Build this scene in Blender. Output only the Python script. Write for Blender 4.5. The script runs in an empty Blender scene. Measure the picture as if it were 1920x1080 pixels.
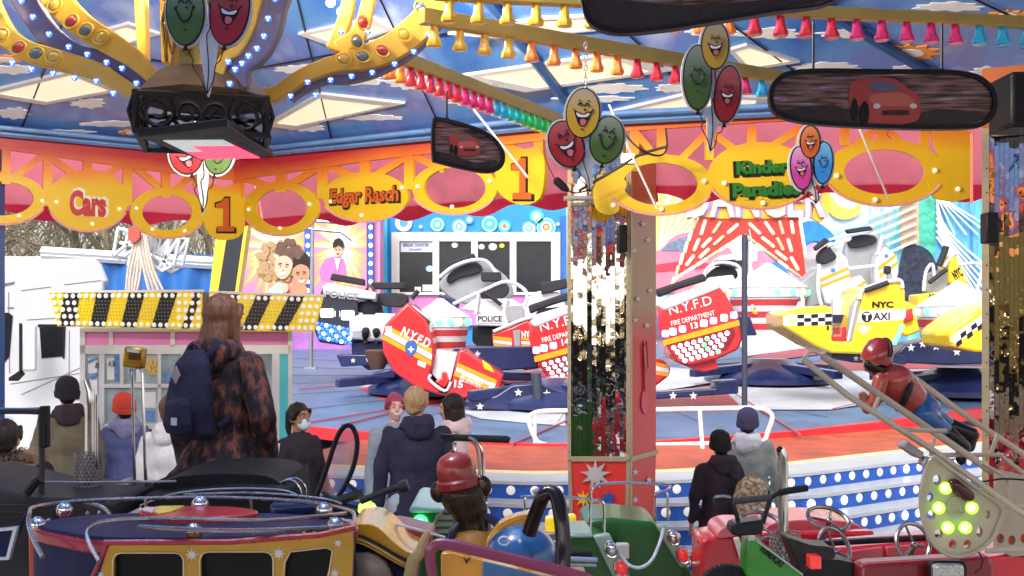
import bpy, bmesh, math, random
from mathutils import Vector, Matrix, noise
from mathutils.geometry import tessellate_polygon
random.seed(7)
PI = math.pi
S = bpy.context.scene; C = S.collection
# ---------------- camera ----------------
F = 2000.0; H = 2.05; HY = 600.0          # focal length in photo pixels, eye height, horizon row
cd = bpy.data.cameras.new('camera'); cam = bpy.data.objects.new('camera', cd); C.objects.link(cam)
cam.location = (0, 0, H); cam.rotation_euler = (PI/2, 0, 0)
cd.sensor_width = 36; cd.lens = 36*F/1920; cd.shift_y = (HY-540)/1920; cd.clip_end = 2000; cd.clip_start = .05
S.camera = cam
# ---------------- sky and sun ----------------
SUN_EL = math.radians(46); SUN_AZ = math.radians(252)
w = bpy.data.worlds.new('World'); S.world = w; w.use_nodes = True
nt = w.node_tree; bg = nt.nodes['Background']; sk = nt.nodes.new('ShaderNodeTexSky')
sk.sky_type = 'NISHITA'; sk.sun_disc = False; sk.sun_elevation = SUN_EL; sk.sun_rotation = PI/2-SUN_AZ
sk.air_density = 1.0; sk.dust_density = 4.0; sk.ozone_density = .6
hs = nt.nodes.new('ShaderNodeHueSaturation'); hs.inputs['Saturation'].default_value = .35
nt.links.new(sk.outputs[0], hs.inputs['Color']); nt.links.new(hs.outputs[0], bg.inputs[0]); bg.inputs[1].default_value = .15
sl = bpy.data.lights.new('sun', 'SUN'); so = bpy.data.objects.new('sun', sl); C.objects.link(so)
sl.energy = .8; sl.angle = math.radians(20); sl.color = (1, .97, .92)
sd = Vector((math.cos(SUN_EL)*math.cos(SUN_AZ), math.cos(SUN_EL)*math.sin(SUN_AZ), math.sin(SUN_EL)))
so.rotation_euler = sd.to_track_quat('Z', 'Y').to_euler()
S.view_settings.view_transform = 'Standard'; S.view_settings.look = 'None'
S.view_settings.exposure = 1.12; S.view_settings.gamma = 1
S.cycles.max_bounces = 8; S.cycles.use_denoising = True
# ---------------- helpers ----------------
def P(px, py, Y): return Vector(((px-960)*Y/F, Y, H+(HY-py)*Y/F))
def s2l(c): return tuple((v/12.92 if v <= .04045 else ((v+.055)/1.055)**2.4) for v in c)
MATS = {}
def M(name, col, rough=.5, metal=0., var=.1, scale=6., bump=0., bscale=60., emit=0., coat=0., trans=0., ecol=None, alpha=1.):
    if name in MATS: return MATS[name]
    m = bpy.data.materials.new(name); m.use_nodes = True; MATS[name] = m
    n = m.node_tree.nodes; l = m.node_tree.links; b = n['Principled BSDF']
    b.inputs['Roughness'].default_value = rough; b.inputs['Metallic'].default_value = metal
    b.inputs['Specular IOR Level'].default_value = .2 if max(col) < .07 and not metal else .42
    b.inputs['Coat Weight'].default_value = coat*(.45 if max(col) < .07 else .8); b.inputs['Coat Roughness'].default_value = .12
    b.inputs['Transmission Weight'].default_value = trans; b.inputs['Alpha'].default_value = alpha
    tc = n.new('ShaderNodeTexCoord'); nz = n.new('ShaderNodeTexNoise'); nz.inputs['Scale'].default_value = scale; nz.inputs['Detail'].default_value = 9; nz.inputs['Roughness'].default_value = .62
    l.new(tc.outputs['Object'], nz.inputs['Vector'])
    mr = n.new('ShaderNodeMapRange'); mr.inputs[1].default_value = .3; mr.inputs[2].default_value = .7
    mr.inputs[3].default_value = 1-var; mr.inputs[4].default_value = 1+var; l.new(nz.outputs[0], mr.inputs[0])
    hv = n.new('ShaderNodeHueSaturation'); hv.inputs['Color'].default_value = (*col, 1); l.new(mr.outputs[0], hv.inputs['Value'])
    l.new(hv.outputs[0], b.inputs['Base Color'])
    mr2 = n.new('ShaderNodeMapRange'); mr2.inputs[3].default_value = max(.02, rough-.12); mr2.inputs[4].default_value = min(1, rough+.15)
    l.new(nz.outputs[0], mr2.inputs[0]); l.new(mr2.outputs[0], b.inputs['Roughness'])
    if bump:
        nb = n.new('ShaderNodeTexNoise'); nb.inputs['Scale'].default_value = bscale; nb.inputs['Detail'].default_value = 3
        l.new(tc.outputs['Object'], nb.inputs['Vector']); bp = n.new('ShaderNodeBump'); bp.inputs['Strength'].default_value = bump
        bp.inputs['Distance'].default_value = .02; l.new(nb.outputs[0], bp.inputs['Height']); l.new(bp.outputs[0], b.inputs['Normal'])
    if emit:
        b.inputs['Emission Color'].default_value = (*(ecol or col), 1); b.inputs['Emission Strength'].default_value = emit
    return m
def hairm(name, col):
    m = M(name, col, .42, 0, .35, 60); n, l, b = m.node_tree.nodes, m.node_tree.links, m.node_tree.nodes['Principled BSDF']
    tc = n.new('ShaderNodeTexCoord'); mp = n.new('ShaderNodeMapping'); mp.inputs['Scale'].default_value = (110, 110, 7); z = n.new('ShaderNodeTexNoise'); z.inputs['Scale'].default_value = 1; z.inputs['Detail'].default_value = 3; l.new(tc.outputs['Object'], mp.inputs[0]); l.new(mp.outputs[0], z.inputs['Vector'])
    bp = n.new('ShaderNodeBump'); bp.inputs['Strength'].default_value = .9; bp.inputs['Distance'].default_value = .01; l.new(z.outputs[0], bp.inputs['Height']); l.new(bp.outputs[0], b.inputs['Normal'])
    r = n.new('ShaderNodeMix'); r.data_type = 'RGBA'; r.inputs[6].default_value = (*[c*.45 for c in col], 1); r.inputs[7].default_value = (*[min(1, c*1.9) for c in col], 1); l.new(z.outputs[0], r.inputs[0]); l.new(r.outputs[2], b.inputs['Base Color']); return m
def nodes(m): return m.node_tree.nodes, m.node_tree.links, m.node_tree.nodes['Principled BSDF']

class Fr:                                   # a flat frame: pixels are cast onto the plane it spans
    def __init__(s, o, u, v):
        s.o = Vector(o); s.u = Vector(u).normalized(); v = Vector(v); s.n = s.u.cross(v).normalized(); s.v = s.n.cross(s.u)
    def hit(s, px, py):
        d = P(px, py, 1)-Vector((0, 0, H)); c = Vector((0, 0, H))
        return c+d*((s.o-c).dot(s.n)/d.dot(s.n))
    def uv(s, px, py):
        q = s.hit(px, py)-s.o; return Vector((q.dot(s.u), q.dot(s.v)))
    def w(s, x, y, z=0): return s.o+s.u*x+s.v*y+s.n*z
def flat(Y, px=960, py=600, yaw=0): return Fr(P(px, py, Y), (math.cos(yaw), math.sin(yaw), 0), (0, 0, 1))
def seg(a, b): a = Vector(a); b = Vector(b); return Fr(a, b-a, (0, 0, 1))
def ell(cx, cy, rx, ry, n=24, a=0, t0=0, t1=2*PI):
    o = []; full = abs(t1-t0-2*PI) < 1e-6
    for i in range(n):
        t = t0+(t1-t0)*i/(n if full else n-1); x = rx*math.cos(t); y = ry*math.sin(t)
        o.append((cx+x*math.cos(a)-y*math.sin(a), cy+x*math.sin(a)+y*math.cos(a)))
    return o
def rect(x0, y0, x1, y1): return [(x0, y0), (x1, y0), (x1, y1), (x0, y1)]
def rrect(x0, y0, x1, y1, r, n=4):
    o = []
    for cx, cy, t in ((x1-r, y0+r, -PI/2), (x1-r, y1-r, 0), (x0+r, y1-r, PI/2), (x0+r, y0+r, PI)):
        o += [(cx+r*math.cos(t+PI/2*i/n), cy+r*math.sin(t+PI/2*i/n)) for i in range(n+1)]
    return o
def star(cx, cy, R, r, k=5, a=-PI/2): return [(cx+(R if i%2 == 0 else r)*math.cos(a+PI*i/k), cy+(R if i%2 == 0 else r)*math.sin(a+PI*i/k)) for i in range(2*k)]
def sm(pts, n=5, closed=True):              # Catmull-Rom smoothing
    o = []; L = len(pts); D = len(pts[0]); rng = range(L) if closed else range(L-1)
    for i in rng:
        g = (lambda k: pts[k%L]) if closed else (lambda k: pts[max(0, min(L-1, k))])
        p = [g(i-1), g(i), g(i+1), g(i+2)]
        for j in range(n):
            t = j/n
            o.append(tuple(.5*((2*p[1][d])+(-p[0][d]+p[2][d])*t+(2*p[0][d]-5*p[1][d]+4*p[2][d]-p[3][d])*t*t+(-p[0][d]+3*p[1][d]-3*p[2][d]+p[3][d])*t**3) for d in range(D)))
    if not closed: o.append(tuple(pts[-1]))
    return o
def wpos(o):
    v = Vector(o.location)
    while o.parent: o = o.parent; v = v+Vector(o.location)
    return v
def tag(o, label=None, cat=None, group=None, kind=None):
    if label: o['label'] = label
    if cat: o['category'] = cat
    if group: o['group'] = group
    if kind: o['kind'] = kind
    return o
def thing(name, loc, label, cat, group=None):
    o = bpy.data.objects.new(name, None); o.empty_display_size = .1; C.objects.link(o); o.location = loc; return tag(o, label, cat, group)
class MB:
    def __init__(s): s.V = []; s.F = []; s.m = []
    def add(s, vs, fs, m=0):
        k = len(s.V); s.V += [Vector(v) for v in vs]; s.F += [tuple(k+i for i in f) for f in fs]; s.m += [m]*len(fs); return s
    def prism(s, loops, fr, th=.01, off=0, m=0, px=True, side=None):
        if isinstance(fr, (int, float)): fr = flat(fr)
        if not isinstance(loops[0][0], (tuple, list)): loops = [loops]
        L2 = [[(fr.uv(*q) if px else Vector(q)) for q in lp] for lp in loops]
        flatl = [q for lp in L2 for q in lp]; N = len(flatl)
        if len(L2) == 1: tris = [tuple(range(N))]
        else: tris = tessellate_polygon([[Vector((q.x, q.y, 0)) for q in lp] for lp in L2])
        s.add([fr.w(q.x, q.y, off) for q in flatl]+[fr.w(q.x, q.y, off-th) for q in flatl], [tuple(t) for t in tris]+[tuple(i+N for i in reversed(t)) for t in tris], m)
        k0 = 0; fs = []
        for lp in L2:
            n = len(lp); fs += [(k0+i, k0+(i+1)%n, k0+(i+1)%n+N, k0+i+N) for i in range(n)]; k0 += n
        k = len(s.V)-2*N; s.F += [tuple(k+i for i in f) for f in fs]; s.m += [m if side is None else side]*len(fs)
        return s
    def box(s, c, sz, R=None, m=0):
        c = Vector(c); R = R or Matrix.Identity(3)
        if isinstance(R, (int, float)): R = Matrix.Rotation(R, 3, 'Z')
        vs = [c+R@Vector((sz[0]/2*i, sz[1]/2*j, sz[2]/2*k)) for i in (-1, 1) for j in (-1, 1) for k in (-1, 1)]
        return s.add(vs, [(0, 1, 3, 2), (4, 6, 7, 5), (0, 4, 5, 1), (2, 3, 7, 6), (0, 2, 6, 4), (1, 5, 7, 3)], m)
    def tube(s, pts, r=.01, n=8, m=0, closed=False, flatn=1., up=None):
        pts = [Vector(p) for p in pts]; L = len(pts); rr = r if isinstance(r, (list, tuple)) else [r]*L
        rings = []; prev = None
        for i, p in enumerate(pts):
            a = pts[(i-1)%L] if (closed or i > 0) else p; b = pts[(i+1)%L] if (closed or i < L-1) else p
            t = (b-a).normalized() if (b-a).length > 1e-9 else Vector((0, 0, 1))
            if prev is None: x = (Vector(up) if up else (Vector((0, 0, 1)) if abs(t.z) < .9 else Vector((1, 0, 0))))
            else: x = prev
            x = (x-t*x.dot(t)); x = x.normalized() if x.length > 1e-6 else t.orthogonal().normalized(); y = t.cross(x); prev = x
            rings.append([p+x*rr[i]*math.cos(2*PI*j/n)+y*rr[i]*flatn*math.sin(2*PI*j/n) for j in range(n)])
        return s.rings(rings, closed, m)
    def rings(s, rings, closed=False, m=0, cap=True):
        n = len(rings[0]); L = len(rings); fs = []
        for i in range(L if closed else L-1):
            a = i*n; b = ((i+1)%L)*n
            fs += [(a+j, a+(j+1)%n, b+(j+1)%n, b+j) for j in range(n)]
        if cap and not closed: fs += [tuple(range(n))[::-1], tuple((L-1)*n+j for j in range(n))]
        return s.add([v for r in rings for v in r], fs, m)
    def lathe(s, prof, base, axis=(0, 0, 1), n=16, m=0, cap=True):
        ax = Vector(axis).normalized(); x = ax.orthogonal().normalized(); y = ax.cross(x); b = Vector(base)
        return s.rings([[b+ax*z+(x*math.cos(2*PI*j/n)+y*math.sin(2*PI*j/n))*max(r, 1e-4) for j in range(n)] for r, z in prof], False, m, cap)
    def ball(s, c, r, n=12, m=0, R=None, p=1.):
        r = (r, r, r) if isinstance(r, (int, float)) else r; c = Vector(c); R = R or Matrix.Identity(3); h = max(4, n//2)
        rg = []
        for i in range(h+1):
            t = PI*i/h; st = max(math.sin(t), .001)
            rg.append([c+R@Vector((r[0]*st*math.cos(2*PI*j/n), r[1]*st*math.sin(2*PI*j/n), -r[2]*math.cos(t))) for j in range(n)])
        return s.rings(rg, False, m)
    def cap(s, a, b, ra, rb=None, n=10, m=0):
        a = Vector(a); b = Vector(b); rb = ra if rb is None else rb; d = (b-a).normalized() if (b-a).length > 1e-6 else Vector((0, 0, 1))
        pts = []; rs = []
        for k in (80, 50, 20): pts.append(a-d*ra*math.sin(math.radians(k))); rs.append(ra*math.cos(math.radians(k)))
        pts += [a, b]; rs += [ra, rb]
        for k in (20, 50, 80): pts.append(b+d*rb*math.sin(math.radians(k))); rs.append(rb*math.cos(math.radians(k)))
        return s.tube(pts, rs, n, m)
    def loft(s, secs, n=20, m=0, pw=1.):      # secs: (cx, cy, z, rx, ry)
        rg = []
        for cx, cy, z, rx, ry in secs:
            r = []
            for j in range(n):
                t = 2*PI*j/n; c, d = math.cos(t), math.sin(t)
                r.append(Vector((cx+rx*math.copysign(abs(c)**pw, c), cy+ry*math.copysign(abs(d)**pw, d), z)))
            rg.append(r)
        return s.rings(rg, False, m)
    def sheet(s, rows, m=0, th=0.):             # grid of points
        n = len(rows[0]); fs = [(i*n+j, i*n+j+1, (i+1)*n+j+1, (i+1)*n+j) for i in range(len(rows)-1) for j in range(n-1)]
        return s.add([v for r in rows for v in r], fs, m)
    def mesh(s, name):
        me = bpy.data.meshes.new(name); me.from_pydata([tuple(v) for v in s.V], [], s.F); me.polygons.foreach_set('material_index', s.m); me.update(); return me
    def build(s, name, mats, parent=None, smooth=True, bevel=0, ang=.7, solid=0, sub=0, keep=False):
        mats = mats if isinstance(mats, (list, tuple)) else [mats]
        if parent: off = wpos(parent)
        else:
            xs = [v.x for v in s.V]; ys = [v.y for v in s.V]; zs = [v.z for v in s.V]
            off = Vector((0, 0, 0)) if keep else Vector(((min(xs)+max(xs))/2, (min(ys)+max(ys))/2, min(zs)))
        s.V = [v-off for v in s.V]; me = s.mesh(name)
        bm = bmesh.new(); bm.from_mesh(me); bmesh.ops.recalc_face_normals(bm, faces=bm.faces); bm.to_mesh(me); bm.free()
        for m in mats: me.materials.append(m)
        if smooth:
            me.shade_smooth()
            me.set_sharp_from_angle(angle=ang)
        o = bpy.data.objects.new(name, me); C.objects.link(o)
        if parent: o.parent = parent
        else: o.location = off
        if solid:
            d = o.modifiers.new('s', 'SOLIDIFY'); d.thickness = solid; d.offset = 0
        if bevel:
            d = o.modifiers.new('b', 'BEVEL'); d.width = bevel; d.segments = 2; d.limit_method = 'ANGLE'; d.angle_limit = .6
        if sub:
            d = o.modifiers.new('u', 'SUBSURF'); d.levels = sub; d.render_levels = sub
        return o
def struct(o): o['kind'] = 'structure'; return o
def text(name, body, fr, rc, mat, parent, th=.004, off=.002, bold=0., shear=0., rot=0., mb=None, mi=0):
    """lettering fitted into the pixel rectangle rc (x0,y0,x1,y1) on frame fr"""
    if isinstance(fr, (int, float)): fr = flat(fr)
    cu = bpy.data.curves.new('t', 'FONT'); cu.body = body; cu.size = 1; cu.offset = bold; cu.shear = shear; cu.resolution_u = 3
    cu.align_x = 'CENTER'
    ob = bpy.data.objects.new('t', cu); me = bpy.data.meshes.new_from_object(ob)
    bpy.data.objects.remove(ob); bpy.data.curves.remove(cu)
    vs = [Vector((v.co.x, v.co.y)) for v in me.vertices]; fs = [tuple(p.vertices) for p in me.polygons]
    x0 = min(v.x for v in vs); x1 = max(v.x for v in vs); y0 = min(v.y for v in vs); y1 = max(v.y for v in vs)
    a = fr.uv(rc[0], rc[3]); b = fr.uv(rc[2], rc[1]); c = (a+b)/2; ww = b.x-a.x; hh = b.y-a.y
    if rot: pass
    e = {}
    q = []
    for v in vs:
        d = Vector(((v.x-(x0+x1)/2)/(x1-x0)*ww, (v.y-(y0+y1)/2)/(y1-y0)*hh))
        if rot: d = Vector((d.x*math.cos(rot)-d.y*math.sin(rot), d.x*math.sin(rot)+d.y*math.cos(rot)))
        q.append(c+d)
    for f in fs:
        for i in range(len(f)):
            k = (f[i], f[(i+1)%len(f)]); e[k] = 1
    N = len(q); fl = [tuple(f) for f in fs]+[tuple(i+N for i in reversed(f)) for f in fs]
    fl += [(a_, b_, b_+N, a_+N) for (a_, b_) in e if (b_, a_) not in e]
    bpy.data.meshes.remove(me)
    g = mb or MB(); g.add([fr.w(v.x, v.y, off) for v in q]+[fr.w(v.x, v.y, off-th) for v in q], fl, mi)
    return g if mb else g.build(name, mat, parent, smooth=False)
def copytree(o, parent=None):
    c = o.copy(); C.objects.link(c); c.parent = parent
    for ch in list(o.children): copytree(ch, c)
    return c
# ---------------- common materials ----------------
chrome = M('chrome', (.75, .74, .72), .12, 1, .1, 20)
steel = M('brushed_steel', (.5, .48, .45), .35, 1, .15, 12)
black = M('black_plastic', (.012, .012, .014), .4, 0, .3, 10)
rubber = M('rubber', (.02, .02, .02), .75, 0, .2, 30, .3)
white = M('white_paint', (.64, .65, .67), .35, 0, .04, 3)
offwhite = M('off_white', (.72, .68, .58), .5, 0, .08, 5)
redp = M('red_paint', (.55, .025, .03), .25, 0, .08, 4, coat=.5)
darkred = M('dark_red_paint', (.22, .012, .02), .3, 0, .15, 6, coat=.4)
yel = M('yellow_paint', (.8, .55, .02), .3, 0, .06, 4, coat=.4)
orange = M('orange_paint', (.85, .32, .02), .3, 0, .06, 4, coat=.4)
navy = M('navy_paint', (.012, .02, .085), .3, 0, .2, 5, coat=.4)
blue = M('blue_paint', (.02, .1, .42), .35, 0, .12, 4)
green = M('green_paint', (.02, .16, .025), .35, 0, .12, 5, coat=.3)
led_w = M('led_white', (.9, .93, 1), .3, 0, 0, 5, emit=1.6)
led_b = M('led_blue', (.02, .09, 1), .3, 0, 0, 5, emit=1.6)
led_c = M('led_core', (.55, .75, 1), .3, 0, 0, 5, emit=1.2)
led_g = M('led_green', (.1, .9, .3), .3, 0, 0, 5, emit=1.6)
skin = M('skin', (.52, .29, .2), .5, 0, .08, 10)
skin2 = M('tan_skin', (.33, .17, .1), .5, 0, .08, 10)
# ================= ROOF: rim, ceiling, valance =================
RIM = [(-6.2, 5.8, 3.42), (-2.24, 8.8, 3.43), (.44, 6.55, 3.29), (2.79, 6.35, 3.37), (4.4, 4.4, 3.4), (3.9, 1.2, 3.4), (1.4, -.8, 3.4), (-3.4, -.9, 3.4), (-6.2, 1.8, 3.4)]
APEX = Vector((-1.1, 3.9, 4.55))
def ceil_mat():
    m = M('ceiling_paint', (.04, .12, .38), .22, 0, .15, 2, coat=.25)
    n, l, b = nodes(m); tc = n.new('ShaderNodeTexCoord'); z = n.new('ShaderNodeTexNoise'); z.inputs['Scale'].default_value = 1.6; z.inputs['Detail'].default_value = 6
    mp = n.new('ShaderNodeMapping'); mp.inputs['Scale'].default_value = (1, .45, 1); mp.inputs['Rotation'].default_value = (0, 0, .5)
    l.new(tc.outputs['Object'], mp.inputs[0]); l.new(mp.outputs[0], z.inputs['Vector'])
    r = n.new('ShaderNodeValToRGB'); e = r.color_ramp.elements
    e[0].position = .36; e[0].color = (.03, .13, .5, 1); e[1].position = .7; e[1].color = (.45, .56, .8, 1)
    q = e.new(.5); q.color = (.1, .27, .65, 1); q = e.new(.58); q.color = (.13, .2, .6, 1)
    l.new(z.outputs[0], r.inputs[0]); l.new(r.outputs[0], b.inputs['Base Color'])
    return m
cmat = ceil_mat()
glow = M('translucent_skylight', (.45, .38, .25), .6, 0, .03, 2, emit=.38, ecol=(1, .84, .6))
frame_m = M('skylight_frame', (.62, .62, .66), .3, .2, .1, 4)
cl_m = M('painted_cloud', (.75, .78, .85), .35, 0, .12, 5)
su_m = M('painted_sun', (.8, .3, .04), .35, 0, .15, 5)
roof = thing('carousel_roof', (-1, 2.5, 3.3), 'blue painted carousel ceiling with clouds, suns and lit skylight panels overhead', 'carousel roof')
rimv = [Vector(p) for p in RIM]
CE = []
for i in range(len(rimv)):
    a, b_ = rimv[i], rimv[(i+1)%len(rimv)]; CE.append(Fr(a, b_-a, APEX-a))
g = MB(); g.add(rimv+[APEX], [(i, (i+1)%9, 9) for i in range(9)])
g.add([v+Vector((0, 0, .12)) for v in rimv+[APEX]], [((i+1)%9, i, 9) for i in range(9)])
g.build('ceiling', cmat, roof, smooth=False)
def which(px, py):                         # the ceiling facet a pixel meets
    for i in (0, 1, 2, 3):
        q = CE[i].hit(px, py); a, b_ = rimv[i], rimv[(i+1)%9]
        def side(p, r, s): return (r.x-p.x)*(s.y-p.y)-(r.y-p.y)*(s.x-p.x)
        s1 = side(a, b_, q); s2 = side(b_, APEX, q); s3 = side(APEX, a, q)
        if q.y > 0 and (s1 <= 0) == (s2 <= 0) == (s3 <= 0): return i
    return None
def facet(i): f = CE[i]; return f if f.n.z < 0 else Fr(f.o+0*f.u, -f.u, f.v)
def on_ceil(loop, mat, name, th=.01, off=.006, i=None):
    cx = sum(p[0] for p in loop)/len(loop); cy = sum(p[1] for p in loop)/len(loop)
    if i is None: i = which(cx, cy)
    if i is None: i = 1
    return MB().prism(loop, facet(i), th, off).build(name, mat, roof, smooth=False)
def inset(loop, k):
    cx = sum(p[0] for p in loop)/len(loop); cy = sum(p[1] for p in loop)/len(loop)
    return [(cx+(x-cx)*k, cy+(y-cy)*k) for x, y in loop]
SKY = [[(-40, 172), (140, 128), (232, 165), (84, 192)], [(495, 232), (600, 172), (760, 190), (545, 238)],
       [(850, 140), (1160, 95), (1260, 128), (985, 168)], [(1150, 205), (1290, 172), (1450, 180), (1440, 200), (1200, 212)],
       [(1365, 90), (1400, 80), (1500, 112), (1400, 128)], [(840, 60), (1010, 30), (1180, 22), (1150, 50), (950, 68)],
       [(560, 60), (700, 30), (740, 50), (640, 88)], [(150, 66), (240, 40), (300, 60), (200, 90)]]
for lp in SKY:
    cx = sum(p[0] for p in lp)/len(lp); cy = sum(p[1] for p in lp)/len(lp); i = which(cx, cy)
    if i is None: i = 1
    f = facet(i); MB().prism([lp, inset(lp, .78)[::-1]], f, .02, .02).build('skylight_frame', frame_m, roof, smooth=False)
    MB().prism(inset(lp, .79), f, .008, .011).build('skylight', glow, roof, smooth=False)
def blob(cx, cy, rx, ry, k=9):
    o = []
    for j in range(k*4):
        t = 2*PI*j/(k*4); r = 1+.16*math.sin(t*k+cx)+.1*math.sin(3*t+cy); o.append((cx+rx*r*math.cos(t), cy+ry*r*math.sin(t)))
    return o
for cx, cy, rx, ry in [(165, 193, 30, 9), (25, 212, 30, 10), (210, 232, 55, 5), (575, 238, 32, 8), (700, 220, 50, 5), (110, 248, 60, 5), (770, 155, 40, 12),
                       (1150, 165, 55, 9), (1260, 165, 30, 7), (1850, 138, 35, 12), (1600, 62, 60, 9), (1440, 62, 60, 10), (1780, 12, 60, 8), (900, 190, 60, 7), (1110, 185, 70, 6), (660, 150, 60, 9),
                       (1550, 125, 60, 8), (1330, 60, 40, 8), (1715, 128, 40, 6), (20, 130, 40, 8), (560, 130, 40, 8)]:
    on_ceil(blob(cx, cy, rx, ry), cl_m, 'painted_cloud', .006, .004)
for cx, cy, r, ry in [(1705, 98, 62, 17), (250, 248, 30, 6), (1890, 26, 40, 8), (8, 110, 40, 9)]:
    lp = [(cx+(x-cx), cy+(y-cy)*ry/r) for x, y in star(cx, cy, r, r*.68, 11)]
    on_ceil(lp, su_m, 'painted_sun', .006, .006)
    on_ceil(ell(cx, cy, r*.45, ry*.45), cl_m, 'painted_face', .006, .009)
beam_m = M('blue_beam', (.03, .1, .3), .35, 0, .15, 3)
g = MB()
for i in range(9): g.tube([rimv[i]-Vector((0, 0, .03)), APEX-Vector((0, 0, .05))], .03, 6)
g.build('rafter', beam_m, roof)
# a fine black joint line and pale strip along each facet between rafters
gl = MB()
for i in (0, 1, 2, 3):
    a, b_ = rimv[i], rimv[(i+1)%9]
    for t in (.33, .66):
        q = a.lerp(b_, t); gl.tube([q.lerp(APEX, .02)-Vector((0, 0, .012)), q.lerp(APEX, .9)-Vector((0, 0, .012))], .006, 4)
    for t in (.3, .62): gl.tube([a.lerp(APEX, t)-Vector((0, 0, .012)), b_.lerp(APEX, t)-Vector((0, 0, .012))], .006, 4)
gl.build('panel_joint', black, roof)
trim_b = M('pale_blue_trim', (.12, .25, .55), .35, 0, .2, 4)
g = MB()
for i in (0, 1, 2, 3, 8):
    a, b_ = rimv[i], rimv[(i+1)%9]; inn = lambda p, k: p+(Vector((APEX.x, APEX.y, p.z))-p).normalized()*k
    g.tube([inn(a, .06)-Vector((0, 0, .03)), inn(b_, .06)-Vector((0, 0, .03))], .03, 6)
    g.tube([inn(a, .16)-Vector((0, 0, .01)), inn(b_, .16)-Vector((0, 0, .01))], .018, 6)
g.build('rim_trim', trim_b, roof)

# ---- valance: gradient painted fretwork ----
def grad_mat():
    m = M('valance_paint', (.5, .3, .02), .42, 0, .1, 5)
    n, l, b = nodes(m); ge = n.new('ShaderNodeNewGeometry'); sx = n.new('ShaderNodeSeparateXYZ'); l.new(ge.outputs['Position'], sx.inputs[0])
    nz = n.new('ShaderNodeTexNoise'); nz.inputs['Scale'].default_value = 3; ad = n.new('ShaderNodeMath'); ad.operation = 'MULTIPLY_ADD'; ad.inputs[1].default_value = .12
    l.new(nz.outputs[0], ad.inputs[0]); l.new(sx.outputs[2], ad.inputs[2])
    mr = n.new('ShaderNodeMapRange'); mr.inputs[1].default_value = 3.06; mr.inputs[2].default_value = 3.4; l.new(ad.outputs[0], mr.inputs[0])
    r = n.new('ShaderNodeValToRGB'); e = r.color_ramp.elements; e[0].position = .12; e[0].color = (.72, .46, .015, 1); e[1].position = .9; e[1].color = (.42, .02, .03, 1)
    q = e.new(.5); q.color = (.72, .2, .02, 1)
    l.new(mr.outputs[0], r.inputs[0]); l.new(r.outputs[0], b.inputs['Base Color']); return m
vmat = grad_mat()
wood_m = M('pale_edge', (.6, .35, .25), .6, 0, .1, 5)
bulb_m = M('frosted_bulb', (.8, .75, .6), .3, 0, .05, 5, emit=.25)
rope_m = M('rope_light', (.75, .35, .3), .4, 0, .1, 40)
def strip_pts(x0, y0, x1, y1, w_):
    dx, dy = x1-x0, y1-y0; L = math.hypot(dx, dy); nx, ny = -dy/L*w_/2, dx/L*w_/2
    return [(x0+nx, y0+ny), (x1+nx, y1+ny), (x1-nx, y1-ny), (x0-nx, y0-ny)]
def valance(label, fr, beam, posts, diags, shapes, pend, letters, bulbs, beam_h=38):
    ob = thing('valance_panel', fr.o*.5+fr.hit(beam[-1][0], beam[-1][1])*.5, label, 'valance', 'fretwork valance panels round the carousel roof')
    g = MB()
    g.prism(beam+[(x, y+beam_h) for x, y in reversed(beam)], fr, .03)
    for i, (x0, y0, x1, y1) in enumerate(posts+diags): g.prism(strip_pts(x0, y0, x1, y1, 17 if i < len(posts) else 13), fr, .022, -.003-.0007*i)
    for k, (kind, cx, cy, rx, ry, hx, hy) in enumerate(shapes):
        out = ell(cx, cy, rx, ry, 36)
        if hx: g.prism([out, ell(cx, cy, hx, hy, 36)[::-1]], fr, .024, -.0011*k)
        else: g.prism(out, fr, .024, -.0011*k)
    for k, lp in enumerate(pend): g.prism(lp, fr, .03, .002+.0011*k)
    g.build('fretwork', vmat, ob, smooth=False)
    g = MB()
    for k, (kind, cx, cy, rx, ry, hx, hy) in enumerate(shapes):
        t0, t1 = .12*PI, .88*PI
        g.tube([fr.w(*fr.uv(x, y+2), .004) for x, y in ell(cx, cy, rx, ry, 22, 0, t0, t1)], .009, 5)
    g.build('rope_light', rope_m, ob)
    for bx, by in bulbs: MB().ball(fr.w(*fr.uv(bx, by), .012), .016, 8).build('bulb', bulb_m, ob)
    for nm, body, rc, mt, sh, bold in letters:
        if nm == 'numeral':
            x0, y0, x1, y1 = rc; one = [(.45, 0), (.72, 0), (.72, .84), (1, .84), (1, 1), (.08, 1), (.08, .84), (.4, .84), (.4, .3), (0, .3), (0, .16), (.3, .12)]
            for k_, (mt_, e_) in enumerate(((let_bk, 3.5), (mt, 0))):
                cx_, cy_ = (x0+x1)/2, (y0+y1)/2
                MB().prism([(cx_+(u-.5)*(x1-x0+2*e_)+e_*.4, cy_+(v-.5)*(y1-y0+2*e_)) for u, v in one], fr, .004, .008+.005*k_).build(nm if k_ else nm+'_outline', mt_, ob, smooth=False)
            continue
        if sh: text(nm+'_shadow', body, fr, (rc[0]+sh[1]-3, rc[1]+sh[2]-3, rc[2]+sh[1]+3, rc[3]+sh[2]+3), sh[0], ob, .003, .007, bold+.045)
        text(nm, body, fr, rc, mt, ob, .004, .011, bold)
    return ob
let_red = M('letter_red', (.5, .03, .03), .4); let_or = M('letter_orange', (.55, .1, .02), .4); let_gr = M('letter_green', (.02, .16, .02), .4)
let_bk = M('letter_black', (.01, .02, .01), .4); cream = M('cream_paint', (.75, .72, .62), .45)
f0 = seg(rimv[0], rimv[1]); f1 = seg(rimv[1], rimv[2]); f2 = seg(rimv[2], rimv[3])
def bend(x0, x1, y0, y1): return rect(x0, y0, x1, y1)
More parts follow.
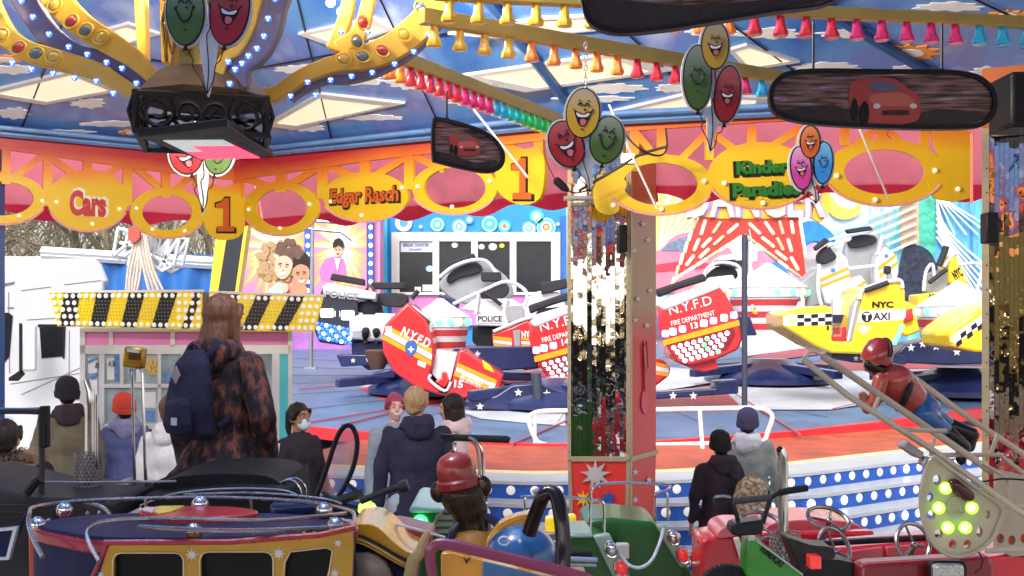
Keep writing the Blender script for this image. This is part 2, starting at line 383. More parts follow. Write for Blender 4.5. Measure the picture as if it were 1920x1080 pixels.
valance('red and yellow fretwork valance reading Cars', f0, [(-60, 232), (290, 283), (440, 300)],
    [(12, 270, 12, 345), (90, 280, 90, 385), (165, 290, 165, 340), (240, 300, 240, 385), (312, 310, 312, 370), (372, 312, 372, 350)],
    [(90, 285, 22, 335), (90, 290, 150, 335), (240, 302, 182, 340), (240, 302, 300, 350), (372, 318, 325, 362), (-40, 280, 5, 335)],
    [('h', 5, 372, 82, 47, 58, 32), ('s', 165, 375, 76, 57, 0, 0), ('h', 314, 398, 70, 47, 47, 33)],
    [sm([(383, 352), (400, 345), (418, 352), (440, 345), (456, 352), (461, 400), (452, 440), (420, 450), (392, 438), (378, 400)], 4)],
    [('lettering', 'Cars', (130, 360, 198, 404), let_red, (cream, 3, -2), .05), ('numeral', '1', (404, 372, 438, 434), let_or, (let_bk, 2, 1), .03)],
    [(78, 377), (105, 379), (223, 392), (255, 391), (35, 405), (172, 420), (285, 430), (345, 433), (-10, 405)])
valance('red and yellow fretwork valance reading Edgar Rasch', f1, [(440, 300), (700, 262), (1045, 222)],
    [(525, 320, 525, 360), (602, 300, 602, 372), (682, 285, 682, 330), (765, 275, 765, 355), (445, 320, 445, 370), (855, 262, 855, 312), (935, 252, 935, 330), (1008, 262, 1008, 300)],
    [(602, 308, 535, 350), (445, 330, 505, 352), (602, 305, 660, 332), (765, 290, 700, 330), (765, 288, 830, 318), (935, 268, 880, 312), (935, 268, 990, 290)],
    [('h', 527, 390, 70, 50, 48, 36), ('s', 685, 368, 80, 46, 0, 0), ('h', 852, 352, 80, 48, 58, 38)],
    [sm([(945, 285), (960, 273), (980, 280), (1005, 276), (1019, 290), (1021, 330), (1012, 372), (978, 384), (942, 368), (928, 340), (938, 318)], 4)],
    [('lettering', 'Edgar Rasch', (620, 348, 749, 391), let_or, (let_bk, 1, 1), .03), ('numeral', '1', (961, 297, 998, 374), let_or, (let_bk, 2, 1), .03)],
    [(468, 393), (582, 383), (622, 378), (756, 352), (785, 350), (920, 340), (527, 428), (680, 404), (850, 388)])
valance('red and yellow fretwork valance reading Kinder Paradies', f2, [(1172, 214), (1440, 196), (1835, 182)],
    [(1240, 240, 1240, 300), (1330, 240, 1330, 300), (1410, 235, 1410, 285), (1500, 235, 1500, 300), (1585, 228, 1585, 272), (1655, 228, 1655, 275), (1735, 225, 1735, 290), (1190, 240, 1190, 320)],
    [(1330, 245, 1275, 300), (1330, 245, 1385, 285), (1190, 245, 1235, 300), (1500, 240, 1445, 275), (1500, 240, 1560, 285), (1655, 232, 1605, 272), (1655, 235, 1720, 290)],
    [('h', 1238, 345, 100, 56, 70, 40), ('s', 1425, 328, 98, 62, 0, 0), ('h', 1659, 322, 112, 62, 76, 42)],
    [sm([(1116, 345), (1150, 320), (1175, 345), (1160, 372), (1160, 395), (1138, 402), (1116, 388)], 4), [(1745, 245), (1808, 243), (1826, 250), (1824, 370), (1790, 378), (1752, 372), (1735, 330), (1762, 300)]],
    [('lettering', 'Kinder', (1381, 298, 1478, 328), let_gr, (let_bk, -3, 3), .05), ('lettering', 'Paradies', (1374, 338, 1500, 371), let_gr, (let_bk, -3, 3), .05)],
    [(1320, 340), (1358, 344), (1240, 392), (1540, 332), (1568, 330), (1752, 320), (1795, 355), (1640, 375), (1430, 381), (1150, 385)], 32)
# ---- pink canvas awning behind the valance ----
def cloth_mat(nm, c, tr):
    m = M(nm, c, .7, 0, .12, 2.5, .25, 9); n, l, b = nodes(m); t = n.new('ShaderNodeBsdfTranslucent'); t.inputs[0].default_value = (*tr, 1)
    mx = n.new('ShaderNodeMixShader'); mx.inputs[0].default_value = .62; l.new(b.outputs[0], mx.inputs[1]); l.new(t.outputs[0], mx.inputs[2])
    l.new(mx.outputs[0], n['Material Output'].inputs[0]); return m
pinkc = cloth_mat('pink_canvas', (.85, .2, .26), (.95, .26, .32)); redc = cloth_mat('red_canvas_trim', (.55, .03, .06), (.65, .03, .07))
aw = thing('canvas_awning', (0, 7.5, 3.3), 'pink canvas awning with scalloped red hem behind the fretwork valance', 'awning')
def outward(a, b_, k):
    d = Vector((b_.x-a.x, b_.y-a.y, 0)).normalized(); n_ = Vector((-d.y, d.x, 0)); c = Vector((APEX.x, APEX.y, 0))
    if (a+n_-c).xy.length < (a-c).xy.length: n_ = -n_
    return n_*k
g = MB(); gr = MB()
runs = [(rimv[8], rimv[0]), (rimv[0], rimv[1]), (rimv[1], rimv[2]), (rimv[2], rimv[3]), (rimv[3], rimv[4])]
K = .9; offs = [outward(a, b_, K) for a, b_ in runs]
for r_, (a, b_) in enumerate(runs):
    oa = (offs[r_-1]+offs[r_])/2 if r_ > 0 else offs[r_]; ob_ = (offs[r_+1]+offs[r_])/2 if r_ < len(runs)-1 else offs[r_]
    if r_ == 2: ob_ = offs[r_]*.9
    if r_ == 3: oa = offs[2]*.9
    n_ = int((b_-a).length/.06); rows = []; hem = []; hem2 = []
    for i in range(n_+1):
        t = i/n_; p = a.lerp(b_, t); o2 = oa.lerp(ob_, t); wv = .02*math.sin(i*.9)+.015*math.sin(i*.37)
        z1 = 2.93+.03*math.sin(t*(b_-a).length*2*PI/.62)
        rows.append([Vector((p.x, p.y, 3.5))+o2*.05, Vector((p.x, p.y, 3.32))+o2*.45+Vector((0, 0, wv*.5)), Vector((p.x, p.y, 3.1))+o2*(.85+wv), Vector((p.x, p.y, 2.95))+o2*(1+wv)])
        zb = 2.87+.035*math.cos(t*(b_-a).length*2*PI/.62)
        hem.append([Vector((p.x, p.y, 2.96))+o2*(1.0+wv)+o2*.004, Vector((p.x, p.y, zb))+o2*(1.02+wv*1.3)])
    g.sheet(rows); gr.sheet(hem)
g.build('canvas', pinkc, aw); gr.build('hem', redc, aw)

g = MB()
for i in (0, 1, 2, 3):
    a, b_ = rimv[i], rimv[(i+1)%9]; n_ = Vector((-(b_-a).y, (b_-a).x, 0)).normalized()
    if (APEX-a).dot(n_) < 0: n_ = -n_
    g.tube(sm([tuple(a.lerp(b_, k/14)+n_*.04+Vector((0, 0, -.035-.02*(k%2)))) for k in range(15)], 3, False), .006, 5)
    for k in range(1, 14): g.box(a.lerp(b_, k/14)+n_*.045+Vector((0, 0, -.04)), (.02, .02, .03))
g.build('wiring', black, roof)
# near side of the roof fringe, seen only in the mirror pillars
g = MB()
for i in (4, 5, 6, 7, 8):
    a, b_ = rimv[i], rimv[(i+1)%9]; f_ = seg(a, b_); L = (b_-a).length; n_ = max(2, int(L/.5)); pts = [(0, 0), (L, 0)]
    for k in range(n_*6, -1, -1): pts.append((L*k/(n_*6), -.55-.1*abs(math.sin(PI*k/6))))
    g.prism([(x, y*.5) for x, y in pts], f_, .03, 0, px=False)
g.build('near_fringe', vmat, roof, smooth=False)
# ================= LIGHT BARS =================
bar_m = M('gold_bar', (.5, .33, .07), .35, .2, .12, 5)
tint = {'y': (.75, .42, .02), 'o': (.85, .22, .02), 'r': (.6, .02, .03), 'm': (.6, .02, .12), 'b': (.03, .35, .55), 'g': (.03, .5, .12), 't': (.02, .45, .4)}
bm_ = {k: M('bell_glass_'+{'y': 'amber', 'o': 'orange', 'r': 'red', 'm': 'magenta', 'b': 'blue', 'g': 'green', 't': 'teal'}[k], c, .12, 0, .3, 40, trans=.15, coat=.6) for k, c in tint.items()}
for k, m in bm_.items():
    n, l, b = nodes(m); wv = n.new('ShaderNodeTexNoise'); wv.inputs['Scale'].default_value = 90; b.inputs['Emission Color'].default_value = (*tint[k], 1); b.inputs['Emission Strength'].default_value = .06
sock = M('bell_socket', (.05, .02, .02), .4)
def light_bar(label, a, b_, cols, w_=.022, hb=.03):
    a, b_ = Vector(a), Vector(b_); th = thing('light_bar', (a+b_)/2, label, 'light bar', 'light bars with bell lamps under the roof')
    d = (b_-a).normalized(); n_ = len(cols); up = Vector((0, 0, 1)); s_ = d.cross(up).normalized()
    g = MB(); 
    for q0, q1 in ((a, b_),):
        vs = [p+s_*w_*i+up*hb*j for p in (q0, q1) for i, j in ((-1, -1), (1, -1), (1, 1), (-1, 1))]
        g.add(vs, [(0, 1, 2, 3), (7, 6, 5, 4), (0, 4, 5, 1), (1, 5, 6, 2), (2, 6, 7, 3), (3, 7, 4, 0)])
    g.build('bar', bar_m, th, smooth=False, bevel=.004)
    for i, c in enumerate(cols):
        p = a.lerp(b_, (i+.5)/n_)-up*hb
        g = MB(); prof = [(.012, 0), (.0155, -.006), (.017, -.03), (.0195, -.046), (.0265, -.06), (.028, -.07), (.0255, -.0765), (.012, -.078)]
        k = 14; rg = []
        for r, z in prof: rg.append([p+up*z+Vector((math.cos(2*PI*j/k), math.sin(2*PI*j/k), 0))*r*(1+(.1 if j%2 else 0)*(z < -.01)) for j in range(k)])
        g.rings(rg); g.build('lamp_shade', bm_[c], th)
    return th
light_bar('gold light bar with bells from red through blue to green, lowest of the bars', P(700, 88, 4.42), P(1058, 228, 6.35), 'ooo'+'rrrrrr'+'mmmm'+'bbtt'+'ggggggg')
light_bar('gold light bar with amber to red bells above the balloon trio', P(790, 30, 4.0), P(1530, 157, 5.35), 'yyyy'+'ooooo'+'rrrrrrr'[:5]+'mm'+'bbbb')
light_bar('long gold light bar with amber, red and teal bells in front of the sky panels', P(815, -12, 3.84), P(1990, 46, 4.35), 'yyyyyy'+'oooo'+'o'+'rrrrr'[:4]+'mmmmm'+'bbbb', .022, .022)
# ================= CHANDELIER =================
ch = thing('chandelier', (-1.14, 4.0, 2.67), 'ornate yellow chandelier with blue bulbs and black scroll ironwork', 'chandelier')
gold = M('chandelier_yellow', (.78, .47, .06), .42, 0, .1, 5, .1, 20); grey = M('chandelier_grey', (.2, .17, .22), .5, 0, .15, 5)
iron = M('wrought_iron', (.02, .017, .015), .45, .4, .3, 15); brass = M('old_brass', (.45, .28, .06), .35, .7, .3, 15)
ZB = Fr((0, 0, 2.69), (1, 0, 0), (0, -1, 0))     # faces down
slab = [(257, 257), (425, 236), (512, 293), (372, 300)]
q = [ZB.hit(*p) for p in slab]
g = MB(); g.add(q+[v+Vector((0, 0, .028)) for v in q], [(0, 1, 2, 3), (7, 6, 5, 4), (0, 4, 5, 1), (1, 5, 6, 2), (2, 6, 7, 3), (3, 7, 4, 0)]); g.build('tray', black, ch, smooth=False, bevel=.006)
pan = M('lit_red_panel', (.9, .05, .1), .4, 0, .05, 30, emit=.9, ecol=(1, .06, .12)); panw = M('lit_white_panel', (.7, .75, .75), .4, 0, .05, 5, emit=.25)
gp = MB(); gw = MB()
c0, c1, c2, c3 = [Vector((0, 0, -.004))+ZB.hit(*p) for p in ((305, 262), (418, 261), (488, 295), (376, 297))]
nn = 7
for i in range(nn):
    for j in range(nn):
        def W(u, v): return c0.lerp(c1, u).lerp(c3.lerp(c2, u), v)
        u0, u1, v0, v1 = (i+.04)/nn, (i+.96)/nn, (j+.04)/nn, (j+.96)/nn
        (gw if (j < 2 or (i < 2 and j < 4)) else gp).add([W(u0, v0), W(u1, v0), W(u1, v1), W(u0, v1), W(u0, v0)+Vector((0, 0, .003)), W(u1, v0)+Vector((0, 0, .003)), W(u1, v1)+Vector((0, 0, .003)), W(u0, v1)+Vector((0, 0, .003))], [(0, 1, 2, 3), (7, 6, 5, 4), (0, 4, 5, 1), (1, 5, 6, 2), (2, 6, 7, 3), (3, 7, 4, 0)])
gp.build('red_light_panel', pan, ch, smooth=False); gw.build('white_light_panel', panw, ch, smooth=False)
# scrollwork box: four sides of spirals
cx, cy = -1.155, 4.0; g = MB(); hw = .225; z0, z1 = 2.715, 2.845
def spiral(o, u, v, R, turns, ph=0, dirn=1):
    return [o+u*(R*(1-.75*t/24)*math.cos(ph+dirn*turns*2*PI*t/24))+v*(R*(1-.75*t/24)*math.sin(ph+dirn*turns*2*PI*t/24)) for t in range(25)]
for k in range(4):
    a = k*PI/2+.25; u = Vector((math.cos(a), math.sin(a), 0)); n_ = Vector((-math.sin(a), math.cos(a), 0)); o = Vector((cx, cy, (z0+z1)/2))+n_*hw; v = Vector((0, 0, 1))
    for s_ in (-1, 1):
        g.tube(spiral(o+u*s_*.15, u, v, .062, 1.6, PI/2, s_), .0085, 5); g.tube(spiral(o+u*s_*.05, u, v, .052, 1.4, -PI/2, -s_), .008, 5)
    g.tube([o+u*.2*math.cos(t*PI/10)*1.05+v*.07*math.sin(t*PI/10) for t in range(21)], .006, 5)
    g.tube([o-u*.235+v*.066, o+u*.235+v*.066], .012, 5); g.tube([o-u*.235-v*.066, o+u*.235-v*.066], .012, 5)
    for s_ in (-1, 1): g.tube([o+u*s_*.225-v*.066, o+u*s_*.245, o+u*s_*.225+v*.066], .009, 5)
g.build('scroll_ironwork', iron, ch)
MB().loft([(cx, cy, 2.86, .24, .24), (cx, cy, 2.88, .25, .25), (cx, cy, 2.92, .22, .22), (cx, cy, 2.97, .17, .17)], 8).build('base_ring', M('brown_wood', (.1, .05, .02), .5, 0, .3, 10), ch, smooth=False)
MB().loft([(cx, cy, 2.98, .13, .13), (cx, cy, 3.2, .1, .1), (cx, cy, 3.5, .12, .12), (cx, cy, 4.5, .1, .1)], 10).build('column', brass, ch)
g = MB()
for k in range(14):
    t = k/14*2*PI; g.box((cx+.13*math.cos(t), cy+.13*math.sin(t), 3.05+.07*(k%5)), (.03, .03, .05), t); g.tube([(cx+.14*math.cos(t), cy+.14*math.sin(t), 3.02), (cx+.15*math.cos(t+.4), cy+.15*math.sin(t+.4), 3.15), (cx+.13*math.cos(t), cy+.13*math.sin(t), 3.3)], .006, 5)
g.build('wiring', brass, ch)
sh = M('shell_tiles', (.55, .5, .4), .25, .6, .5, 30)
g = MB(); rg = []
for j in range(9):
    rr = .62-.06*j; z = 3.33-.022*j; rg.append((rr, z))
for r, z in rg:
    nt_ = 34
    for k in range(nt_):
        t = 2*PI*(k+(.5 if int(z*1000)%2 else 0))/nt_; R = Matrix.Rotation(t, 3, 'Z')@Matrix.Rotation(.35, 3, 'Y'); g.box((cx+r*math.cos(t), cy+r*math.sin(t), z+.12), (.06, 2*PI*r/nt_*.95, .006), R)
g.build('mirror_tile_dish', sh, ch, smooth=False)
JR, JG, JY = M('red_jewel', (.5, .03, .02), .15, coat=1), M('grey_jewel', (.12, .15, .15), .15, coat=1), M('amber_jewel', (.7, .45, .05), .2, coat=1)
def band(name, px1, Y, th=.05, mat=gold): return MB().prism(px1, Y, th).build(name, mat, ch, smooth=True, bevel=.006, ang=.5)
def ribband(pts, w_):                       # outline of a curved band from centre line (x,y,halfwidth)
    p = sm(pts, 6, False); L = []; R_ = []
    for i, (x, y, h) in enumerate(p):
        a = p[max(0, i-1)]; b_ = p[min(len(p)-1, i+1)]; dx, dy = b_[0]-a[0], b_[1]-a[1]; l_ = math.hypot(dx, dy) or 1
        L.append((x-dy/l_*h, y+dx/l_*h)); R_.append((x+dy/l_*h, y-dx/l_*h))
    return L+R_[::-1]
def leds(pts, Y, r=.011, mt=led_b):
    for x, y in pts:
        p = P(x, y, Y); g = MB(); g.ball(p, (r*1.1, r*.6, r*1.1), 10)
        for k in range(3): g.ball(p+Vector((r*.5*math.cos(k*2.09+.5), -r*.55, r*.5*math.sin(k*2.09+.5))), r*.34, 6, 1)
        g.build('bulb', [mt, led_c] if mt is led_b else [mt, mt], ch)
def jewels(lst, Y):
    for x, y, k, a in lst:
        g = MB(); Rm = Matrix.Rotation(-a, 3, 'Y'); g.ball(P(x, y, Y), (.024, .012, .018), 12, R=Rm); g.build('jewel', {'r': JR, 'g': JG, 'y': JY}[k], ch)
        MB().tube([P(x, y, Y)+Rm@Vector((.03*math.cos(t*PI/8), .0, .023*math.sin(t*PI/8))) for t in range(16)], .005, 5, closed=True).build('jewel_rim', gold, ch)
# left upper arm (yellow face and grey lamp strip)
band('arm_frame', ribband([(65, -60, 28), (105, 0, 26), (150, 45, 24), (205, 80, 22), (250, 110, 18), (285, 145, 13), (302, 172, 12)], 0), 3.95)
band('lamp_strip', ribband([(15, -60, 24), (50, 10, 22), (90, 65, 21), (145, 100, 17), (205, 112, 15), (245, 138, 13), (270, 165, 14)], 0), 3.99, .06, grey)
band('arm_frame', ribband([(-40, -30, 20), (0, 55, 20), (45, 92, 20), (110, 112, 19), (180, 132, 17), (225, 158, 15), (262, 178, 12)], 0), 3.97)
leds([(62, 32), (92, 64), (129, 88), (164, 102), (200, 117), (229, 128), (256, 156), (24, 118), (60, 130), (100, 138), (140, 146), (181, 152), (213, 175), (40, 2)], 3.93)
jewels([(133, 40, 'r', .7), (160, 57, 'g', .6), (189, 70, 'y', .5), (102, 10, 'y', .9), (34, 90, 'r', .5), (67, 101, 'g', .35), (100, 107, 'y', .2), (2, 66, 'y', .6)], 3.935)
# right front arm: grey strip with yellow left face
band('lamp_strip', ribband([(540, -60, 26), (512, 0, 27), (498, 50, 28), (478, 95, 24), (452, 120, 18), (440, 160, 24)], 0), 3.86, .05, grey)
band('arm_frame', ribband([(500, -60, 13), (478, 0, 12), (466, 50, 10), (444, 92, 10), (418, 112, 10), (404, 165, 8)], 0), 3.84, .06)
leds([(516, -2), (503, 35), (495, 68), (482, 91), (466, 105), (454, 119), (441, 130), (431, 157), (428, 116)], 3.8)
# right rear arm sweeping up to the right
band('arm_frame', ribband([(835, -40, 24), (800, 30, 26), (748, 78, 26), (690, 105, 23), (630, 118, 16), (570, 140, 14), (520, 172, 13), (495, 178, 14)], 0), 4.15)
band('arm_frame', ribband([(700, -60, 10), (690, 0, 12), (672, 60, 14), (632, 90, 14)], 0), 4.2)
band('arm_frame', ribband([(648, -60, 10), (652, 0, 12), (640, 50, 13), (622, 92, 13)], 0), 4.22)
band('lamp_strip', ribband([(856, -40, 9), (826, 30, 10), (775, 88, 10), (715, 126, 9), (655, 145, 8), (605, 148, 7), (560, 168, 8), (540, 182, 9)], 0), 4.19, .06, grey)
leds([(829, 27), (804, 65), (776, 97), (740, 120), (698, 136), (659, 143), (620, 150), (577, 154), (545, 180), (592, 178), (640, 60), (690, 60)], 4.1)
jewels([(790, 15, 'g', -.9), (758, 65, 'y', -.7), (717, 95, 'r', -.4), (680, 106, 'g', -.2), (645, 111, 'y', -.1), (681, 42, 'r', -1.4), (670, 78, 'g', -1.2)], 4.12)
for x0 in (262, 300): band('upright', [(x0-12, -10), (x0+8, -10), (x0+12, 118), (x0-4, 118)] if x0 < 290 else [(x0-2, -10), (x0+10, -10), (x0+16, 118), (x0+2, 118)], 4.35, .06)
for k_ in range(3):
    ld = bpy.data.lights.new('chandelier_bulb_light', 'POINT'); ld.energy = 125; ld.shadow_soft_size = .12; ld.color = (1, .86, .66); lo = bpy.data.objects.new('bulb_light', ld); C.objects.link(lo); lo.parent = ch
    lo.location = (.55*math.cos(k_*2.1-1.2), .55*math.sin(k_*2.1-1.2), .95)
leds([(620, 5), (650, -2), (640, 22)], 4.3, .018, M('warm_bulb', (1, .9, .7), .3, emit=1.5))
# ================= HANGING SIGNS =================
backing = M('sign_backing_white', (.6, .58, .58), .4); ink = M('sign_ink', (.015, .013, .012), .45)
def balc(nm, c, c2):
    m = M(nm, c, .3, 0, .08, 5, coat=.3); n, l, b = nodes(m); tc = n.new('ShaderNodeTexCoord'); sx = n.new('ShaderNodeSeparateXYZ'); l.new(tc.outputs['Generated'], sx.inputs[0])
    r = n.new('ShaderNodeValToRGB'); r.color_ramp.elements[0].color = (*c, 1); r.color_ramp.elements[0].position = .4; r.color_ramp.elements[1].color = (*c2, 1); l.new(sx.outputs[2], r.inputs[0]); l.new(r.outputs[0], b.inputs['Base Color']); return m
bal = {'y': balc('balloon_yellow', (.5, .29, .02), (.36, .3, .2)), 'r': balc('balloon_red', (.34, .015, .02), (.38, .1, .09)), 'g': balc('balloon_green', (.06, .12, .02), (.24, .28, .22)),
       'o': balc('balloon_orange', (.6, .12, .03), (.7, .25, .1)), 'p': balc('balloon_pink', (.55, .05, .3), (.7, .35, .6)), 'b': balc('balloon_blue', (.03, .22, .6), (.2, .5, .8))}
mw = M('tooth_white', (.7, .7, .7), .4); tg = M('tongue', (.55, .12, .14), .5)
def balloon_sign(label, Y, trio, tip, chain_top, laugh):
    t = thing('balloon_sign', P(tip[0], tip[1], Y), label, 'hanging sign', 'smiling balloon signs hanging under the roof')
    g = MB(); R0 = trio[0][3]
    for k, (c, x, y, rx, ry, a) in enumerate(trio): g.prism(ell(x, y, rx+5, ry+5, 30, a), Y, .012, -.006-.0007*k)
    mx = sum(q[1] for q in trio)/3; my = max(q[2]+q[4]*.75 for q in trio)
    w_ = R0*.75
    g.prism(sm([(mx-w_, my-R0*.5), (mx-w_*.55, my+R0*.35), (mx-w_*.6, my+R0*.5), (tip[0]-4, tip[1]-20), (tip[0], tip[1]), (tip[0]+6, tip[1]-22), (mx+w_*.6, my+R0*.45), (mx+w_*.55, my+R0*.3), (mx+w_, my-R0*.5)], 3), Y, .012, -.0085)
    g.build('backing_board', backing, t, smooth=False)
    for k, (c, x, y, rx, ry, a) in enumerate(trio):
        o = .0014*(3-k) if True else 0
        b_ = MB().prism([ell(x, y, rx+1.6, ry+1.6, 30, a)], Y, .006, -.003+o).build('outline', ink, t, smooth=False)
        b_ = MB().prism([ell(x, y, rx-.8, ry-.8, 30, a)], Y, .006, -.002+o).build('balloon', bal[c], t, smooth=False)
        fr = flat(Y); g = MB(); gm = MB(); gt = MB(); e = rx/30; off = .0012+o
        def T(u, v): return (x+e*(u*math.cos(a)-v*math.sin(a)), y+e*(u*math.sin(a)+v*math.cos(a)))
        def ln(pp, r=.9, cl=False): g.tube([fr.w(*fr.uv(*T(*q)), off-.001) for q in pp], r*e*Y/F, 5, closed=cl)
        for s_ in (-1, 1): ln(ell(s_*6, -12, 4, 6, 9, 0, PI*1.05, PI*1.95), 1.1); ln([(s_*8-2, -22), (s_*8+2, -23)], .8)
        g.ball(fr.w(*fr.uv(*T(3, -6)), off), (2.6*e*Y/F, .002, 2*e*Y/F), 8)
        if laugh[k]:
            gm.prism([T(*q) for q in sm([(-15, -2), (0, 3), (15, -3), (11, 12), (4, 24), (-5, 23), (-11, 12)], 3)], Y, .003, off-.001)
            gm.build('mouth', ink, t, smooth=False)
            MB().prism([T(*q) for q in sm([(-12, 0), (0, 4), (12, -1), (9, 6), (0, 8), (-9, 7)], 3)], Y, .003, off).build('teeth', mw, t, smooth=False)
            MB().prism([T(*q) for q in sm([(-3, 21), (-4, 13), (1, 11), (7, 14), (5, 21), (1, 23)], 3)], Y, .003, off).build('tongue', tg, t, smooth=False)
            ln([(-18, -6), (-15, -2), (0, 3), (15, -3), (18, -8)], 1.1)
        else: ln(sm([(-15, -6), (-11, 4), (-5, 14), (2, 16), (9, 8), (12, -4), (14, -8)], 3, False), 1.2); ln([(-17, -3), (-15, -7), (-11, -8)], .9); ln([(11, -8), (15, -9), (16, -5)], .9)
        ln([(-2, 30), (1, 29), (3, 30.5)], .9); g.build('face_lines', ink, t)
    g = MB(); fr = flat(Y)
    for k, (c, x, y, rx, ry, a) in enumerate(trio):
        bx = x-math.sin(a)*ry; by = y+math.cos(a)*ry
        st = [(bx, by), (bx*.7+tip[0]*.3+3, by*.7+tip[1]*.3), (bx*.6+tip[0]*.4-3, by*.6+tip[1]*.4), (bx*.3+tip[0]*.7+2, by*.3+tip[1]*.7), (tip[0], tip[1]-4)]
        g.tube([fr.w(*fr.uv(*q), .0) for q in sm(st, 3, False)], 1.1*Y/F, 5)
        if k: g.prism([(bx-5, by+10), (bx, by), (bx+5, by+10)], Y, .004, .001)
    g.build('string_lines', ink, t)
    if chain_top:
        g = MB(); x0, y0 = chain_top; p = P(x0, y0, Y); z1 = P(trio[0][1], trio[0][2]-trio[0][4], Y).z; k = 0; zz = z1
        while zz < p.z:
            ax = Vector((1, 0, 0)) if k%2 else Vector((0, 1, 0))
            g.tube([Vector((p.x, p.y, zz+.012))+ax*.006*math.cos(j*PI/4)+Vector((0, 0, .013*math.sin(j*PI/4))) for j in range(8)], .002, 4, closed=True); zz += .021; k += 1
        g.build('chain', chrome, t)
    return t
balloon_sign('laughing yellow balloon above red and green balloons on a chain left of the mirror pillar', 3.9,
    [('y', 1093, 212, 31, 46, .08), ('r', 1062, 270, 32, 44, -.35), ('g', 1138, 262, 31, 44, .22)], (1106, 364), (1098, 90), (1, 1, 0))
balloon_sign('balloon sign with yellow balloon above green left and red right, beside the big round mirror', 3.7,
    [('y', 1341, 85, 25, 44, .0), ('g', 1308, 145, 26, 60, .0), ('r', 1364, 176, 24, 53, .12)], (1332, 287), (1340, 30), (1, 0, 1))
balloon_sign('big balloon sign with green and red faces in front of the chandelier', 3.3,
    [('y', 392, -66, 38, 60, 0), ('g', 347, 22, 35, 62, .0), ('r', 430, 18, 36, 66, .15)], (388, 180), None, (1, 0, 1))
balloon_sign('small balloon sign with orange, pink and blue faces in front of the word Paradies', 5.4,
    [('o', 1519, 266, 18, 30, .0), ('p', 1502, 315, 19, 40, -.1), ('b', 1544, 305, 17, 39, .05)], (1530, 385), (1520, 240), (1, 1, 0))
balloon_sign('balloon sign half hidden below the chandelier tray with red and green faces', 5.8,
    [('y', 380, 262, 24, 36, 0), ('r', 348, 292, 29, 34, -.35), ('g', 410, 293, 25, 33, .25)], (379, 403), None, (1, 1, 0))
# ---- mirror shaped picture boards with a streaked street scene and a plain red car ----
def streak():
    m = M('blurred_street_print', (.2, .15, .12), .18, 0, .1, 5, coat=.15); n, l, b = nodes(m); tc = n.new('ShaderNodeTexCoord'); mp = n.new('ShaderNodeMapping'); mp.inputs['Scale'].default_value = (5, 1, 70)
    z = n.new('ShaderNodeTexNoise'); z.inputs['Scale'].default_value = 1.6; z.inputs['Detail'].default_value = 4; l.new(tc.outputs['Object'], mp.inputs[0]); l.new(mp.outputs[0], z.inputs['Vector'])
    r = n.new('ShaderNodeValToRGB'); e = r.color_ramp.elements; e[0].position = .38; e[0].color = (.03, .022, .02, 1); e[1].position = .72; e[1].color = (.6, .48, .4, 1)
    for p_, c in ((.5, (.16, .1, .06, 1)), (.56, (.3, .12, .1, 1)), (.62, (.16, .15, .22, 1))): q_ = e.new(p_); q_.color = c
    l.new(z.outputs[0], r.inputs[0]); l.new(r.outputs[0], b.inputs['Base Color']); return m
st_m = streak(); road_m = M('printed_road', (.035, .028, .025), .25, coat=.4); car_m = M('printed_car_red', (.42, .05, .03), .3, coat=.4); car2_m = M('printed_car_light', (.55, .12, .08), .3, coat=.4); glass_m = M('printed_glass', (.1, .12, .16), .2, coat=.4)
def mirror_board(label, Y, outline, car, hang, yaw=0, road=None):
    cx = sum(p[0] for p in outline)/len(outline); cy = sum(p[1] for p in outline)/len(outline); fr = Fr(P(cx, cy, Y), (math.cos(yaw), math.sin(yaw), 0), (0, 0, 1))
    t = thing('mirror_board', P(cx, cy, Y), label, 'picture board', 'mirror shaped picture boards hanging under the roof')
    ins = lambda k: [(cx+(x-cx)*(1-k/abs(max(p[0] for p in outline)-cx)), cy+(y-cy)*(1-k/abs(max(p[1] for p in outline)-cy))) for x, y in outline]
    MB().prism([outline, ins(8)[::-1]], fr, .03, .012).build('frame', black, t, smooth=False, bevel=.004)
    MB().prism(ins(7), fr, .008, .0).build('picture', st_m, t, smooth=False)
    if road: MB().prism(road, fr, .003, .002).build('printed_road', road_m, t, smooth=False)
    if car:
        x, y, s = car; T = lambda L: [(x+u*s, y+v*s) for u, v in L]
        MB().prism(T(sm([(-72, -20), (-66, -38), (-40, -42), (10, -46), (38, -30), (62, -12), (68, 10), (64, 36), (30, 46), (-20, 46), (-42, 38), (-50, 10), (-70, 14)], 3)), fr, .003, .004).build('printed_car', car_m, t, smooth=False)
        MB().prism(T(sm([(-34, -34), (6, -38), (24, -22), (-22, -20)], 3)), fr, .003, .0055).build('printed_windscreen', glass_m, t, smooth=False)
        MB().prism(T(sm([(-30, -12), (30, -16), (56, 0), (40, 10), (-20, 8)], 3)), fr, .003, .0055).build('printed_bonnet', car2_m, t, smooth=False)
        MB().prism(T(rrect(-8, 18, 46, 28, 4)), fr, .003, .0055).build('printed_grille', road_m, t, smooth=False)
        for u in (-18, 54): MB().prism(T(ell(u, 10, 7, 5)), fr, .003, .0062).build('printed_headlight', backing, t, smooth=False)
        for u, v, r1, r2 in ((-62, 16, 7, 22), (-42, 24, 9, 24)): MB().prism(T(ell(u, v, r1, r2)), fr, .003, .0058).build('printed_wheel', ink, t, smooth=False)
    g = MB()
    for hx, hy, tx, ty in hang:
        a = fr.hit(hx, hy); g.tube([a, Vector((a.x, a.y, a.z+(hy-ty)*Y/F))], .004, 6)
        g.tube([a+Vector((.007*math.cos(j*PI/4), 0, .007*math.sin(j*PI/4))) for j in range(8)], .002, 4, closed=True)
    if hang: g.build('hanger_rod', black, t)
    return t
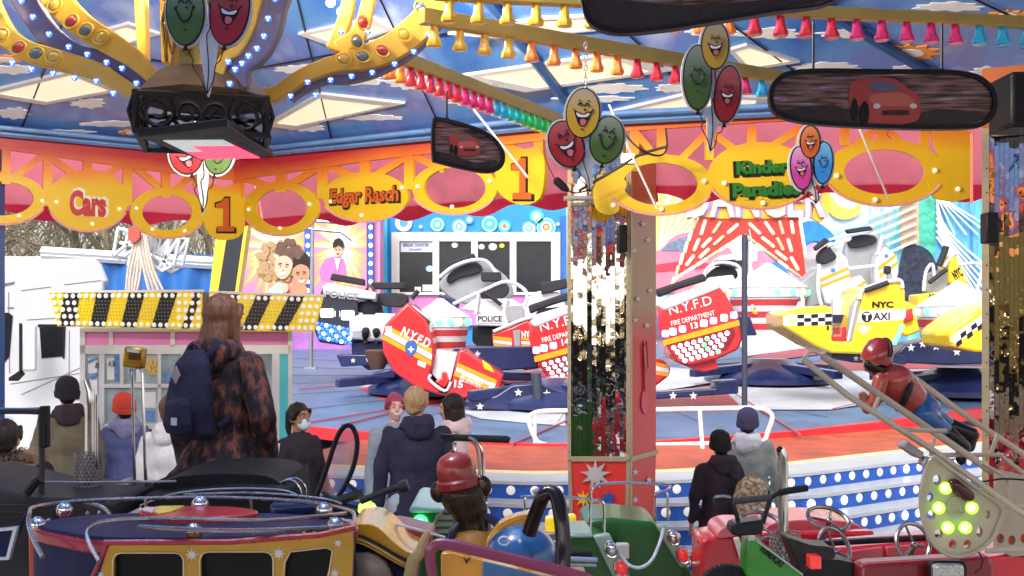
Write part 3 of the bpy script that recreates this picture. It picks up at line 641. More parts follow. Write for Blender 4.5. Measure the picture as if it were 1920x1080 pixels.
mirror_board('wide rounded mirror shaped board picturing a red car on a blurred street', 3.3, sm([(1441, 185), (1452, 150), (1500, 131), (1660, 131), (1800, 134), (1852, 155), (1868, 195), (1850, 232), (1800, 243), (1640, 241), (1510, 232), (1455, 215)], 5), (1660, 190, .95), [(1525, 132, 0, 40), (1766, 133, 0, 44)], 0,
    sm([(1470, 208), (1560, 198), (1660, 225), (1760, 205), (1845, 215), (1800, 235), (1640, 233), (1515, 225)], 4))
mirror_board('wing mirror shaped board with a red car print above the Edgar Rasch panel', 4.6, sm([(811, 226), (818, 220), (850, 226), (900, 242), (930, 262), (946, 290), (940, 315), (915, 325), (870, 318), (818, 305), (811, 300), (809, 260)], 4), (872, 272, .42), [(838, 222, 0, 170)], .25,
    sm([(815, 285), (850, 290), (890, 305), (930, 300), (925, 318), (870, 312), (818, 300)], 4))
mirror_board('big dark rounded mirror board cut off by the top of the picture', 2.4, sm([(1086, -60), (1090, 5), (1105, 45), (1150, 64), (1230, 60), (1330, 45), (1450, 25), (1560, 5), (1600, -60), (1500, -150), (1200, -140)], 5), (1330, -60, 1.3), [], -.1,
    sm([(1098, 0), (1160, 0), (1300, 10), (1500, -5), (1550, 0), (1440, 20), (1300, 42), (1180, 55), (1110, 40)], 3))
# ---- ropes, cable and plug ----
rope = M('white_rope', (.6, .55, .5), .7)
def cord(name, label, pts, r, mt, cat='rope', grp=None): 
    return tag(MB().tube(sm(pts, 6, False), r, 6).build(name, mt), label, cat, grp)
cord('rope', 'thin white rope slanting down from the ceiling past the wing mirror board', [tuple(P(888, 205, 6.2)), tuple(P(940, 270, 6.2)), tuple(P(990, 333, 6.2))], .007, rope)
cord('rope', 'white rope slanting down beside the balloon trio to the valance', [tuple(P(1142, 196, 6.0)), tuple(P(1180, 280, 6.0)), tuple(P(1232, 392, 6.0))], .007, rope)
cord('rope', 'white rope crossing the pink oval right of Kinder Paradies', [tuple(P(1610, 238, 5.8)), tuple(P(1640, 310, 5.8)), tuple(P(1666, 374, 5.8))], .006, rope)
pl = thing('cable_plug', P(1055, 350, 6.2), 'black cable plug dangling beside the balloon strings', 'plug')
MB().tube([P(1040, 335, 6.2), P(1043, 338, 6.2), P(1058, 352, 6.2), P(1066, 358, 6.2)], [.012, .024, .024, .01], 10).build('plug_body', black, pl)
MB().tube(sm([tuple(P(1018, 260, 6.2)), tuple(P(1024, 300, 6.2)), tuple(P(1041, 337, 6.2))], 5, False), .003, 5).build('cable', black, pl)
MB().tube(sm([tuple(P(1064, 357, 6.2)), tuple(P(1080, 362, 6.2)), tuple(P(1110, 355, 6.25))], 5, False), .005, 5).build('cable', black, pl)
cord('cable', 'black cable looping across the valance corner by the pillar', [tuple(P(1085, 358, 6.35)), tuple(P(1150, 320, 6.3)), tuple(P(1200, 290, 6.25)), tuple(P(1250, 275, 6.2))], .009, black, 'cable')
cord('cable', 'thin black cable curving from the ceiling over the red valance beam', [tuple(P(1170, 250, 6.25)), tuple(P(1200, 280, 6.2)), tuple(P(1235, 292, 6.2)), tuple(P(1250, 278, 6.2)), tuple(P(1248, 240, 6.2))], .006, black, 'cable')
# ================= GROUND =================
def asphalt():
    m = M('asphalt', (.3, .295, .29), .85, 0, .25, 1.5, .4, 120); return m
g = MB(); g.sheet([[(-200, -60, 0), (200, -60, 0)], [(-200, 300, 0), (200, 300, 0)]]); struct(g.build('ground', asphalt(), smooth=False, keep=True))
floor_m = M('carousel_floor', (.3, .29, .28), .5, .2, .2, 3, .3, 40)
g = MB(); g.lathe([(3.55, .0), (3.55, .42), (3.5, .45), (.01, .45)], (-1.1, 3.9, 0), n=48); tag(g.build('carousel_platform', floor_m), 'round dark carousel platform under the ride vehicles', 'carousel floor')
# ================= PILLARS =================
def mirror_mat():
    m = M('mirror_tiles', (.85, .84, .82), .03, 1, .05, 5); n, l, b = nodes(m); b.inputs['Roughness'].default_value = .03
    for k in list(b.inputs['Roughness'].links): l.remove(k)
    tc = n.new('ShaderNodeTexCoord'); mp = n.new('ShaderNodeMapping'); mp.inputs['Scale'].default_value = (1, 1, 1); l.new(tc.outputs['Object'], mp.inputs[0])
    sx = n.new('ShaderNodeSeparateXYZ'); l.new(mp.outputs[0], sx.inputs[0]); ad = n.new('ShaderNodeMath'); ad.operation = 'SUBTRACT'; l.new(sx.outputs[0], ad.inputs[0]); l.new(sx.outputs[1], ad.inputs[1])
    cb = n.new('ShaderNodeCombineXYZ')
    def q(src, k):
        a = n.new('ShaderNodeMath'); a.operation = 'MULTIPLY'; a.inputs[1].default_value = k; l.new(src, a.inputs[0]); f = n.new('ShaderNodeMath'); f.operation = 'FLOOR'; l.new(a.outputs[0], f.inputs[0]); return f, a
    fx, ax = q(ad.outputs[0], 34.); fz, az = q(sx.outputs[2], 24.)
    l.new(fx.outputs[0], cb.inputs[0]); l.new(fz.outputs[0], cb.inputs[1]); wn = n.new('ShaderNodeTexWhiteNoise'); l.new(cb.outputs[0], wn.inputs['Vector'])
    sb = n.new('ShaderNodeVectorMath'); sb.operation = 'SUBTRACT'; sb.inputs[1].default_value = (.5, .5, .5); l.new(wn.outputs['Color'], sb.inputs[0])
    sc = n.new('ShaderNodeVectorMath'); sc.operation = 'SCALE'; sc.inputs['Scale'].default_value = .022; l.new(sb.outputs[0], sc.inputs[0]); wn2 = n.new('ShaderNodeTexWhiteNoise'); wn2.noise_dimensions = '1D'; l.new(fx.outputs[0], wn2.inputs['W']); s2 = n.new('ShaderNodeVectorMath'); s2.operation = 'SUBTRACT'; s2.inputs[1].default_value = (.5, .5, .5); l.new(wn2.outputs['Color'], s2.inputs[0]); s3 = n.new('ShaderNodeVectorMath'); s3.operation = 'SCALE'; s3.inputs['Scale'].default_value = .05; l.new(s2.outputs[0], s3.inputs[0])
    wz = n.new('ShaderNodeTexNoise'); wz.inputs['Scale'].default_value = 14; l.new(tc.outputs['Object'], wz.inputs['Vector']); s4 = n.new('ShaderNodeVectorMath'); s4.operation = 'SUBTRACT'; s4.inputs[1].default_value = (.5, .5, .5); l.new(wz.outputs['Color'], s4.inputs[0]); s5 = n.new('ShaderNodeVectorMath'); s5.operation = 'SCALE'; s5.inputs['Scale'].default_value = .12; l.new(s4.outputs[0], s5.inputs[0]); s6 = n.new('ShaderNodeVectorMath'); l.new(s3.outputs[0], s6.inputs[0]); l.new(s5.outputs[0], s6.inputs[1]); s7 = n.new('ShaderNodeVectorMath'); l.new(s6.outputs[0], s7.inputs[0]); l.new(sc.outputs[0], s7.inputs[1])
    ge = n.new('ShaderNodeNewGeometry'); av = n.new('ShaderNodeVectorMath'); l.new(ge.outputs['Normal'], av.inputs[0]); l.new(s7.outputs[0], av.inputs[1])
    nm = n.new('ShaderNodeVectorMath'); nm.operation = 'NORMALIZE'; l.new(av.outputs[0], nm.inputs[0]); l.new(nm.outputs[0], b.inputs['Normal'])
    # dark seams between tiles
    fr_ = n.new('ShaderNodeMath'); fr_.operation = 'FRACT'; l.new(ax.outputs[0], fr_.inputs[0]); gt = n.new('ShaderNodeMath'); gt.operation = 'GREATER_THAN'; gt.inputs[1].default_value = .1; l.new(fr_.outputs[0], gt.inputs[0])
    fr2 = n.new('ShaderNodeMath'); fr2.operation = 'FRACT'; l.new(az.outputs[0], fr2.inputs[0]); gt2 = n.new('ShaderNodeMath'); gt2.operation = 'GREATER_THAN'; gt2.inputs[1].default_value = .015; l.new(fr2.outputs[0], gt2.inputs[0])
    mu = n.new('ShaderNodeMath'); mu.operation = 'MULTIPLY'; l.new(gt.outputs[0], mu.inputs[0]); l.new(gt2.outputs[0], mu.inputs[1])
    mx = n.new('ShaderNodeMix'); mx.data_type = 'RGBA'; l.new(mu.outputs[0], mx.inputs[0]); mx.inputs[6].default_value = (.4, .37, .3, 1); mx.inputs[7].default_value = (.85, .84, .82, 1); l.new(mx.outputs[2], b.inputs['Base Color'])
    return m
mirr = mirror_mat(); gframe = M('gilt_frame', (.5, .42, .26), .35, .4, .1, 10)
def pil_grad():
    m = M('pillar_paint', (.6, .1, .1), .35, 0, .06, 4, coat=.3); n, l, b = nodes(m); ge = n.new('ShaderNodeNewGeometry'); sx = n.new('ShaderNodeSeparateXYZ'); l.new(ge.outputs['Position'], sx.inputs[0])
    mr = n.new('ShaderNodeMapRange'); mr.inputs[1].default_value = 1.5; mr.inputs[2].default_value = 2.9; l.new(sx.outputs[2], mr.inputs[0])
    r = n.new('ShaderNodeValToRGB'); e = r.color_ramp.elements; e[0].position = .3; e[0].color = (.75, .04, .03, 1); e[1].position = .46; e[1].color = (.5, .36, .18, 1); q = e.new(.78); q.color = (.45, .3, .14, 1); q = e.new(.95); q.color = (.5, .14, .04, 1)
    l.new(mr.outputs[0], r.inputs[0]); l.new(r.outputs[0], b.inputs['Base Color']); return m
pilm = pil_grad()
pi = thing('mirror_pillar', P(1145, 975, 6.85), 'mirror tiled pillar with a red starred base in the middle of the picture', 'pillar')
Yp = 6.75; fl = flat(Yp); x0 = P(1064, 0, Yp).x; x1 = P(1181, 0, Yp).x; zt = 3.3; zb = .0
a = P(1181, 0, Yp); Fs = Fr((x1, Yp, 0), (P(1230, 0, 7.1).x-x1, .35, 0), (0, 0, 1))
zl = P(0, 862, Yp).z; bx0, bx1 = P(1070, 0, Yp).x, P(1176, 0, Yp).x
x2 = P(1230, 0, 7.1).x
g = MB(); zq = [zb, zl, zt]
low = [(bx0+.02, Yp+.01), (bx1-.01, Yp+.01), (x2-.03, 7.1), (bx0+.06, 7.1)]; mid = [(x0, Yp+.01), (x1, Yp+.01), (x2, 7.1), (x0+.05, 7.1)]
g.rings([[Vector((x, y, z)) for x, y in L] for L, z in ((low, zb), (mid, zl), (mid, zt))]); g.build('core', pilm, pi, smooth=False)
MB().prism([(x0+.022, zl+.02), (x1-.022, zl+.02), (x1-.022, zt), (x0+.022, zt)], Fr((0, Yp, 0), (1, 0, 0), (0, 0, 1)), .006, .0, px=False).build('mirror_panel', mirr, pi, smooth=False)
Fp = Fr((0, Yp, 0), (1, 0, 0), (0, 0, 1)); g = MB()
for L in ([(x0, zl), (x0+.022, zl), (x0+.022, zt), (x0, zt)], [(x1-.022, zl), (x1, zl), (x1, zt), (x1-.022, zt)], [(x0+.022, zl-.01), (x1-.022, zl-.01), (x1-.022, zl+.02), (x0+.022, zl+.02)],
          [(bx0+.02, zb), (bx0+.045, zb), (x0+.022, zl-.01), (x0, zl-.01)], [(bx1-.03, zb), (bx1-.008, zb), (x1, zl-.01), (x1-.022, zl-.01)]): g.prism(L, Fp, .014, .006, px=False)
g.prism([(0, zl-.01), (.42, zl-.01), (.42, zl+.02), (0, zl+.02)], Fs, .02, .012, px=False); g.prism([(0, zb), (.02, zb), (.02, zt), (0, zt)], Fs, .02, .008, px=False); g.build('trim_frame', gframe, pi, smooth=False)
g = MB()
for k in range(14):
    z = zl+.05+k*.17
    for x in (x0+.011, x1-.011): g.ball((x, Yp-.008, z), .004, 6)
g.build('screws', black, pi)
MB().prism(star(1116, 890, 29, 13, 9), fl, .008, .009).build('silver_star', M('silver_star', (.7, .68, .66), .3, .5), pi, smooth=False)
MB().prism(star(1093, 935, 16, 7, 8), fl, .008, .009).build('yellow_star', yel, pi, smooth=False)
MB().prism(star(1140, 935, 16, 7, 8), fl, .008, .009).build('blue_star', blue, pi, smooth=False)
g = MB()
for x, y in ((1195, 560), (1212, 610), (1190, 600), (1218, 545), (1188, 470), (1205, 420), (1190, 885), (1216, 900), (1190, 937), (1200, 975), (1214, 450), (1195, 390)): g.prism(star(x, y, 6, 3, 5), Fs, .006, .006)
g.build('white_star', white, pi, smooth=False)
sg = M('guitar_pink', (.75, .1, .15), .35); g = MB(); g.prism([sm([(1204, 735), (1211, 735), (1214, 762), (1208, 776), (1202, 762)], 4)], Fs, .006, .006); g.prism(rect(1206, 640, 1209, 740), Fs, .006, .007); g.build('painted_shovel', sg, pi, smooth=False)
MB().tube([Fs.w(*Fs.uv(x, y), .008) for x, y in ((1207, 735), (1206, 690), (1204, 650), (1210, 640), (1213, 690), (1207, 695))], .004, 5).build('painted_line', darkred, pi)
MB().box(P(1167, 448, Yp-.06), (.055, .09, .17)).build('speaker_box', black, pi, bevel=.008)
# small lit lamp at the head of the pillar
lm = thing('work_lamp', P(1180, 297, 6.3), 'small square lit lamp beside the balloon trio', 'lamp')
MB().box(P(1178, 297, 6.3), (.075, .06, .05), -.2).build('lamp_glass', M('lamp_glow', (1, .9, .65), .3, emit=2.5), lm, bevel=.008)
MB().box(P(1178, 297, 6.3)+Vector((0, .04, .0)), (.085, .05, .06), -.2).build('lamp_housing', gframe, lm, bevel=.008)
ms = thing('lamp_socket_stack', P(1090, 360, 6.6), 'small lit socket lamp above the mirror pillar', 'lamp'); 
MB().lathe([(.03, 0), (.035, .03), (.02, .05), (.028, .07), (.02, .1), (.005, .12)], P(1090, 368, 6.6)).build('lamp_body', M('lamp_pale', (.8, .75, .5), .3, emit=.6), ms)
MB().box(P(1090, 372, 6.6), (.22, .1, .02)).build('bracket', steel, ms)
# right pillar
pr = thing('mirror_pillar', P(1900, 960, 5.4), 'tall mirror tiled pillar at the right edge of the picture', 'pillar')
Y2 = 5.3; xa = P(1841, 0, Y2).x; F2 = Fr((xa, Y2, 0), (1, -.47, 0), (0, 0, 1))
MB().prism([(0, .45), (.5, .45), (.5, 3.3), (0, 3.3)], F2, .4, -.006, px=False).build('core', pilm, pr, smooth=False)
MB().prism([(.03, .9), (.47, .9), (.47, 2.96), (.03, 2.96)], F2, .005, .0, px=False).build('mirror_panel', mirr, pr, smooth=False)
g = MB(); g.prism([(0, .45), (.032, .45), (.032, 3.0), (0, 3.0)], F2, .02, .012, px=False); g.prism([(.045, 2.96), (.5, 2.96), (.5, 3.0), (.045, 3.0)], F2, .02, .012, px=False); g.build('trim_frame', gframe, pr, smooth=False)
g = MB()
for k in range(16): g.ball(F2.w(.022, 1.0+k*.12, .014), .004, 6)
g.build('screws', black, pr)
MB().box(P(1855, 428, 5.2), (.06, .08, .15)).build('speaker_box', black, pr, bevel=.008)
g = MB(); g.tube([P(1822, 250+k*12, 5.95) for k in range(12)], .008, 5); tag(g.build('rope_light', M('rope_light_red', (.7, .2, .15), .4, emit=.3)), 'red rope light hanging at the right end of the valance', 'rope light')
MB().box(P(1932, 195, 5.1), (.3, .25, .26)).build('black_speaker', black, bevel=.02); tag(C.objects['black_speaker'], 'black box speaker at the top right corner above the pillar', 'speaker')
MB().box((P(3, 0, 7.75).x-.05, 7.75, 1.9), (.1, .1, 3.0)).build('blue_post', M('blue_post_paint', (.02, .08, .28), .4, 0, .15, 3)); tag(C.objects['blue_post'], 'slim blue roof post at the left edge of the picture', 'post')

# ================= THRILL RIDE PLATFORM =================
TL = .042
DP = Fr((0, 12.5, .70), (1, 0, 0), (0, 1, TL))
def dz(x, y): return .70+(y-12.5)*TL
def onp(px, py): return DP.hit(px, py)
ride = thing('ride_platform', (1.8, 20, 0), 'tilted round ride platform painted in red, white and blue wedges', 'ride platform')
edge = [(300, 785), (560, 799), (700, 813), (830, 825), (1000, 834), (1130, 834), (1240, 828), (1480, 811), (1660, 791), (1835, 768), (1990, 744)]
fe = [onp(*p) for p in edge]
back = [Vector((11.5, 24, dz(0, 24))), Vector((8, 28, dz(0, 28))), Vector((1, 29.5, dz(0, 29.5))), Vector((-6, 27, dz(0, 27))), Vector((-9.5, 21, dz(0, 21)))]
pt = M('platform_plate_blue', (.1, .17, .3), .45, .2, .3, 1.6); n, l, b = nodes(pt)
def tread(m, sc=26., st=.5):
    n, l, b = nodes(m); tc = n.new('ShaderNodeTexCoord'); ck = n.new('ShaderNodeTexVoronoi'); ck.inputs['Scale'].default_value = sc; l.new(tc.outputs['Object'], ck.inputs['Vector'])
    bp = n.new('ShaderNodeBump'); bp.inputs['Strength'].default_value = st; bp.inputs['Distance'].default_value = .01; l.new(ck.outputs['Distance'], bp.inputs['Height']); l.new(bp.outputs[0], b.inputs['Normal']); return m
tread(pt); pr_ = tread(M('platform_plate_red', (.42, .06, .06), .5, .1, .25, 1.6)); pw = tread(M('platform_plate_white', (.5, .52, .57), .5, .1, .2, 1.6))
rimr = M('ride_rim_red', (.6, .03, .04), .35, 0, .1, 3)
loop = fe+back; n_ = len(loop)
g = MB(); g.add(loop+[p-Vector((0, 0, .1)) for p in loop], [tuple(range(n_)), tuple(range(n_, 2*n_))[::-1]]+[(i, (i+1)%n_, n_+(i+1)%n_, n_+i) for i in range(n_)]); g.build('deck', pt, ride, smooth=False)
g = MB(); g.rings([[p+Vector((0, -.02, dz_)) for p in loop] if 0 else [p+Vector((0, -.03, .012)), p+Vector((0, -.03, -.13)), p+Vector((0, .1, -.13)), p+Vector((0, .1, .012))] for p in loop], closed=True); g.build('rim', rimr, ride, smooth=False)
cen = Vector((1.75, 20, dz(0, 20)))
ctr = onp(1110, 705); 
def wedge(m, pts, off):
    q = [onp(*p)+Vector((0, 0, off)) for p in pts]; k = len(q)
    return MB().add(q+[v-Vector((0, 0, .003)) for v in q], [tuple(range(k)), tuple(range(k, 2*k))[::-1]]+[(i, (i+1)%k, k+(i+1)%k, k+i) for i in range(k)]).build('painted_wedge', m, ride, smooth=False)
for i, (m, pts) in enumerate([(pr_, [(672, 728), (760, 718), (1060, 690), (1060, 748), (800, 762), (725, 755)]), (pw, [(672, 728), (740, 705), (700, 700), (900, 690), (1050, 680), (1060, 692), (760, 718)]),
        (pw, [(860, 772), (1060, 752), (1060, 800), (960, 792), (900, 786)]), (pr_, [(1200, 745), (1345, 722), (1390, 765), (1240, 770), (1180, 772)]), (pw, [(1345, 722), (1380, 700), (1520, 690), (1900, 690), (1900, 712), (1560, 770), (1445, 770), (1390, 765)]),
        (pr_, [(1400, 672), (1530, 645), (1620, 655), (1460, 676)]), (pr_, [(1400, 690), (1620, 676), (1900, 665), (1900, 690), (1560, 698)]), (pw, [(1380, 640), (1530, 628), (1620, 640), (1400, 670)]),
        (pr_, [(1640, 740), (1700, 700), (1900, 684), (1900, 725), (1760, 735)]), (pw, [(1100, 700), (1230, 690), (1345, 700), (1345, 720), (1200, 743), (1100, 720)])]): wedge(m, pts, .006+.0035*i)
g = MB()
for (a_, b_) in (((560, 732), (760, 715)), ((640, 800), (860, 745)), ((1345, 720), (1500, 818)), ((960, 836), (1230, 720)), ((1560, 770), (1840, 705)), ((580, 795), (1060, 715))):
    A = onp(*a_)+Vector((0, 0, .03)); B = onp(*b_)+Vector((0, 0, .03)); d = (B-A).normalized(); s_ = d.cross(Vector((0, 0, 1)))*.01
    g.add([A-s_, B-s_, B+s_, A+s_, A-s_-Vector((0, 0, .02)), B-s_-Vector((0, 0, .02)), B+s_-Vector((0, 0, .02)), A+s_-Vector((0, 0, .02))], [(0, 1, 2, 3), (7, 6, 5, 4), (0, 4, 5, 1), (1, 5, 6, 2), (2, 6, 7, 3), (3, 7, 4, 0)])
g.build('joint_strip', M('joint_pink', (.4, .1, .13), .5), ride, smooth=False)
# thin dark radial joints between the deck plates
g = MB()
for k in range(22):
    a = 2*PI*k/22; A = ctr+Vector((1.5*math.cos(a), 1.5*math.sin(a), 0)); B = ctr+Vector((8.2*math.cos(a), 8.2*math.sin(a), 0))
    if B.y < 13.6 or abs(B.x-1.8) > 9: B = ctr.lerp(B, .78)
    for p in (A, B): p.z = dz(p.x, p.y)+.014
    g.tube([A, B], .005, 4)
g.build('plate_joint', M('joint_dark', (.1, .12, .17), .7), ride)
# ---- stairs around the ride ----
stp = thing('ride_steps', (0, 11, 0), 'blue and silver steps with round lights in front of the ride', 'steps')
Z0 = .62
def zhit(px, py, z): t = (z-H)/((HY-py)/F); return Vector(((px-960)/F*t, t, z))
E0 = [zhit(470, 884, Z0), zhit(560, 888, Z0), zhit(980, 903, Z0), zhit(1250, 901, Z0), zhit(1500, 888, Z0), zhit(1735, 860, Z0), zhit(2050, 826, Z0)]
def offp(pl, k):
    o = []
    for i, p in enumerate(pl):
        a = pl[max(0, i-1)]; b_ = pl[min(len(pl)-1, i+1)]; d = (b_-a); d.z = 0; d.normalize(); o.append(p+Vector((d.y, -d.x, 0))*k)
    return o
silver = tread(M('step_tread_silver', (.5, .52, .56), .42, .25, .1, 1.5), 40, .4); stb = tread(M('step_riser_blue', (.015, .09, .42), .4, .1, .12, 2), 60, .5)
orm = M('deck_orange', (.42, .075, .035), .55, 0, .4, 3, .4, 30); orl = M('deck_edge_cream', (.8, .55, .3), .5, 0, .05, 3)
lampw = M('step_lamp_white', (.75, .73, .66), .3, 0, .05, 5, emit=.15); lamp_lit = M('step_lamp_lit', (.75, .85, 1), .3, 0, 0, 5, emit=2.5)
g = MB(); g.rings([[p, q_] for p, q_ in zip(offp(E0, 0), offp(E0, -.55))], cap=False); 
def ribbon(a, b_): return MB().sheet([a, b_])
up = lambda L, z: [Vector((p.x, p.y, z)) for p in L]
ribbon(up(E0, Z0), up(offp(E0, -.5), Z0+.0)).build('step_tread', silver, stp, smooth=False)
ribbon(up(offp(E0, -.5), Z0), up(offp(E0, -.53), Z0+.02)).build('cream_edge', orl, stp, smooth=False)
ribbon(up(offp(E0, -.53), Z0+.02), up(offp(E0, -2.4), Z0+.04)).build('orange_deck', orm, stp, smooth=False)
NS = 4; RH = Z0/NS
for k in range(NS):
    e_ = offp(E0, .27*k); z1 = Z0-RH*k; z0_ = z1-RH
    ribbon(up(e_, z0_), up(offp(E0, .27*k), z1)).build('step_riser', stb, stp, smooth=False)
    g = MB(); g.rings([[p+Vector((0, -.012, .0)), p+Vector((0, -.012, -.03)), p+Vector((0, .01, -.03)), p+Vector((0, .01, 0))] for p in up(e_, z1+.002)]); g.build('step_nosing', silver, stp, smooth=False)
    if k < NS-1: ribbon(up(offp(E0, .27*(k+1)), z0_), up(e_, z0_)).build('step_tread', silver, stp, smooth=False)
    # lights
    for i in range(len(e_)-1):
        A, B = e_[i], e_[i+1]; L = (B-A).length; m_ = int(L/.195); d = (B-A).normalized(); nn_ = Vector((d.y, -d.x, 0))
        for j in range(m_):
            p = A+(B-A)*((j+.5)/m_); p.z = z1-RH*.52; px_ = 960+p.x*F/p.y
            if px_ < 520 or px_ > 1950 or k > 3 or abs(px_-1145) < 60: continue
            lit = (i*7+j*5+k*3)%9 == 0
            MB().lathe([(.042, 0), (.042, .008), (.03, .014), (.004, .017)], p, nn_, 10).build('step_light', lamp_lit if lit else lampw, stp)
# white rail
def rail(label, pts, r, mt, name='guard_rail', cat='railing', grp=None): return tag(MB().tube(sm([tuple(p) for p in pts], 5, False), r, 8).build(name, mt), label, cat, grp)
wr = M('rail_white', (.78, .78, .78), .35, 0, .05, 5)
Yr = 11.9
rr_ = thing('guard_rail', P(1220, 830, Yr), 'white tubular guard rail behind the mirror pillar with rounded ends', 'railing')
MB().tube([P(x, y, Yr) for x, y in sm([(1060, 770), (1010, 772), (992, 785), (1000, 815), (1015, 832), (1060, 836)], 4, False)]+[P(x, y, Yr) for x, y in sm([(1240, 834), (1320, 832), (1405, 830), (1432, 826), (1440, 808), (1448, 782), (1436, 769), (1400, 765), (1230, 768)], 4, False)], .026, 8, closed=True).build('tube', wr, rr_)
MB().tube([P(1312, 768, Yr-.1), P(1318, 850, Yr-.3), P(1322, 905, Yr-.6)], .022, 8).build('post', wr, rr_)
MB().tube([P(1003, 772, Yr), P(1003, 860, Yr), P(1003, 872, Yr)], .02, 8).build('post', wr, rr_)
sp = thing('steel_pole', P(1395, 762, 14.2), 'dark grey pole standing on the ride platform under the neon star', 'pole')
MB().tube([P(1396, 762, 14.2), P(1396, 440, 14.2)], .038, 10).build('shaft', M('pole_grey', (.05, .06, .09), .4, .3), sp)
MB().tube([P(1405, 430, 14.2), P(1412, 470, 14.2), P(1408, 505, 14.2), P(1398, 520, 14.2)], .008, 6).build('cable', offwhite, sp)
sp2 = thing('steel_pole', P(582, 690, 18.8), 'slim grey pole at the left side of the ride by the pink panels', 'pole')
MB().tube([P(583, 690, 18.8), P(586, 420, 18.8)], .035, 10).build('shaft', M('pole_light', (.3, .31, .34), .4, .3), sp2); MB().box(P(583, 690, 18.8), (.2, .2, .03)).build('foot', steel, sp2)
MB().tube([P(540, 425, 18.8), P(640, 435, 18.8), P(660, 450, 18.8)], .03, 8).build('cross_arm', steel, sp2); MB().tube([P(560, 412, 18.8), P(640, 418, 18.8)], .03, 8).build('cross_arm', steel, sp2)

# ---- ride cars ----
carred = M('gondola_red', (.55, .03, .035), .22, 0, .06, 3, coat=.7); caryel = M('gondola_yellow', (.85, .6, .02), .22, 0, .05, 3, coat=.7); carwht = M('gondola_white', (.6, .6, .63), .25, 0, .05, 3, coat=.6)
cgrey = M('gondola_grey_seat', (.28, .29, .31), .45, 0, .12, 5); dgr = M('pad_black', (.03, .03, .035), .6, 0, .2, 10); strO = M('stripe_orange', (.85, .33, .01), .35); strW = M('stripe_white', (.66, .66, .68), .35); ltw = M('lettering_white', (.85, .85, .85), .4)
lbk = M('lettering_black', (.015, .015, .02), .4)
def gond(label, name, loc, grp='gondolas of the ride'): return thing(name, loc, label, 'ride car', grp)
def body(par, lp, Y, th, mt, name='body', bev=.035, yaw=0, smoothn=0):
    lp = sm(lp, smoothn) if smoothn else lp; cx = sum(p[0] for p in lp)/len(lp)
    fr = flat(Y, cx, 600, yaw); MB().prism(lp, fr, th).build(name, mt, par, smooth=True, bevel=bev, ang=.5); return fr
def deco(par, fr, name, mt, lps, off=.004, th=.006):
    g = MB()
    for lp in lps:
        g.prism(lp, fr, th, off)
        if name != 'chequers' and len(lps) > 1: g.build(name, mt, par, smooth=False); g = MB()
    return g.build(name, mt, par, smooth=False) if g.V else None
def tb(par, name, mt, pts, Y, r, n=8, dy=0):
    if not isinstance(Y, (list, tuple)): Y = [Y]*len(pts)
    q = [tuple(P(x, y, yy)) for (x, y), yy in zip(pts, Y)]; return MB().tube(sm(q, 4, False) if len(q) > 2 else q, r, n).build(name, mt, par)
def cushion(par, name, lp, Y, th, mt=dgr): return MB().prism(lp, Y, th).build(name, mt, par, smooth=True, bevel=.03, ang=.5)
def lamps(par, fr, pts, r, mts, name='lamp', off=.0):
    for i, (x, y) in enumerate(pts):
        p = fr.w(*fr.uv(x, y), off); MB().lathe([(r, 0), (r*.9, r*.35), (r*.5, r*.6), (.001, r*.65)], p, fr.n, 8).build(name, mts[i%len(mts)], par)
# 1: fire car 15
Y = 15.2
G1 = gond('red fire ride car numbered 15 with an open doorway, behind the group of three', 'ride_gondola', P(840, 745, Y))
o1 = [(722, 608), (765, 566), (800, 600), (812, 640), (815, 672), (806, 700), (806, 712), (836, 732), (848, 712), (860, 655), (870, 655), (900, 675), (944, 702), (938, 732), (900, 744), (868, 748), (820, 740), (776, 725), (735, 695), (718, 660), (716, 630)]
f = body(G1, o1, Y, 1.0, carred)
deco(G1, f, 'stripe_orange', strO, [[(734, 614), (810, 654), (809, 663), (735, 623)], [(718, 628), (809, 677), (808, 686), (717, 636)], [(858, 680), (932, 713), (930, 720), (856, 687)], [(853, 697), (925, 727), (922, 734), (851, 704)]], .005)
deco(G1, f, 'stripe_white', strW, [[(726, 618), (810, 664), (809, 675), (720, 627)], [(857, 688), (929, 721), (927, 727), (854, 696)]], .0052)
text('lettering', 'N.Y.F.D', f, (751, 624, 809, 642), ltw, G1, rot=-.45, bold=.03, off=.008)
text('numeral', '15', f, (852, 713, 868, 727), ltw, G1, rot=-.1, bold=.03, off=.008); text('small_lettering', 'FIRE DEPARTMENT', f, (862, 709, 905, 721), ltw, G1, rot=-.4, off=.008)
deco(G1, f, 'emblem', M('emblem_blue', (.05, .1, .35), .4), [sm([(762, 642), (775, 638), (782, 646), (780, 660), (770, 668), (760, 658)], 3)], .011); deco(G1, f, 'emblem_centre', ltw, [star(771, 655, 7, 3, 4)], .0155)
deco(G1, f, 'small_flag', ltw, [[(784, 675), (799, 681), (797, 690), (783, 684)]], .009); deco(G1, f, 'side_light', led_w, [rect(724, 612, 734, 622), [(919, 717), (928, 720), (926, 730), (917, 727)]], .012)
MB().prism([(808, 700), (836, 730), (846, 712), (858, 662), (818, 655)], Y+.12, .6).build('inner_seat', carwht, G1, smooth=False, bevel=.02)
MB().prism([(814, 716), (834, 728), (842, 715), (836, 696), (828, 696), (828, 708)], Y+.02, .3).build('floor_step', carred, G1, smooth=False, bevel=.02)
tb(G1, 'door_frame', carwht, [(808, 702), (806, 713), (834, 733), (846, 716)], Y-.02, .022)
tb(G1, 'roll_bar', carwht, [(762, 590), (770, 575), (800, 600), (806, 622)], Y+.1, .03); tb(G1, 'grab_bar', dgr, [(768, 575), (805, 606)], Y+.05, .03); tb(G1, 'grab_bar', dgr, [(772, 560), (784, 545)], Y+.05, .035)
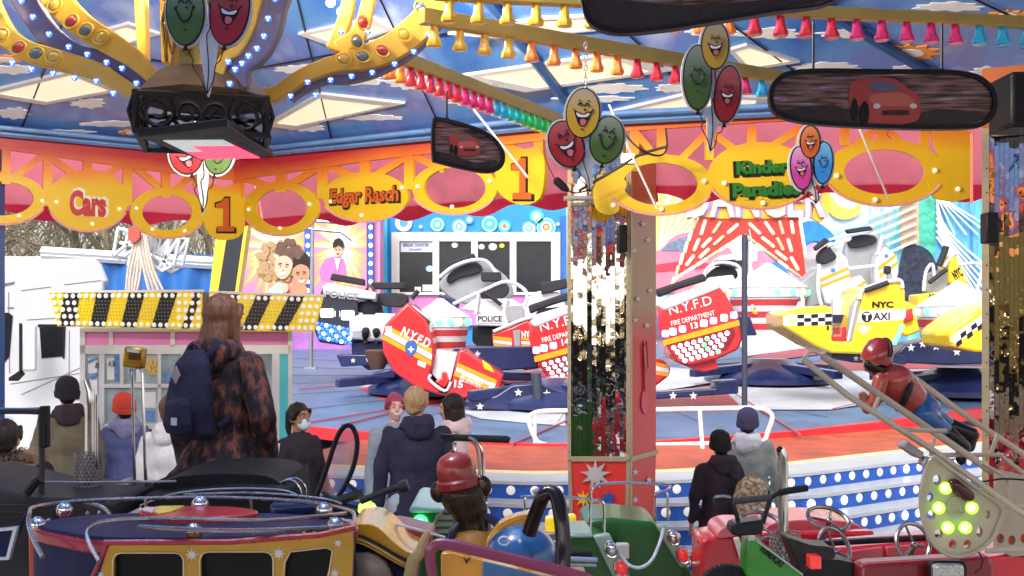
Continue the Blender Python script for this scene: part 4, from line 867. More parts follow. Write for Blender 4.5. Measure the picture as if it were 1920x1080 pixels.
MB().prism([(762, 600), (775, 578), (802, 606), (806, 640), (790, 622)], Y+.3, .3).build('inner_shell', cgrey, G1, smooth=False, bevel=.02)
MB().prism([(903, 674), (920, 686), (928, 700), (908, 692)], Y-.01, .06).build('front_light_bar', yel, G1, bevel=.01)
# 2: fire car behind, centre
Y = 17.5
G2 = gond('red fire ride car half hidden behind car 14, left of the pillar', 'ride_gondola', P(985, 690, Y))
f = body(G2, [(922, 625), (960, 612), (985, 600), (1015, 600), (1016, 690), (985, 695), (950, 680), (925, 650)], Y, 1.0, carred)
MB().prism([(962, 620), (975, 618), (974, 682), (968, 684)], Y-.004, .05).build('door_gap', cgrey, G2, smooth=False)
deco(G2, f, 'stripe_orange', strO, [[(925, 630), (960, 634), (960, 640), (925, 636)], [(925, 644), (960, 648), (960, 654), (926, 650)], [(977, 632), (1010, 636), (1010, 641), (977, 637)], [(977, 646), (1008, 650), (1008, 655), (977, 651)]], .005)
deco(G2, f, 'stripe_white', strW, [[(925, 637), (960, 641), (960, 647), (925, 643)], [(977, 639), (1010, 642), (1009, 648), (977, 645)]], .0055)
text('lettering', 'NYFD', f, (978, 620, 1006, 632), ltw, G2, bold=.03, off=.01, rot=.06)
tb(G2, 'rail', carwht, [(925, 622), (985, 598), (1040, 588)], Y, .03); deco(G2, f, 'step', ltw, [rect(964, 676, 973, 683)], .055)
# fire car rear unit (proto): rear shell with bulbs; used left and right of pillar
def rear(label, pos, num, Y, w_cut=None):
    G = gond(label, 'ride_gondola', P(pos[0]+75, pos[1]+80, Y)); ox, oy = pos; Tr = lambda L: [(x+ox, y+oy) for x, y in L]
    f = body(G, Tr([(0, 40), (20, 22), (110, -2), (128, 20), (150, 62), (158, 100), (150, 122), (110, 140), (60, 152), (35, 146), (12, 110), (0, 75)]), Y, .9, carred)
    MB().prism(Tr([(0, 40), (20, 22), (108, -4), (118, 6), (10, 50)]), Y-.02, .7).build('top_shell', carwht, G, bevel=.03)
    MB().prism(Tr([(-3, 8), (85, -22), (92, -8), (40, 8), (10, 20), (2, 24)]), Y-.05, .25).build('headrest', dgr, G, bevel=.03)
    text('lettering', 'N.Y.F.D', f, Tr([(18, 30), (100, 47)])[0]+Tr([(18, 30), (100, 47)])[1], ltw, G, rot=.25, bold=.0, off=.008)
    text('small_lettering', 'FIRE DEPARTMENT', f, Tr([(22, 58)])[0]+Tr([(106, 67)])[0], ltw, G, rot=.25, off=.008)
    deco(G, f, 'stripe_orange', strO, [Tr([(8, 104), (150, 66), (152, 76), (10, 114)])], .006)
    for k, u in enumerate((6, 20, 38, 78, 96, 116, 134)):
        v = 92-(u-6)*.27; deco(G, f, 'marker_light', led_w if k%2 else M('marker_violet', (.6, .4, 1), .3, emit=1.2), [Tr(rrect(u, v-7, u+13, v+6, 3))], .012)
    text('numeral', num, f, Tr([(60, 70)])[0]+Tr([(73, 82)])[0], ltw, G, bold=.03, off=.02, rot=.2)
    deco(G, f, 'lamp_panel', darkred, [Tr([(20, 112), (140, 80), (144, 92), (128, 122), (50, 140), (34, 134)])], .008)
    pts = []
    for r in range(4):
        for c in range(9-r):
            pts.append((28+c*12.5+r*7, 118-c*3.4+r*9.5-r*1.5))
    cols = [led_w, led_w, led_w, M('led_cyan', (.2, .7, 1), .3, emit=1.8), led_w, led_g, M('marker_violet', (0, 0, 0)), led_w]
    lamps(G, f, Tr(pts), .033, cols, 'bulb', .012)
    MB().prism(Tr([(45, 150), (60, 148), (108, 136), (112, 158), (85, 164), (68, 160)]), Y+.1, .5).build('tail_fin', carred, G, bevel=.02)
    return G
rear('red fire ride car numbered 13 with rows of bulbs, right of the pillar', (1235, 528+6), '13', 14.2)
rear('red fire ride car numbered 14 half hidden by the mirror pillar', (993, 565), '14', 15.6)
G = gond('front tip of a red and yellow fire car just right of the pillar', 'ride_gondola', P(1240, 725, 15)); f = body(G, [(1210, 668), (1245, 675), (1258, 690), (1255, 705), (1215, 735)], 15, .8, carred)
deco(G, f, 'stripe_orange', strO, [[(1215, 676), (1252, 684), (1254, 690), (1215, 682)], [(1215, 694), (1254, 700), (1252, 706), (1215, 700)]], .005); deco(G, f, 'stripe_white', strW, [[(1215, 683), (1254, 691), (1254, 699), (1215, 693)]], .0055)
# police car at left with blue lamps
Y = 18
GP_ = gond('white and black police ride car with blue lamps and a seated rider, far left', 'ride_gondola', P(650, 640, Y))
f = body(GP_, [(592, 575), (605, 535), (670, 555), (672, 640), (640, 648), (598, 642), (588, 618)], Y, 1.1, M('gondola_dark', (.03, .035, .05), .3, 0, .1, 4, coat=.5))
MB().prism([(604, 537), (615, 530), (705, 548), (704, 562), (606, 552)], Y-.02, .5).build('top_shell', carwht, GP_, bevel=.02); text('lettering', 'POLICE', flat(Y-.03), (609, 547, 672, 560), M('lettering_grey', (.3, .28, .3), .4), GP_, rot=-.1, bold=.02)
MB().prism([(622, 512), (682, 523), (683, 536), (618, 525)], Y-.05, .2).build('headrest', dgr, GP_, bevel=.02); MB().prism([(694, 529), (758, 529), (759, 542), (700, 542)], Y+.3, .2).build('headrest', dgr, GP_, bevel=.02)
MB().prism(sm([(700, 552), (755, 550), (764, 565), (752, 576), (715, 572)], 3), Y+.3, .3).build('seat_back', dgr, GP_, bevel=.02)
MB().prism([(654, 598), (672, 590), (735, 590), (732, 640), (655, 636)], Y-.1, 1.2).build('front_shell', carwht, GP_, bevel=.05); deco(GP_, flat(Y-.1), 'number_plate', cgrey, [rect(661, 620, 682, 633)], .006)
MB().prism([(655, 585), (740, 588), (742, 597), (668, 600)], Y+.1, 1).build('lap_bar_shelf', carwht, GP_, bevel=.02)
MB().prism([(658, 640), (720, 640), (726, 662), (720, 690), (690, 695), (660, 672)], Y+.1, .8).build('undercarriage', navy, GP_, bevel=.03)
deco(GP_, f, 'window_light', led_w, [rrect(601, 579, 626, 595, 3), rrect(640, 582, 664, 600, 3)], .01); text('numeral', '11', f, (628, 583, 638, 594), ltw, GP_, off=.01)
pts = [(596+c*8+r*1.5, 607+c*1.6+r*8.5) for r in range(4) for c in range(8)]; lamps(GP_, f, pts, .036, [led_b, led_b, M('led_sky', (.3, .7, 1), .3, emit=3)], 'blue_lamp', .012)
Y = 16.5; MB().lathe([(.1, 0), (.15, .1), (.2, .28), (.15, .3)], P(708, 692, Y)).build('bucket_seat', M('seat_brown', (.1, .05, .035), .5)); tag(C.objects['bucket_seat'], 'brown round seat shell beside the police car base', 'seat')
# police gondola open, centre
Y = 19.5
G = gond('grey open police ride car tilted up in front of the cashier windows', 'ride_gondola', P(950, 640, Y))
MB().prism(sm([(824, 528), (850, 505), (880, 490), (905, 488), (925, 500), (955, 525), (960, 560), (905, 570), (860, 568), (828, 545)], 3), Y+.5, .15).build('seat_shell', cgrey, G, bevel=.04)
MB().prism(sm([(838, 520), (852, 505), (895, 493), (902, 510), (860, 522), (842, 532)], 3), Y+.42, .08).build('seat_pad', dgr, G, bevel=.02)
MB().prism([(840, 492), (888, 474), (894, 485), (842, 502)], Y+.35, .12).build('headrest', dgr, G, bevel=.02); MB().prism(rrect(902, 510, 940, 528, 4), Y+.2, .12).build('headrest', dgr, G, bevel=.02)
MB().prism([(824, 550), (862, 568), (858, 580), (822, 562)], Y+.3, .3).build('side_shell', navy, G, bevel=.02)
tb(G, 'roll_bar', carwht, [(824, 520), (850, 500), (885, 488), (912, 490), (930, 512)], Y+.3, .035); tb(G, 'roll_bar', carwht, [(850, 570), (905, 545), (950, 528), (985, 545), (984, 570), (955, 582)], Y+.1, .035)
tb(G, 'roll_bar', carwht, [(898, 545), (892, 590)], Y, .03); tb(G, 'roll_bar', carwht, [(950, 560), (945, 590), (958, 622)], Y, .04)
MB().prism(sm([(905, 540), (945, 530), (955, 545), (940, 560), (905, 562)], 3), Y+.1, .1).build('seat_pad', dgr, G, bevel=.02)
MB().prism([(892, 590), (948, 590), (952, 612), (892, 610)], Y, .3).build('side_panel', carwht, G, bevel=.02); text('lettering', 'POLICE', flat(Y-.002), (896, 592, 941, 603), lbk, G, bold=.02, off=.006); deco(G, flat(Y), 'small_print', cgrey, [rect(896, 605, 941, 606.5)], .006)
MB().prism([(862, 580), (890, 560), (960, 560), (985, 575), (1010, 580), (1000, 600), (955, 612), (890, 586)], Y+.05, .8).build('nose_shell', carwht, G, bevel=.04)
MB().prism([(940, 575), (980, 572), (984, 600), (950, 604)], Y-.03, .05).build('foot_well', cgrey, G, bevel=.01); MB().prism([(886, 612), (958, 612), (965, 640), (900, 655), (885, 640)], Y+.2, .8).build('undercarriage', black, G, bevel=.03)
tb(G, 'grab_bar', dgr, [(905, 548), (925, 560), (940, 572)], Y-.05, .035)
# ambulance gondolas right
Y = 17.5
G = gond('white and orange ambulance ride car numbered 8 left of the taxi', 'ride_gondola', P(1490, 640, Y))
f = body(G, [(1407, 572), (1480, 522), (1498, 530), (1510, 560), (1512, 585), (1470, 596), (1440, 598), (1412, 588)], Y, 1, carwht)
deco(G, f, 'stripe_orange', strO, [[(1411, 577), (1498, 536), (1500, 541), (1413, 583)], [(1411, 586), (1502, 547), (1503, 552), (1416, 590)]], .006); text('numeral', '8', f, (1497, 559, 1501, 565), lbk, G, off=.01); deco(G, f, 'plate_light', cgrey, [[(1424, 568), (1433, 565), (1436, 575), (1427, 578)], [(1436, 563), (1446, 560), (1449, 570), (1439, 574)]], .012)
f2 = body(G, [(1535, 480), (1560, 452), (1590, 485), (1596, 520), (1592, 560), (1570, 575), (1548, 570), (1540, 540)], Y+.2, .9, carwht, 'rear_shell')
deco(G, f2, 'stripe_orange', strO, [[(1538, 522), (1590, 500), (1592, 505), (1540, 528)], [(1540, 534), (1594, 512), (1596, 517), (1541, 539)]], .006); deco(G, f2, 'side_emblem', M('emblem_star', (.02, .2, .5), .4), [star(1562, 507, 7, 2.5, 6)], .008)
MB().prism(sm([(1535, 478), (1552, 460), (1562, 470), (1570, 482), (1560, 490), (1540, 496)], 2), Y+.1, .2).build('seat_pad', dgr, G, bevel=.02); MB().prism([(1527, 463), (1548, 445), (1556, 453), (1531, 471)], Y, .12).build('headrest', dgr, G, bevel=.02)
MB().prism([(1502, 530), (1538, 500), (1540, 570), (1512, 578)], Y+.3, .5).build('inner_seat', cgrey, G, bevel=.02)
tb(G, 'roll_bar', carwht, [(1536, 495), (1534, 540), (1540, 572)], Y, .03); tb(G, 'roll_bar', carwht, [(1550, 462), (1590, 450), (1592, 446)], Y+.1, .03)
Y = 19.5
G = gond('white and orange ambulance ride car tipped back behind the taxi', 'ride_gondola', P(1640, 560, Y))
MB().prism(sm([(1585, 490), (1592, 445), (1620, 438), (1650, 442), (1668, 470), (1660, 520), (1640, 560), (1610, 545)], 3), Y+.3, .2).build('seat_shell', cgrey, G, bevel=.04)
MB().prism(sm([(1590, 448), (1615, 440), (1640, 442), (1645, 454), (1622, 462), (1596, 464)], 2), Y+.2, .08).build('seat_pad', dgr, G, bevel=.02); MB().prism([(1587, 430), (1632, 423), (1638, 431), (1592, 438)], Y, .15).build('headrest', dgr, G, bevel=.02)
f = body(G, [(1645, 475), (1662, 462), (1682, 480), (1686, 510), (1678, 545), (1655, 560), (1642, 540), (1640, 500)], Y, .3, carwht); deco(G, f, 'stripe_orange', strO, [[(1646, 500), (1680, 475), (1681, 481), (1647, 508)], [(1648, 515), (1684, 488), (1684, 494), (1650, 522)]], .006); deco(G, f, 'side_emblem', M('emblem_star', (0, 0, 0)), [star(1662, 480, 6, 2.5, 6)], .008)
f = body(G, [(1592, 530), (1615, 515), (1628, 535), (1622, 560), (1590, 572)], Y-.5, .8, carwht, 'nose_shell'); deco(G, f, 'stripe_orange', strO, [[(1594, 545), (1622, 525), (1624, 531), (1594, 552)], [(1594, 560), (1625, 538), (1626, 544), (1594, 567)]], .006)
MB().prism([(1588, 500), (1640, 495), (1640, 500), (1588, 506)], Y, .04).build('lap_bar', carwht, G); tb(G, 'roll_bar', carwht, [(1655, 440), (1650, 460), (1645, 478)], Y, .03)
# taxi
Y = 15
G = gond('yellow taxi ride car numbered 1 with chequered stripe and open doorway', 'ride_gondola', P(1600, 665, Y))
o = [(1468, 588), (1478, 583), (1550, 572), (1562, 580), (1560, 640), (1592, 641), (1612, 575), (1618, 545), (1635, 535), (1692, 528), (1698, 545), (1698, 582), (1688, 610), (1676, 642), (1650, 656), (1615, 664), (1560, 662), (1528, 648), (1468, 612)]
f = body(G, o, Y, 1.05, caryel)
deco(G, f, 'white_band', strW, [[(1478, 590), (1560, 586), (1560, 609), (1478, 611)], [(1611, 583), (1697, 579), (1694, 600), (1606, 605)]], .005)
ck = []
for i in range(5):
    for j in range(3):
        if (i+j)%2 == 0: x = 1495+i*13; ck.append([(x, 590+j*7-i*.4), (x+12.5, 589.6+j*7-i*.4), (x+12.5, 596.4+j*7-i*.4), (x, 597+j*7-i*.4)])
deco(G, f, 'chequers', lbk, ck, .009)
deco(G, f, 'round_badge', lbk, [ell(1625, 594, 10, 10)], .009); text('lettering', 'T', f, (1619, 587, 1631, 601), ltw, G, bold=.04, off=.013); text('lettering', 'AXI', f, (1637, 586, 1668, 600), lbk, G, bold=.02, off=.01)
text('lettering', 'NYC', f, (1635, 565, 1675, 577), lbk, G, bold=.05, off=.008, shear=.0); text('numeral', '1', f, (1550, 611, 1554, 619), lbk, G, off=.008)
deco(G, f, 'round_emblem', M('emblem_gold', (.8, .55, .3), .4), [sm([(1607, 612), (1620, 609), (1633, 613), (1628, 622), (1620, 628), (1611, 621)], 3)], .008); deco(G, f, 'emblem_rim', ltw, [ell(1620, 617, 6, 4)], .011)
deco(G, f, 'head_light', led_w, [rrect(1469, 594, 1476, 610, 2), rrect(1684, 581, 1697, 596, 3)], .01); deco(G, f, 'indicator', M('indicator_peach', (.85, .4, .2), .3, emit=.4), [rrect(1479, 593, 1490, 607, 2)], .01)
pts = [(1690-3*k*.9, 612+k*6) for k in range(6)]; lamps(G, f, pts, .035, [led_g], 'green_lamp', .02)
MB().prism([(1562, 560), (1585, 560), (1610, 560), (1598, 640), (1562, 640)], Y+.8, .1).build('far_wall', carwht, G, smooth=False); MB().prism([(1560, 628), (1575, 628), (1575, 612), (1587, 612), (1588, 626), (1595, 634), (1592, 641), (1560, 641)], Y+.1, .35).build('floor_step', carred, G, bevel=.02)
MB().prism([(1596, 575), (1608, 560), (1614, 562), (1598, 640), (1588, 636)], Y-.01, .08).build('seat_side', cgrey, G, bevel=.01); MB().prism([(1562, 590), (1600, 590), (1598, 606), (1562, 606)], Y+.6, .1).build('star_panel', navy, G)
tb(G, 'door_pillar', carwht, [(1606, 565), (1598, 600), (1590, 640)], Y-.02, .02)
tb(G, 'roll_bar', carwht, [(1612, 560), (1618, 544), (1650, 532), (1686, 525), (1692, 540)], Y-.02, .03); tb(G, 'grab_bar', dgr, [(1622, 545), (1665, 530)], Y-.06, .038); MB().prism(rrect(1660, 498, 1672, 514, 5), Y, .1).build('headrest', dgr, G, bevel=.02); tb(G, 'headrest_post', cgrey, [(1667, 512), (1668, 535)], Y+.05, .04)
MB().prism([(1620, 560), (1625, 542), (1690, 532), (1692, 560)], Y+.5, .3).build('inner_shell', cgrey, G, bevel=.02)
# taxi behind hub and at the right
Y = 19
G = gond('yellow taxi ride car tipped up behind the white hub cone at right', 'ride_gondola', P(1760, 600, Y))
MB().prism([(1780, 480), (1792, 475), (1815, 530), (1812, 545), (1780, 530)], Y, .5).build('body', caryel, G, bevel=.03); text('lettering', 'NYC', flat(Y-.004), (1786, 504, 1804, 522), lbk, G, rot=.5, bold=.04, off=.006); MB().prism([(1722, 552), (1780, 545), (1760, 570), (1722, 580)], Y-.2, .5).build('nose_shell', caryel, G, bevel=.03); text('lettering', 'NYC', flat(Y-.2), (1742, 550, 1764, 558), lbk, G, off=.006, bold=.03)
MB().prism(sm([(1735, 540), (1740, 515), (1770, 505), (1780, 520), (1775, 545), (1740, 550)], 2), Y+.1, .2).build('seat_shell', cgrey, G, bevel=.03); tb(G, 'grab_bar', dgr, [(1742, 530), (1775, 505)], Y-.05, .04); tb(G, 'headrest', dgr, [(1760, 498), (1770, 475), (1774, 462)], Y, .06)
tb(G, 'roll_bar', carwht, [(1732, 545), (1736, 510), (1748, 495), (1752, 520)], Y, .03); tb(G, 'roll_bar', carwht, [(1770, 500), (1786, 478), (1796, 476)], Y, .03); tb(G, 'roll_bar', carwht, [(1795, 497), (1840, 497), (1830, 550)], Y, .03)
MB().prism([(1690, 560), (1722, 575), (1730, 620), (1700, 632), (1682, 620)], Y-.6, .8).build('lower_shell', caryel, G, bevel=.04); MB().prism([(1700, 580), (1712, 578), (1714, 600), (1696, 604)], Y-.7, .1).build('red_seat', carred, G, bevel=.02)
Y = 14
G = gond('yellow chequered taxi nose cut off by the right pillar', 'ride_gondola', P(1830, 660, Y))
f = body(G, [(1779, 625), (1790, 612), (1835, 580), (1900, 560), (1900, 660), (1830, 660), (1784, 650)], Y, 1, caryel)
ck = [[(1790+i*10+j*2, 634-i*7.5+j*8.5), (1800+i*10+j*2, 626.5-i*7.5+j*8.5), (1802+i*10+j*2, 635-i*7.5+j*8.5), (1792+i*10+j*2, 642.5-i*7.5+j*8.5)] for i in range(5) for j in range(2) if (i+j)%2]
deco(G, f, 'white_band', strW, [[(1786, 628), (1840, 592), (1842, 610), (1790, 646)]], .005); deco(G, f, 'chequers', lbk, ck, .009); deco(G, f, 'indicator', M('indicator_peach', (0, 0, 0)), [rrect(1781, 630, 1789, 642, 2)], .01)
Y = 20.5
G = gond('dark police ride car far behind between the fire cars', 'ride_gondola', P(1020, 600, Y)); f = body(G, [(985, 560), (1010, 545), (1050, 548), (1062, 575), (1055, 610), (1010, 615), (988, 595)], Y, .9, carwht); MB().prism([(1012, 530), (1062, 522), (1064, 540), (1016, 552)], Y-.1, .2).build('headrest', dgr, G, bevel=.03); deco(G, f, 'stripe_band', lbk, [[(990, 580), (1058, 575), (1058, 584), (990, 590)]], .006)
Y = 21
G = gond('white and orange ride car far behind between the pillar and the steel pole', 'ride_gondola', P(1350, 600, Y)); f = body(G, [(1300, 548), (1330, 520), (1375, 515), (1388, 545), (1380, 580), (1330, 590), (1305, 575)], Y, .9, carwht); MB().prism(sm([(1322, 525), (1345, 500), (1378, 503), (1382, 522), (1350, 530)], 3), Y+.2, .2).build('seat_back', dgr, G, bevel=.03); MB().prism([(1340, 488), (1380, 486), (1381, 496), (1342, 499)], Y, .15).build('headrest', dgr, G, bevel=.02); deco(G, f, 'stripe_orange', strO, [[(1306, 560), (1384, 540), (1385, 547), (1307, 568)]], .006)
tb(G, 'roll_bar', carwht, [(1318, 535), (1325, 505), (1350, 492), (1385, 500), (1388, 530)], Y, .035)
# hubs
cone = M('hub_cone_white', (.66, .66, .68), .4, 0, .03, 3); flagr = M('flag_red', (.5, .04, .05), .5); seam = M('cone_seam', (.4, .4, .42), .5); starw = M('star_white', (.75, .75, .78), .4)
def hub(label, px, py, Y, wd, hb, arms):
    p = P(px, py, Y); s_ = wd*Y/F; h = thing('ride_hub', P(px, py+90, Y), label, 'ride hub', 'hub cones carrying the ride cars')
    MB().lathe([(s_, 0), (s_*.5, s_*.32), (.05, s_*.62), (.01, s_*.64)], p, n=24).build('cone', cone, h)
    g = MB()
    for k in range(12):
        t = 2*PI*k/12; g.tube([p+Vector((s_*math.cos(t), s_*math.sin(t), .004)), p+Vector((s_*.5*math.cos(t), s_*.5*math.sin(t), s_*.32+.004)), p+Vector((0, 0, s_*.63))], .006, 4)
    g.build('seams', seam, h)
    MB().lathe([(s_*.98, -.16), (s_*.98, 0)], p, n=24).build('lamp_band', carwht, h); MB().lathe([(s_*.72, -hb), (s_*.95, -.17)], p, n=24, cap=False).build('drum', cone, h)
    for k in range(3): 
        z0 = -.2-k*(hb-.2)/3; z1 = z0-(hb-.2)/6; rr = lambda z: s_*(.72+.23*(z+hb)/(hb-.17))+.006
        MB().lathe([(rr(z1), z1), (rr(z0), z0)], p, n=24, cap=False).build('flag_stripe', flagr, h)
    for k in range(16):
        t = 2*PI*k/16; c = [led_g, led_g, M('led_amber', (1, .6, .2), .3, emit=1.5), led_g, M('marker_violet', (0, 0, 0)), M('led_sky', (0, 0, 0))][k%6]
        MB().lathe([(.055, 0), (.05, .02), (.02, .035)], p+Vector((s_*.98*math.cos(t), s_*.98*math.sin(t), -.08)), (math.cos(t), math.sin(t), 0), 8).build('bulb', c, h)
    for lp, y_, th in arms:
        MB().prism(lp, y_, th).build('arm', navy, h, bevel=.02)
    return h
def turn(label, px, Y, R):
    x = P(px, 0, Y).x; z = dz(x, Y); t = thing('turntable_base', (x, Y, z), label, 'turntable base', 'star painted turntable bases on the ride deck'); MB().lathe([(R, .02), (R, .1), (R*.92, .16), (R*.5, .3), (R*.3, .42), (.01, .42)], (x, Y, z), n=28).build('base', navy, t)
    for k in range(4):
        a = k*PI/2+.5; p = Vector((x+R*1.5*math.cos(a), Y+R*1.5*math.sin(a), z+.14)); q = Vector((x, Y, z+.25)); d = (p-q).normalized(); s_ = d.cross(Vector((0, 0, 1)))*.14
        MB().add([q-s_, p-s_*.7, p+s_*.7, q+s_]+[v+Vector((0, 0, .13)) for v in (q-s_, p-s_*.7, p+s_*.7, q+s_)], [(0, 1, 2, 3), (7, 6, 5, 4), (0, 4, 5, 1), (1, 5, 6, 2), (2, 6, 7, 3), (3, 7, 4, 0)]).build('spoke_arm', navy, t, smooth=False, bevel=.02)
turn('navy turntable base under the centre left hub cone', 826, 17, 1.15); turn('navy turntable base behind the steel pole', 1440, 18.6, 1.1); turn('navy turntable base under the right hub cone', 1796, 16.8, 1.15); turn('navy turntable base left of the mirror pillar under the fire cars', 1040, 15.2, .9)
def stars(h, Y, pts, r=7): 
    for x, y in pts: MB().prism(star(x, y, r, r*.42, 5), Y, .006, .006).build('star', starw, h, smooth=False)
h = hub('white hub cone with green lamps beside the red fire car 15', 826, 594, 16.6, 55, .75, [([(800, 655), (875, 650), (1000, 650), (1010, 690), (870, 700), (800, 690)], 16.3, .5)])
stars(h, 16.3, [(820, 668), (852, 668), (895, 664), (840, 680)], 7)
h = hub('white hub cone with coloured lamps behind the steel pole', 1440, 540, 18, 75, .8, [([(1370, 590), (1480, 596), (1560, 610), (1560, 625), (1370, 630)], 17.6, .5)])
stars(h, 17.6, [(1420, 600), (1460, 607), (1500, 612)], 6)
h = hub('white hub cone with green lamps at the right beside the taxis', 1796, 575, 16.5, 76, .9, [([(1670, 672), (1700, 645), (1760, 632), (1900, 640), (1900, 680), (1780, 684), (1668, 680)], 15.8, .5)])
stars(h, 15.8, [(1708, 652), (1755, 650), (1794, 660), (1730, 645)], 8)
ar = thing('starred_boom', P(990, 770, 14.5), 'navy ride arm with white stars in front of car 14', 'ride boom', 'starred booms of the ride'); MB().prism([(870, 752), (930, 742), (960, 722), (1010, 718), (1060, 735), (1240, 735), (1340, 728), (1340, 715), (1385, 712), (1385, 738), (1240, 748), (1062, 766), (960, 770), (880, 766)], 14.6, .35).build('beam', navy, ar, bevel=.02); stars(ar, 14.6, [(972, 736), (1025, 738), (900, 762), (1262, 726+16), (1300, 742)], 8)
MB().tube([P(1005, 700, 14.5), P(1010, 760, 14.5)], .07, 10).build('bolt_post', M('pole_grey', (0, 0, 0)), ar)
ar = thing('starred_boom', P(700, 690, 18), 'dark starred ride arm under the police car', 'ride boom', 'starred booms of the ride'); MB().prism([(630, 665), (760, 665), (760, 680), (640, 688)], 17.9, .4).build('beam', navy, ar, bevel=.02); stars(ar, 17.9, [(662, 676), (690, 674)], 5); MB().prism([(698, 700), (740, 690), (742, 708), (704, 712)], 16.4, .4).build('bracket', navy, ar, bevel=.02)
ar = thing('starred_boom', P(1540, 670, 15.4), 'navy starred ride arm under the yellow taxi', 'ride boom', 'starred booms of the ride'); MB().prism([(1560, 662), (1640, 655), (1700, 668), (1700, 684), (1600, 680), (1560, 672)], 15.4, .35).build('beam', navy, ar, bevel=.02); stars(ar, 15.4, [(1605, 672), (1640, 668)], 6)
# ---- neon star ----
ns = thing('neon_star_sign', P(1395, 540, 21), 'red star shaped sign with bulb bars under pink letters reading DANCER', 'sign')
Y = 21; fs = flat(Y)
starl = [(1316, 400), (1398, 404), (1497, 405), (1508, 460), (1522, 535), (1460, 492), (1397, 440), (1330, 480), (1262, 530), (1290, 460)]
MB().prism(starl, fs, .15).build('star_panel', M('sequin_red', (.5, .04, .03), .35, 0, .3, 40), ns, smooth=False)
MB().prism([(1275, 345), (1300, 330), (1530, 330), (1555, 350), (1558, 395), (1538, 418), (1515, 405), (1440, 410), (1350, 410), (1310, 405), (1290, 412), (1284, 390)], fs, .12, .02).build('yellow_board', M('board_yellow', (.75, .42, .04), .4), ns, smooth=False)
text('lettering', 'DANCER', fs, (1290, 340, 1552, 409), M('letter_shadow_violet', (.35, .25, .5), .4), ns, off=.04, bold=.04)
text('lettering', 'DANCER', fs, (1285, 336, 1546, 409), M('letter_pink_white', (.85, .5, .48), .4), ns, off=.1, bold=.02, th=.05)
bars = []
for k in range(6): bars.append((1304-k*8, 412+k*22, 1300-k*8, 428+k*22))
for k in range(6): bars.append((1390-k*22, 444+k*14, 1373-k*22, 455+k*14))
for k in range(6): bars.append((1398+k*21, 442+k*16, 1414+k*21, 454+k*16)); bars.append((1500+k*3, 415+k*19, 1503+k*3, 430+k*19)) if k < 5 else None
bars += [(1322, 415, 1315, 438), (1350, 418, 1338, 436), (1382, 422, 1366, 436), (1406, 420, 1424, 437), (1436, 418, 1450, 438), (1462, 416, 1468, 438), (1484, 416, 1487, 436), (1310, 450, 1302, 468), (1332, 448, 1318, 462), (1356, 444, 1340, 458),
        (1328, 468, 1313, 482), (1300, 480, 1288, 496), (1430, 446, 1450, 462), (1458, 448, 1468, 468), (1478, 450, 1484, 470), (1456, 472, 1474, 486), (1484, 484, 1496, 505)]
ba = M('bar_lamp_off', (.5, .42, .28), .5, 0, .15, 30); bb = M('bar_lamp_lit', (.85, .55, .42), .4, 0, .5, 60, emit=.3)
for k, (xa_, ya, xb, yb) in enumerate(bars): MB().cap(P(xa_, ya, Y-.01), P(xb, yb, Y-.01), 3.4*Y/F, n=8).build('bulb_bar', ba if k%4 == 0 else bb, ns)
MB().tube([P(1398, 450, Y+.2), P(1398, 620, Y+.2)], .06, 8).build('mast', steel, ns)

# ================= ADDED STALLS BEHIND THE VIEWER (out of view, only there for mirrors and gloss to reflect) =================
for i, (x, wd_, c, lab) in enumerate(((-11, 6.5, (.05, .03, .03), 'added dark brown stall far left behind the viewer, only there to be reflected'), (-4, 6.5, (.25, .16, .03), 'added ochre stall behind the viewer, put there for the mirror pillars to reflect'), (3, 6.5, (.03, .04, .07), 'added dark blue stall behind the viewer, put there for the mirror pillars to reflect'), (10, 6.5, (.14, .03, .02), 'added dark red stall far right behind the viewer, only there to be reflected'))):
    st = thing('added_stall', (x, -9, 0), lab, 'stall', 'added stalls behind the viewer for reflections'); m_ = M('added_stall_paint_'+('brown', 'ochre', 'blue', 'red')[i], c, .5, 0, .3, 2)
    MB().box((x, -10.5, (1.2, 2.1, 1.2, 1.2)[i]), (wd_, 3, (2.4, 4.2, 2.4, 2.4)[i])).build('added_stall_body', m_, st, smooth=False); MB().box((x, -8.98, 1.2), (wd_-1, .05, .9)).build('counter_opening', M('added_stall_dark', (.015, .013, .012), .8), st, smooth=False)
    g = MB(); g.sheet([[(x-wd_/2, -9, 2.3), (x+wd_/2, -9, 2.3)], [(x-wd_/2, -8, 1.95), (x+wd_/2, -8, 1.95)]]); g.build('awning', M('added_stall_awning', (.3, .2, .04), .7, 0, .3, 2), st, solid=.02)
    for k in range(5): MB().ball((x-2+k, -8.1, 1.9), .05, 8).build('bulb', M('added_stall_bulb', (1, .8, .5), .3, emit=4), st)  # glowing bulbs made up along with the added stalls
# ================= BACKGROUND =================
def P3(L, Y): return [P(x, y, Y) for x, y in L]
def pr(par, name, mt, lps, Y, off=.0, th=.02, bevel=0, smooth=False):
    if not isinstance(lps[0][0], (list, tuple)): lps = [lps]
    g = MB(); fr = flat(Y) if isinstance(Y, (int, float)) else Y
    for lp in lps:
        g.prism(lp, fr, th, off)
        if len(lps) > 1 and name in ('stripe', 'lower_panel', 'window_seal', 'vent', 'painted_buildings', 'lintel', 'counter_goods'): g.build(name, mt, par, smooth=smooth, bevel=bevel); g = MB()
    return g.build(name, mt, par, smooth=smooth, bevel=bevel) if g.V else None
